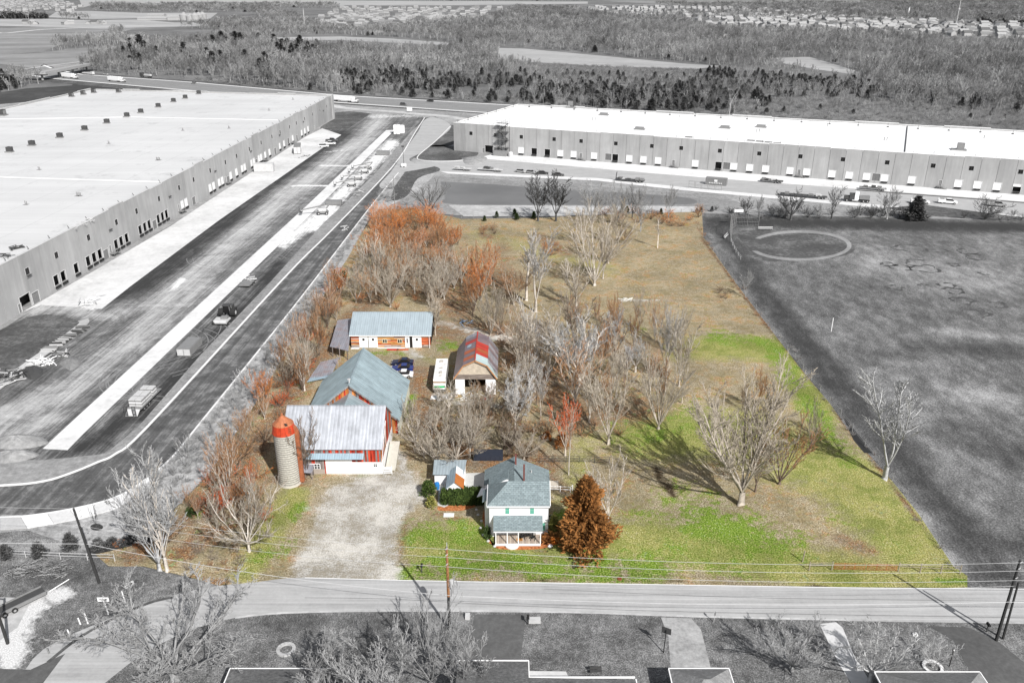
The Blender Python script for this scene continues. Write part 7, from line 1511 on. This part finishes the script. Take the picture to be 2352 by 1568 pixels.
def junk(u, v, label, n=14, spread=2.2, h=1.2, mats=None, seed=1, name='scrap_heap', cat='scrap heap'):
    rd = random.Random(seed); t = thing(name, label, cat, at(u, v))
    for k in range(n):
        a = rd.uniform(0, 3.14); x, y = rd.gauss(0, spread*.5), rd.gauss(0, spread*.5); l = rd.uniform(.6, 1.8); z = rd.uniform(0, h); p = Vector((x, y, z)); d = Vector((math.cos(a), math.sin(a), rd.uniform(-.2, .2)))*l
        m = MB(); w_ = rd.uniform(.05, .16); m.tube(p-d, p+d, w_, w_, 4); m.build('piece', rd.choice(mats or [M['ltgrey'], M['mid'], M['dkgrey']]), t)
    return t
WHm = [M['white'], M['ltgrey'], M['mid']]
junk(212,697,'white wrapped machine parts heaped on the corner of the apron',16,2.6,1.4,[M['white'],M['white'],M['ltgrey']],3)
junk(572,648,'pale load of scrap on a trailer beside the concrete strip',14,1.8,1.5,WHm,4); 
t = thing('trailer', 'low grey trailer under the scrap load beside the concrete strip', 'trailer', at(570,652), YA); MB().box(-3.2, 3.2, -1.5, 1.5, .5, .75).build('bed', M['mid'], t); wheels(t, (-.8, .8), 1.5, .35)
junk(828,441,'small scattered pallets on the dusty strip near the boom lifts',10,2.4,.3,WHm,6); junk(817,450,'dark parts lying below the pallets on the dusty strip',8,2,.3,None,7)
junk(700,360,'scattered gear beside the lettered trailer box',12,3,.6,None,8); junk(790,535-8,'small pale skid by the kerb of the new road',8,.9,1.2,WHm,9)
for i, (u, v) in enumerate([(190,752),(180,762),(160,772),(150,778),(140,786),(130,792),(118,800),(112,806)]):
    rd = random.Random(i); t = thing('lumber_stack', 'stack of planks in the row of materials, %s' % ['farthest back','second from far end','third from far end','fourth from far end','fifth from far end','sixth from far end','behind the lumber heap','beside the lumber heap'][i], 'lumber stack', at(u, v), rd.uniform(-.2, .2))
    for k in range(7): MB().box(-1.4+rd.uniform(-.4, .4), 1.4+rd.uniform(-.4, .4), -.7+.2*k, -.62+.2*k, .05, .2+rd.uniform(0, .3)).build('plank', rd.choice([M['ltgrey'], M['dkgrey'], M['mid'], M['dkgrey']]), t)
junk(98,835,'spiky heap of white lumber in the row of materials',40,2.2,.9,[M['white'],M['ltgrey'],M['white']],12,'lumber_heap','lumber heap'); junk(148,815,'jumbled pale crates next to the white lumber heap',20,1.4,1.2,WHm,13)
junk(12,872,'dark timber frames stacked at the left border of the yard',30,3.2,1.6,None,15,'timber_heap','timber heap'); junk(40,868,'dark tangled frames right of the timber at the left border',16,1.6,1.2,None,16)
def mound(pts, h, mat, name, label=None, cat=None, structure=True, seed=0, world=False):
    P = [Vector(p) for p in pts] if world else [at(*p) for p in pts]; c = sum(P, Vector())/len(P); rd = random.Random(seed+len(pts)); vs = []; n = len(P); rings = 6
    for r in range(rings):
        f = 1-r/rings; 
        for p in P: q = c+(p-c)*f; vs.append((q.x+rd.uniform(-.12, .12)*(r > 0), q.y+rd.uniform(-.12, .12)*(r > 0), h*(1-f**1.8)*(1+rd.uniform(-.08, .08)) if r else -.05))
    vs.append((c.x, c.y, h)); fs = [(r*n+k, r*n+(k+1) % n, (r+1)*n+(k+1) % n, (r+1)*n+k) for r in range(rings-1) for k in range(n)]+[((rings-1)*n+k, (rings-1)*n+(k+1) % n, len(vs)-1) for k in range(n)]
    o = MB().add(vs, fs).build(name, mat); 
    bm = bmesh.new(); bm.from_mesh(o.data); bmesh.ops.recalc_face_normals(bm, faces=bm.faces[:]); bm.to_mesh(o.data); bm.free()
    if structure: o['kind'] = 'structure'
    if label: tag(o, label, cat)
    return o
mound(smooth([(-30,1015),(0,1003),(50,998),(95,1003),(110,1018),(60,1030),(0,1030),(-30,1015)])[:-1], 1.2, M['dirt'], 'soil_mound'); mound(smooth([(-30,1045),(20,1035),(70,1035),(90,1045),(50,1058),(0,1062),(-30,1045)])[:-1], 1., M['dirt'], 'soil_mound')
mound(smooth([(135,835),(160,820),(185,826),(178,842),(160,850),(135,835)])[:-1], .9, M['mid'], 'dark_heap', 'dark smooth heap right of the white lumber', 'heap', False); mound(smooth([(45,850),(70,838),(98,845),(95,862),(70,872),(45,850)])[:-1], .9, M['dkgrey'], 'dark_heap', 'dark smooth heap left of the white lumber', 'heap', False)
mound(smooth([(1060,363),(1100,358),(1120,364),(1100,378),(1070,378),(1060,363)])[:-1], 1.2, M['dirt'], 'soil_mound')
# tractor with sweeper
def tractor():
    t = thing('tractor', 'dark farm tractor pulling a sweeper beside the concrete strip', 'tractor', at(527,722), YA)
    MB().box(-.4, 2.6, -.5, .5, 1., 1.9).build('hood', M['dkgrey'], t); MB().box(-1.6, -.42, -.8, .8, 1.1, 2.8).build('cab', M['glassd'], t); MB().box(-1.8, -.2, -.95, .95, 2.803, 3.).build('cab_roof', M['dkgrey'], t)
    for x in (-1.65, -.38): MB().box(x-.04, x+.04, -.84, -.805, 1.1, 2.8).build('cab_post', M['ltgrey'], t)
    m = MB().tube((0, -.3, 0), (0, .3, 0), 1., 1., 18).mesh('tyre', TY); rm = MB().tube((0, -.31, 0), (0, .31, 0), .5, .5, 12).mesh('rim', M['ltgrey'])
    for y in (-1.15, 1.15, -1.75, 1.75): o = link(m, 'wheel', t, (-1., y, 1.)); link(rm, 'rim', o)
    m2 = MB().tube((0, -.2, 0), (0, .2, 0), .62, .62, 14).mesh('front_wheel', TY)
    for y in (-.9, .9): link(m2, 'front_wheel', t, (2., y, .62))
    MB().tube((1.8, .3, 1.9), (1.8, .3, 2.9), .06).build('exhaust', M['mid'], t)
    s = thing('sweeper', 'pale towed sweeper with cylinder drum in front of the tractor', 'sweeper', at(511,742), YA+.0)
    MB().box(-1.2, 1.2, -1.7, 1.7, .7, 1.1).build('frame', M['ltgrey'], s); MB().tube((-1.4, -1.6, .8), (-1.4, 1.2, .8), .45, .45, 12).build('drum', M['ltgrey'], s); wheels(s, (-1.,), 1.9, .4); MB().tube((1.2, 0, .9), (3.4, 0, .9), .1, .1).build('drawbar', M['mid'], s)
    MB().box(-.2, .9, -1.4, .2, 1.103, 1.7).build('engine', M['mid'], s)
tractor()
def lumbertrailer():
    t = thing('flatbed_trailer', 'flatbed trailer with open ramps loaded with stacked pallets of board', 'trailer', at(333,925), YA-.02)
    MB().box(-4.2, 4.6, -1.35, 1.35, .75, .95).build('deck', M['mid'], t); MB().slab([(-5.6, -1.2, .15), (-4.22, -1.2, .9), (-4.22, 1.2, .9), (-5.6, 1.2, .15)], .1).build('tail', M['ltgrey'], t); wheels(t, (-3., -2., -1.), 1.3, .42, .3); MB().tube((4.6, 0, .8), (6., 0, .6), .12).build('drawbar', M['mid'], t)
    for y in (-1.1, .5):
        r = thing('x', 'x', 'x') if False else None
        rm = MB(); 
        for yy in (y, y+.6): rm.box(-5.7, -5.6, yy, yy+.08, .2, 2.2)
        for k in range(6): rm.box(-5.7, -5.6, y, y+.6, .3+.35*k, .4+.35*k)
        rm.build('ramp', M['dkgrey'], t)
    for i, x in enumerate((-3.4, -1.9, 1.2)):
        for j, y in enumerate((-1.25, .05)):
            s = thing('board_pallet', 'strapped pale stack of boards on the flatbed, %s %s' % (['rear', 'middle', 'front'][i], ['right side', 'left side'][j]), 'pallet', t.matrix_world @ Vector((0, 0, 0))); s.location = t.location; s.rotation_euler = t.rotation_euler
            for k in range(7): MB().box(x+.05*i, x+1.35+(1.2 if i == 1 else .3), y, y+1.18, .98+.21*k, 1.16+.21*k).build('board_layer', [M['ltgrey'], M['ltgrey'], M['mid']][k % 3] if k != 3 else M['white'], s)
lumbertrailer()
# light tower, poles on the new road
t = thing('light_tower', 'mobile light tower standing at the junction of the new road', 'light tower', at(928,384)); MB().box(-1., 1., -.7, .7, .3, 1.6).build('generator', M['white'], t); MB().tube((0, 0, 1.6), (-.1, 0, 9.), .12, .08).build('mast', M['dkgrey'], t); MB().box(-.7, .5, -.2, .2, 8.8, 9.4).build('lamp_head', M['dkgrey'], t); wheels(t, (0,), .8, .35)
o = MB().tube((0, 0, 0), (0, 0, 11), .14, .1).build('thin_pole', M['mid'], None, at(907,473)); tag(o, 'thin grey pole rising from the top of the orange grove', 'pole')
# trailers on the right yard
def flat(u, v, L_, rz, label, mat, up=0):
    t = thing('flatbed_trailer', label, 'trailer', at(u, v), rz); MB().box(-L_/2, L_/2, -1.2, 1.2, .7, .95).build('deck', mat, t); wheels(t, (L_/2-1.5, L_/2-2.8), 1.2, .42); rd = random.Random(u)
    for k in range(6): x = rd.uniform(-L_/2+1, L_/2-1); MB().box(x-.8, x+.8, -.9, .9, .953, .98+rd.uniform(.2, .9)).build('load', rd.choice([M['dkgrey'], M['mid'], M['ltgrey']]), t)
    if up: MB().tube((-L_/2, 0, .9), (-L_/2+.3, 0, up), .2, .2, 4).build('raised_ramp', M['dkgrey'], t)
flat(1447,417,12,-.38,'dark flatbed with a raised ramp on the right yard behind the tallest trees',M['dkgrey'],3.6); flat(1772,419,9,-.38,'low dark flatbed on the apron of the right warehouse',M['dkgrey']); flat(2004,436,10,-.38,'low flatbed lying on the apron left of the semi tractor',M['mid']); flat(1845,453,17,-.38,'long dark trailer behind the widest tree of the park edge',M['dkgrey'],0); flat(1062,391,8,-.3,'pale low trailer on the white strip near the pond, left',M['ltgrey']); flat(1126,393,11,-.3,'pale low trailer on the white strip near the pond, right',M['ltgrey'])
for i, u in enumerate([1588,1603,1618,1634,1650]):
    t = thing('frame_rack', 'open steel rack in the row on the right yard, %s' % ['leftmost','second from left','middle','fourth from left','rightmost'][i], 'rack', at(u, 432+i*1.5), -.38)
    for x in (-1.1, 1.1): MB().box(x-.06, x+.06, -.06, .06, 0, 2.8).build('post', M['steel'], t)
    for z in (.4, 1.5, 2.7): MB().box(-1.1, 1.1, -.05, .05, z, z+.1).build('bar', M['steel'], t)
a, b = at(1965,437), at(2400,470); o = MB().tube((a.x, a.y, .15), (b.x, b.y, .15), .2, .2, 5).build('long_pipe', M['dkgrey'], None); tag(o, 'long dark pipe lying along the right apron', 'pipe')
# ---- around the farm
rvt = thing('motorhome', 'white motorhome with green windshield parked beside the red-roofed barn', 'motorhome', (-14.5, 152.3, 0), -math.pi/2+.02)
g = G('rv_white', .4, .4); n_ = g.noise(1., 4, .7, g.ocoord()); rvm = g.done(g.ramp(n_, [(.35, (.62, .6, .56)), (.6, (.82, .82, .8))]))
MB().profy([(-5.1, .55), (5.0, .55), (5.2, 1.3), (5.05, 2.2), (4.8, 3.0), (-5.1, 3.0)], -1.22, 1.22).build('body', rvm, rvt)
MB().slab([(5.16, -1.1, 1.35), (5.16, 1.1, 1.35), (4.9, 1.1, 2.35), (4.9, -1.1, 2.35)], .03).slab([(5.22, -1.1, 1.35), (5.22, 1.1, 1.35), (4.98, 1.1, 2.35), (4.98, -1.1, 2.35)], .03).build('windshield', plain('green_glass', (.02, .35, .12), .2, 0, .5, 1.5), rvt)
MB().box(5.0, 5.3, -1.15, 1.15, .5, .95).build('bumper', M['dkgrey'], rvt); MB().box(4.7, 5.15, -1.2, 1.2, 2.4, 2.6).build('visor', plain('rv_brown', (.3, .2, .12)), rvt)
for s in (-1, 1): MB().box(5.18, 5.26, s*.85-.14, s*.85+.14, .98, 1.2).build('headlight', HL, rvt); MB().box(-3., 3., s*1.225-.01, s*1.225+.01, 1.7, 2.4).build('side_window', M['glassd'], rvt)
for x, w_ in ((-3.4, .7), (-.4, .5), (1.9, .9), (3.2, .5)): MB().box(x-w_/2, x+w_/2, -.35+.2*(x > 0), .35, 3.003, 3.25 if w_ > .6 else 3.1).build('roof_unit', plain('rv_unit_%d' % int(x*10), (.45, .42, .38)), rvt)
wheels(rvt, (-2.8, 3.6), 1.1, .45)
o = MB().box(-1.6, 1.6, -.7, .7, 0, .15).box(-.3, .3, -1.2, -.7, 0, 1.6).build('front_slab', M['kerb'], None, (-14.4, 145.3, 0)); tag(o, 'pale concrete block and post before the motorhome', 'concrete block')
for i, (u, v, mat, l, rz) in enumerate([(1118,914,'red','orange-red tin sheet on the rubble before the red-roofed barn',.7),(902,803,'red','red metal panel leaning at the foot of the long shed',0),(925,803,'rustred','rusty panel lying beside the red one at the long shed',.05)]):
    o = MB().box(-1.3, 1.3, -.4, .4, 0, .12).build('tin_sheet', RM[mat], None, at(u, v), rz); tag(o, l, 'metal sheet')
junk(1025,912,'pale rubble before the motorhome',10,1.6,.2,[plain('rubble',(.65,.63,.6))],21); junk(1080,912,'white rubble scattered before the open barn doors',12,2.4,.15,[bpy.data.materials['rubble']],22)
junk(905,862,'odds and ends at the corner of the large barn',12,1.,.6,[plain('junk_brown',(.35,.2,.1)),M['ltgrey']],23); junk(800,850,'rusty scrap between the lean-to and the large barn',16,1.6,.8,[plain('junk_rust',(.4,.16,.06)),WD['grey']],24); junk(1440,690,'pale stones in the dry ditch of the tan field',12,1.2,.3,[plain('ditch_stone',(.7,.68,.62))],25)
junk(1195,767,'logs stacked behind the red-roofed barn',14,2.,.5,[plain('log',(.3,.2,.12))],26); junk(1070,742,'bluish gear under the trees right of the long shed',10,1.5,.8,[M['steel'],plain('gear_blue',(.2,.3,.45))],27)
# inside brush of the open barn
o = place_tree('shrub', (-7.2, 147.6, 0), 2.6, 'rust-brown dead brush filling the open doorway of the red-roofed barn', twig='t_rust', name='shrub', cat='shrub')
# garden things
hp = np.random.RandomState(4)
def hedge(p0, p1, wdt, h, n, size, mat):
    P0_, P1_ = np.array(p0), np.array(p1); t = hp.rand(n); V = []
    d = (P1_-P0_)/np.linalg.norm(P1_-P0_); nn = np.array([-d[1], d[0]])
    f = hp.randint(0, 3, n); a = hp.rand(n)*2-1; zz_ = hp.rand(n)
    off = np.where(f == 0, -1, np.where(f == 1, 1, a))*wdt*(1+hp.randn(n)*.08); z = np.where(f == 2, 1, zz_)*h*(1+.06*np.sin(t*40)); rnd = 1-.25*(np.abs(t-.5)*2)**6
    P = np.stack([P0_[0]+(P1_[0]-P0_[0])*t+nn[0]*off*rnd, P0_[1]+(P1_[1]-P0_[1])*t+nn[1]*off*rnd, z*rnd], 1)
    u = hp.randn(n, 3); u /= np.linalg.norm(u, axis=1)[:, None]; w_ = hp.randn(n, 3); s = size*(.5+hp.rand(n))[:, None]; w_ /= np.linalg.norm(w_, axis=1)[:, None]
    return tris_mesh(np.stack([P-u*s*.5, P+u*s*.5, P+w_*s+np.array([0, 0, 1])*s*.4], 1), 'foliage', mat)
t = thing('hedge', 'clipped dark green hedge beside the farmhouse', 'hedge', (0, 0, 0)); link(hedge((-11.2, 109.9), (-3.9, 109.9), 1.15, 1.75, 9000, .26, LM['hedge']), 'foliage', t); MB().box(-11., -4.2, 109.1, 110.7, 0, 1.45).build('inner_twigs', plain('hedge_core', (.02, .03, .012)), t)
def cyl_bush(loc, r, h, n, mat, label, name='shrub', cat='shrub', seed=1):
    me = conifer(seed, h, r, n, .22, mat, .35, .12, 0.0); o = link(me, name, None, loc); tag(o, label, cat)
cyl_bush((6.15, 101.3, 0), .75, 3.3, 1400, LM['arbor'], 'tall yellow-green columnar bush at the right front corner of the farmhouse', seed=31); cyl_bush((5.0, 99.6, 0), .75, 1.2, 700, LM['shrubbrown'], 'low brown-green bush beside the porch steps', seed=32); cyl_bush((6.3, 99.5, 0), .65, .8, 500, LM['orangeleaf'], 'bright orange low bush right of the porch', seed=33)
cyl_bush((-3.6, 100.4, 0), .45, 1.9, 600, LM['green'], 'dark narrow bush at the left front corner of the farmhouse', seed=34); cyl_bush((-13.3, 111.5, 0), 1.3, 2.6, 1400, LM['hedge'], 'dark green rounded bush left of the blue barrel', seed=35); cyl_bush((-12.6, 108.3, 0), .8, 1.8, 500, LM['arbor'], 'yellowish bush at the left end of the hedge', seed=36)
for x, y, l in ((224,1250,'orange leaf mound nearest the mulch bed at the lower left corner of the farm'),(404-50+0,1248,'x')): pass
for u, v, l in ((350-0,1262,'orange bush mound left of the tall pale pair of trees'),(270*1+0,1262,'x')): pass
place_tree('ball', at(273,1256), 1.4, 'small orange bush at the tip of the farm corner', twig='t_orange', trunk='brown', wide=1.2, name='shrub', cat='shrub'); place_tree('ball', at(318,1258), 1.3, 'small orange bush just left of the tall pale trees', twig='t_orange', trunk='brown', wide=1.2, name='shrub', cat='shrub'); cyl_bush(at(440,1182), .9, 1.3, 500, LM['green'], 'small bright green bush among the red brush at left', seed=39)
for u, v, l in ((460,1175,'lowest on the left'),(475,1160,'second from the left'),(505,1150,'in the middle'),(490,1190,'nearest to the road'),(530,1130,'uppermost'),(610,1195,'farthest right'),(520,1170,'just below the middle')):
    place_tree('ball', at(u, v), 2.6, 'red-orange twiggy bush in the brush left of the silo, '+l, rz=u, twig='t_red', trunk='brown', wide=1.15, name='shrub', cat='shrub')
cyl_bush(at(1292,1028), 1.6, 2.8, 900, LM['shrubbrown'], 'dark brown leafy bush behind the single straight trunk', seed=41); cyl_bush(at(1256,1010), .9, 1.5, 500, LM['shrubbrown'], 'small brown leafy bush left of the larger one in the grove', seed=42)
BL = plain('barrel_blue', (.03, .2, .5), .4)
t = thing('barrel', 'blue plastic barrel against the flat-roofed white shed', 'barrel', (-12.1, 113.4, 0)); MB().lathe([(0, 0), (.38, 0), (.42, .5), (.38, 1.1), (0, 1.12)], 14).build('body', BL, t); MB().lathe([(.0, 1.2), (.2, 1.18), (.2, 1.1)], 10).build('lid', BL, t)
t = thing('air_conditioner', 'air conditioning unit at the right wall of the farmhouse', 'air conditioner', (5.75, 104.6, 0)); MB().box(-.4, .4, -.4, .4, .05, .9).build('body', M['ltgrey'], t); MB().lathe([(.0, .94), (.3, .93), (.3, .9)], 12).build('fan', M['blk'], t)
def rocker(x, y, rz, label):
    t = thing('rocking_chair', label, 'chair', (x, y, .42), rz)
    MB().box(-.28, .28, -.28, .28, .4, .45).build('seat', M['blk'], t)
    for k in range(5): MB().box(-.26+.12*k, -.2+.12*k, .26, .31, .45, 1.15).build('slat', M['blk'], t)
    for s in (-.3, .27): MB().box(s, s+.04, -.28, .3, .62, .66).build('armrest', M['blk'], t); MB().slab([(s, -.45, .06), (s+.05, -.45, .06), (s+.05, .5, .06), (s, .5, .06)], .06).build('rocker', M['blk'], t)
    for a_, b_ in ((-.28, -.28), (.24, -.28), (-.28, .24), (.24, .24)): MB().box(a_, a_+.04, b_, b_+.04, .06, .4).build('leg', M['blk'], t)
rocker(1.55, 99.7, .2, 'left black rocking chair on the farmhouse porch'); rocker(3.1, 99.6, -.3, 'right black rocking chair on the farmhouse porch')
t = thing('side_table', 'small black table between the two porch rocking chairs', 'table', (2.35, 99.9, .42)); MB().box(-.25, .25, -.25, .25, .48, .52).build('tabletop', M['blk'], t)
for a_, b_ in ((-.22, -.22), (.18, -.22), (-.22, .18), (.18, .18)): MB().box(a_, a_+.04, b_, b_+.04, 0, .48).build('leg', M['blk'], t)
def rock(loc, s, label, mat, grp=None): 
    rd = random.Random(int(loc[0]*100)); m = MB(); vs = []; n = 7
    for z, r in ((0, 1.), (.45, .85), (.75, .4)): vs += [(s*r*math.cos(k*.9)*rd.uniform(.8, 1.15), s*r*math.sin(k*.9)*rd.uniform(.8, 1.15), z*s) for k in range(n)]
    m.add(vs, [(r*n+k, r*n+(k+1) % n, (r+1)*n+(k+1) % n, (r+1)*n+k) for r in range(2) for k in range(n)]+[tuple(range(2*n, 3*n))]); o = m.build('rock', mat, None, loc); tag(o, label, 'rock', grp)
rock((5.55, 98.4, 0), .4, 'white rock right of the porch bed', M['white'])
for k, (u, v) in enumerate([(1106,1196),(1104,1212),(1110,1228),(1121,1242),(1136,1254),(1094,1170),(1098,1182)]): rock(at(u, v), .25, 'grey edging rock of the flower bed on the left of the farmhouse', M['ltgrey'], 'edging rocks of the flower bed')
o = MB().box(-.8, .8, -.45, .45, 0, .12).build('well_cover', M['kerb'], None, at(1031,1183)); tag(o, 'pale square well cover in the lawn left of the farmhouse', 'well cover')
o = MB().lathe([(0, .1), (.3, .12), (.35, 0)], 10).build('manhole', plain('rusty_lid', (.2, .06, .03)), None, at(1423,1329)); tag(o, 'small rusty round lid in the grass by the road', 'manhole cover')
# mailboxes and signs by the road
def mailbox(u, v, label, rz=0, mat=None):
    t = thing('mailbox', label, 'mailbox', at(u, v), rz); MB().box(-.06, .06, -.06, .06, 0, 1.05).build('post', M['dkgrey'], t); MB().profy([(-.16, 1.05), (.16, 1.05), (.16, 1.22), (.1, 1.33), (0, 1.37), (-.1, 1.33), (-.16, 1.22)], -.3, .3).build('box', mat or M['blk'], t)
    MB().box(.17, .2, -.1, 0, 1.2, 1.35).build('flag', M['ltgrey'], t)
mailbox(969,1314,'black mailbox on the grass verge beside the gravel drive'); mailbox(1192,1330,'x') if False else None
mailbox(2266,1450,'dark mailbox near the wide driveway at right'); mailbox(1213,1433,'dark mailbox at the corner of the narrow dark driveway')
o = MB().box(-.75, .75, -.35, .35, 0, .5).build('stone_planter', M['ltgrey'], None, at(1228,1427)); tag(o, 'pale stone block at the corner of the narrow dark driveway', 'planter'); o = MB().box(-.3, .3, -.4, .4, 0, .5).build('utility_box', M['ltgrey'], None, at(1074,1418)); tag(o, 'pale utility box left of the narrow dark driveway', 'utility box')
o = MB().box(-.6, .6, -.35, .35, 0, .1).build('meter_lid', M['mid'], None, at(1055,1420)); tag(o, 'flat grey lid in the lawn beside the pale utility box', 'lid')
def signpost(u, v, label, h=2., w_=.5, d=.6, rz=0, mat=None, arrow=0):
    t = thing('road_sign', label, 'sign', at(u, v), rz); MB().box(-.04, .04, 0, .06, 0, h).build('post', M['ltgrey'], t); MB().box(-w_/2, w_/2, -.04, -.002, h-d, h).build('panel', mat or M['white'], t)
    if arrow:
        s = arrow; m = MB(); zc = h-d/2; m.box(-w_*.36, w_*.2, -.06, -.042, zc-.06, zc+.06) if s > 0 else m.box(-w_*.2, w_*.36, -.06, -.042, zc-.06, zc+.06)
        m.add([(s*w_*.2, -.06, zc-.16), (s*w_*.42, -.06, zc), (s*w_*.2, -.06, zc+.16), (s*w_*.2, -.042, zc-.16), (s*w_*.42, -.042, zc), (s*w_*.2, -.042, zc+.16)], [(0, 1, 2) if s > 0 else (2, 1, 0), (5, 4, 3), (0, 3, 4, 1), (1, 4, 5, 2), (2, 5, 3, 0)]); m.build('arrow', M['blk'], t)
    return t
signpost(241,1392,'white sign with black right arrow at the road bend', 1.5, 1.5, .65, 0, None, 1)
signpost(303,1368,'white sign with black arrow turned along the road at the bend', 2.2, 1.2, .6, 1.0, None, 1)
for u, v, h, l in [(363-0,0,0,'')][:0]: pass
for i, (u, v, h) in enumerate([(249,1410,1.7),(288,1384,1.9),(259-0,1437-12,0)][:2]+[(202,1431,1.6),(185,1433,1.),(160,1457,.8),(144,1474,.9),(113,1500,.8)]):
    o = MB().tube((0, 0, 0), (-.15, .05, h), .09, .08, 6).build('marker_post', M['white'] if i < 5 else M['mid'], None, at(u, v)); tag(o, 'short white marker post along the inside of the road bend' if i < 5 else 'short dark marker post low on the road bend', 'post', 'white marker posts of the bend' if i < 5 else 'dark marker posts of the bend')
signpost(1938,1425,'thin sign post in the lawn beside the cracked driveway',1.9,.4,.4,.6,M['mid']) if False else None
signpost(1640,1428,'small dark sign at the right side of the cracked driveway',1.6,.4,.4,1.4,M['dkgrey'])
signpost(1191,1332,'small sign post in the roadside grass before the farmhouse',1.5,.35,.35,1.2,M['dkgrey']) if False else None
# basketball hoop
t = thing('basketball_hoop', 'dark basketball hoop beside the cracked driveway', 'basketball hoop', at(1524,1498), -.5); MB().tube((0, 0, 0), (0, .3, 3.3), .07, .06).build('pole', M['blk'], t); MB().box(-.6, .6, .35, .4, 2.7, 3.6).build('backboard', M['dkgrey'], t)
rg = MB(); 
for k in range(12): rg.tube((.23*math.cos(k*.5236), .65+.23*math.sin(k*.5236), 3.), (.23*math.cos((k+1)*.5236), .65+.23*math.sin((k+1)*.5236), 3.), .02, .02, 4)
rg.build('rim', M['mid'], t)
# ring of stones, planting ring
def ring(u, v, r, n, w_, mat, label, name='stone_ring'):
    t = thing(name, label, 'stone ring', at(u, v)); m = MB().box(-w_/2, w_/2, -r*3.1/n, r*3.1/n, 0, .22).mesh('stone', mat)
    for k in range(n): a_ = 6.2832*k/n; o = link(m, 'stone', t, (r*math.cos(a_), r*math.sin(a_), 0), a_)
ring(657,1492,.95,14,.42,M['dust'],'ring of pale stones in the lawn at the bottom left'); ring(2142,1533,1.,14,.35,M['kerb'],'ring of pale stones round the small tree near the wide driveway')
t = thing('lamp_post', 'short black garden lamp post by the wide driveway', 'lamp post', at(2180,1530)); MB().tube((0, 0, 0), (0, 0, 2.3), .06).build('post', M['blk'], t); MB().lathe([(.08, 2.3), (.16, 2.6), (0, 2.75)], 6).build('lantern', M['glassd'], t)
rock(at(2102,1457), .4, 'white rock at the edge of the wide driveway', M['white']); bench(1374,1541,0,'x') if False else None
t = thing('bench', 'dark bench casting a shadow on the walk before the stepped roof', 'bench', at(1368,1546), .1); MB().box(-.7, .7, -.2, .2, .4, .46).build('seat', M['dkgrey'], t); MB().box(-.7, .7, .2, .25, .5, .9).build('backrest', M['dkgrey'], t)
# long frame and brush pile at lower left
t = thing('trailer', 'long dark low trailer on the concrete pad at the left border', 'trailer', at(25,1400), .85); MB().box(-4.2, 4.2, -.7, .7, .4, .7).build('deck', M['dkgrey'], t); MB().box(-4.2, 4.2, -.9, -.75, .4, .85).box(-4.2, 4.2, .75, .9, .4, .85).build('side_rail', M['mid'], t); wheels(t, (-1, .2), .95, .35)
rd = random.Random(8); t = thing('brush_pile', 'long pile of cut branches behind the lawn at lower left', 'brush pile', at(85,1312)); S = []
for k in range(420):
    x, y = rd.uniform(-4.2, 4.2), rd.gauss(0, .7); z = rd.uniform(0, .9)*(1-abs(x)/6); a_ = rd.gauss(0, .5); l = rd.uniform(.4, 1.3); S.append((x, y, z, x+l*math.cos(a_), y+l*math.sin(a_), z+rd.uniform(-.15, .3), .035, .02))
link(prisms(S[:210], 'dark_branches', BK['dark']), 'dark_branches', t); link(prisms(S[210:], 'pale_branches', BK['pale']), 'pale_branches', t)
o = MB().tube((0, 0, .1), (1.6, 2.4, .25), .07).build('long_board', M['white'], None, at(112,1360)); tag(o, 'long pale board lying in the dark lawn at lower left', 'board')
# telecom masts far away
for i, (u, v, h) in enumerate([(2387*.0+2379-1568+0, 0, 0)][:0]): pass
t = thing('radio_mast', 'thin radio mast above the large subdivision at upper right', 'radio mast', at(2373-0,62) if False else at(2371-0,60)) if False else thing('radio_mast', 'thin radio mast above the large subdivision at upper right', 'radio mast', at(2195,62)); MB().tube((0, 0, 0), (0, 0, 52), .7, .5, 4).build('mast', M['ltgrey'], t)
for z in (30, 50): MB().box(-1.6, 1.6, -1.6, 1.6, z, z+2).build('antenna', M['ltgrey'], t)
t = thing('radio_mast', 'short white tower between the subdivisions at upper right', 'radio mast', at(2085,41)); MB().tube((0, 0, 0), (0, 0, 22), 2., 1.2, 6).build('mast', M['white'], t)
t = thing('lattice_mast', 'thin lattice mast in the woods left of the top centre', 'radio mast', at(701,72)); MB().tube((-1, 0, 0), (0, 0, 40), .3, .3, 4).tube((1, 0, 0), (0, 0, 40), .3, .3, 4).build('mast', M['ltgrey'], t)
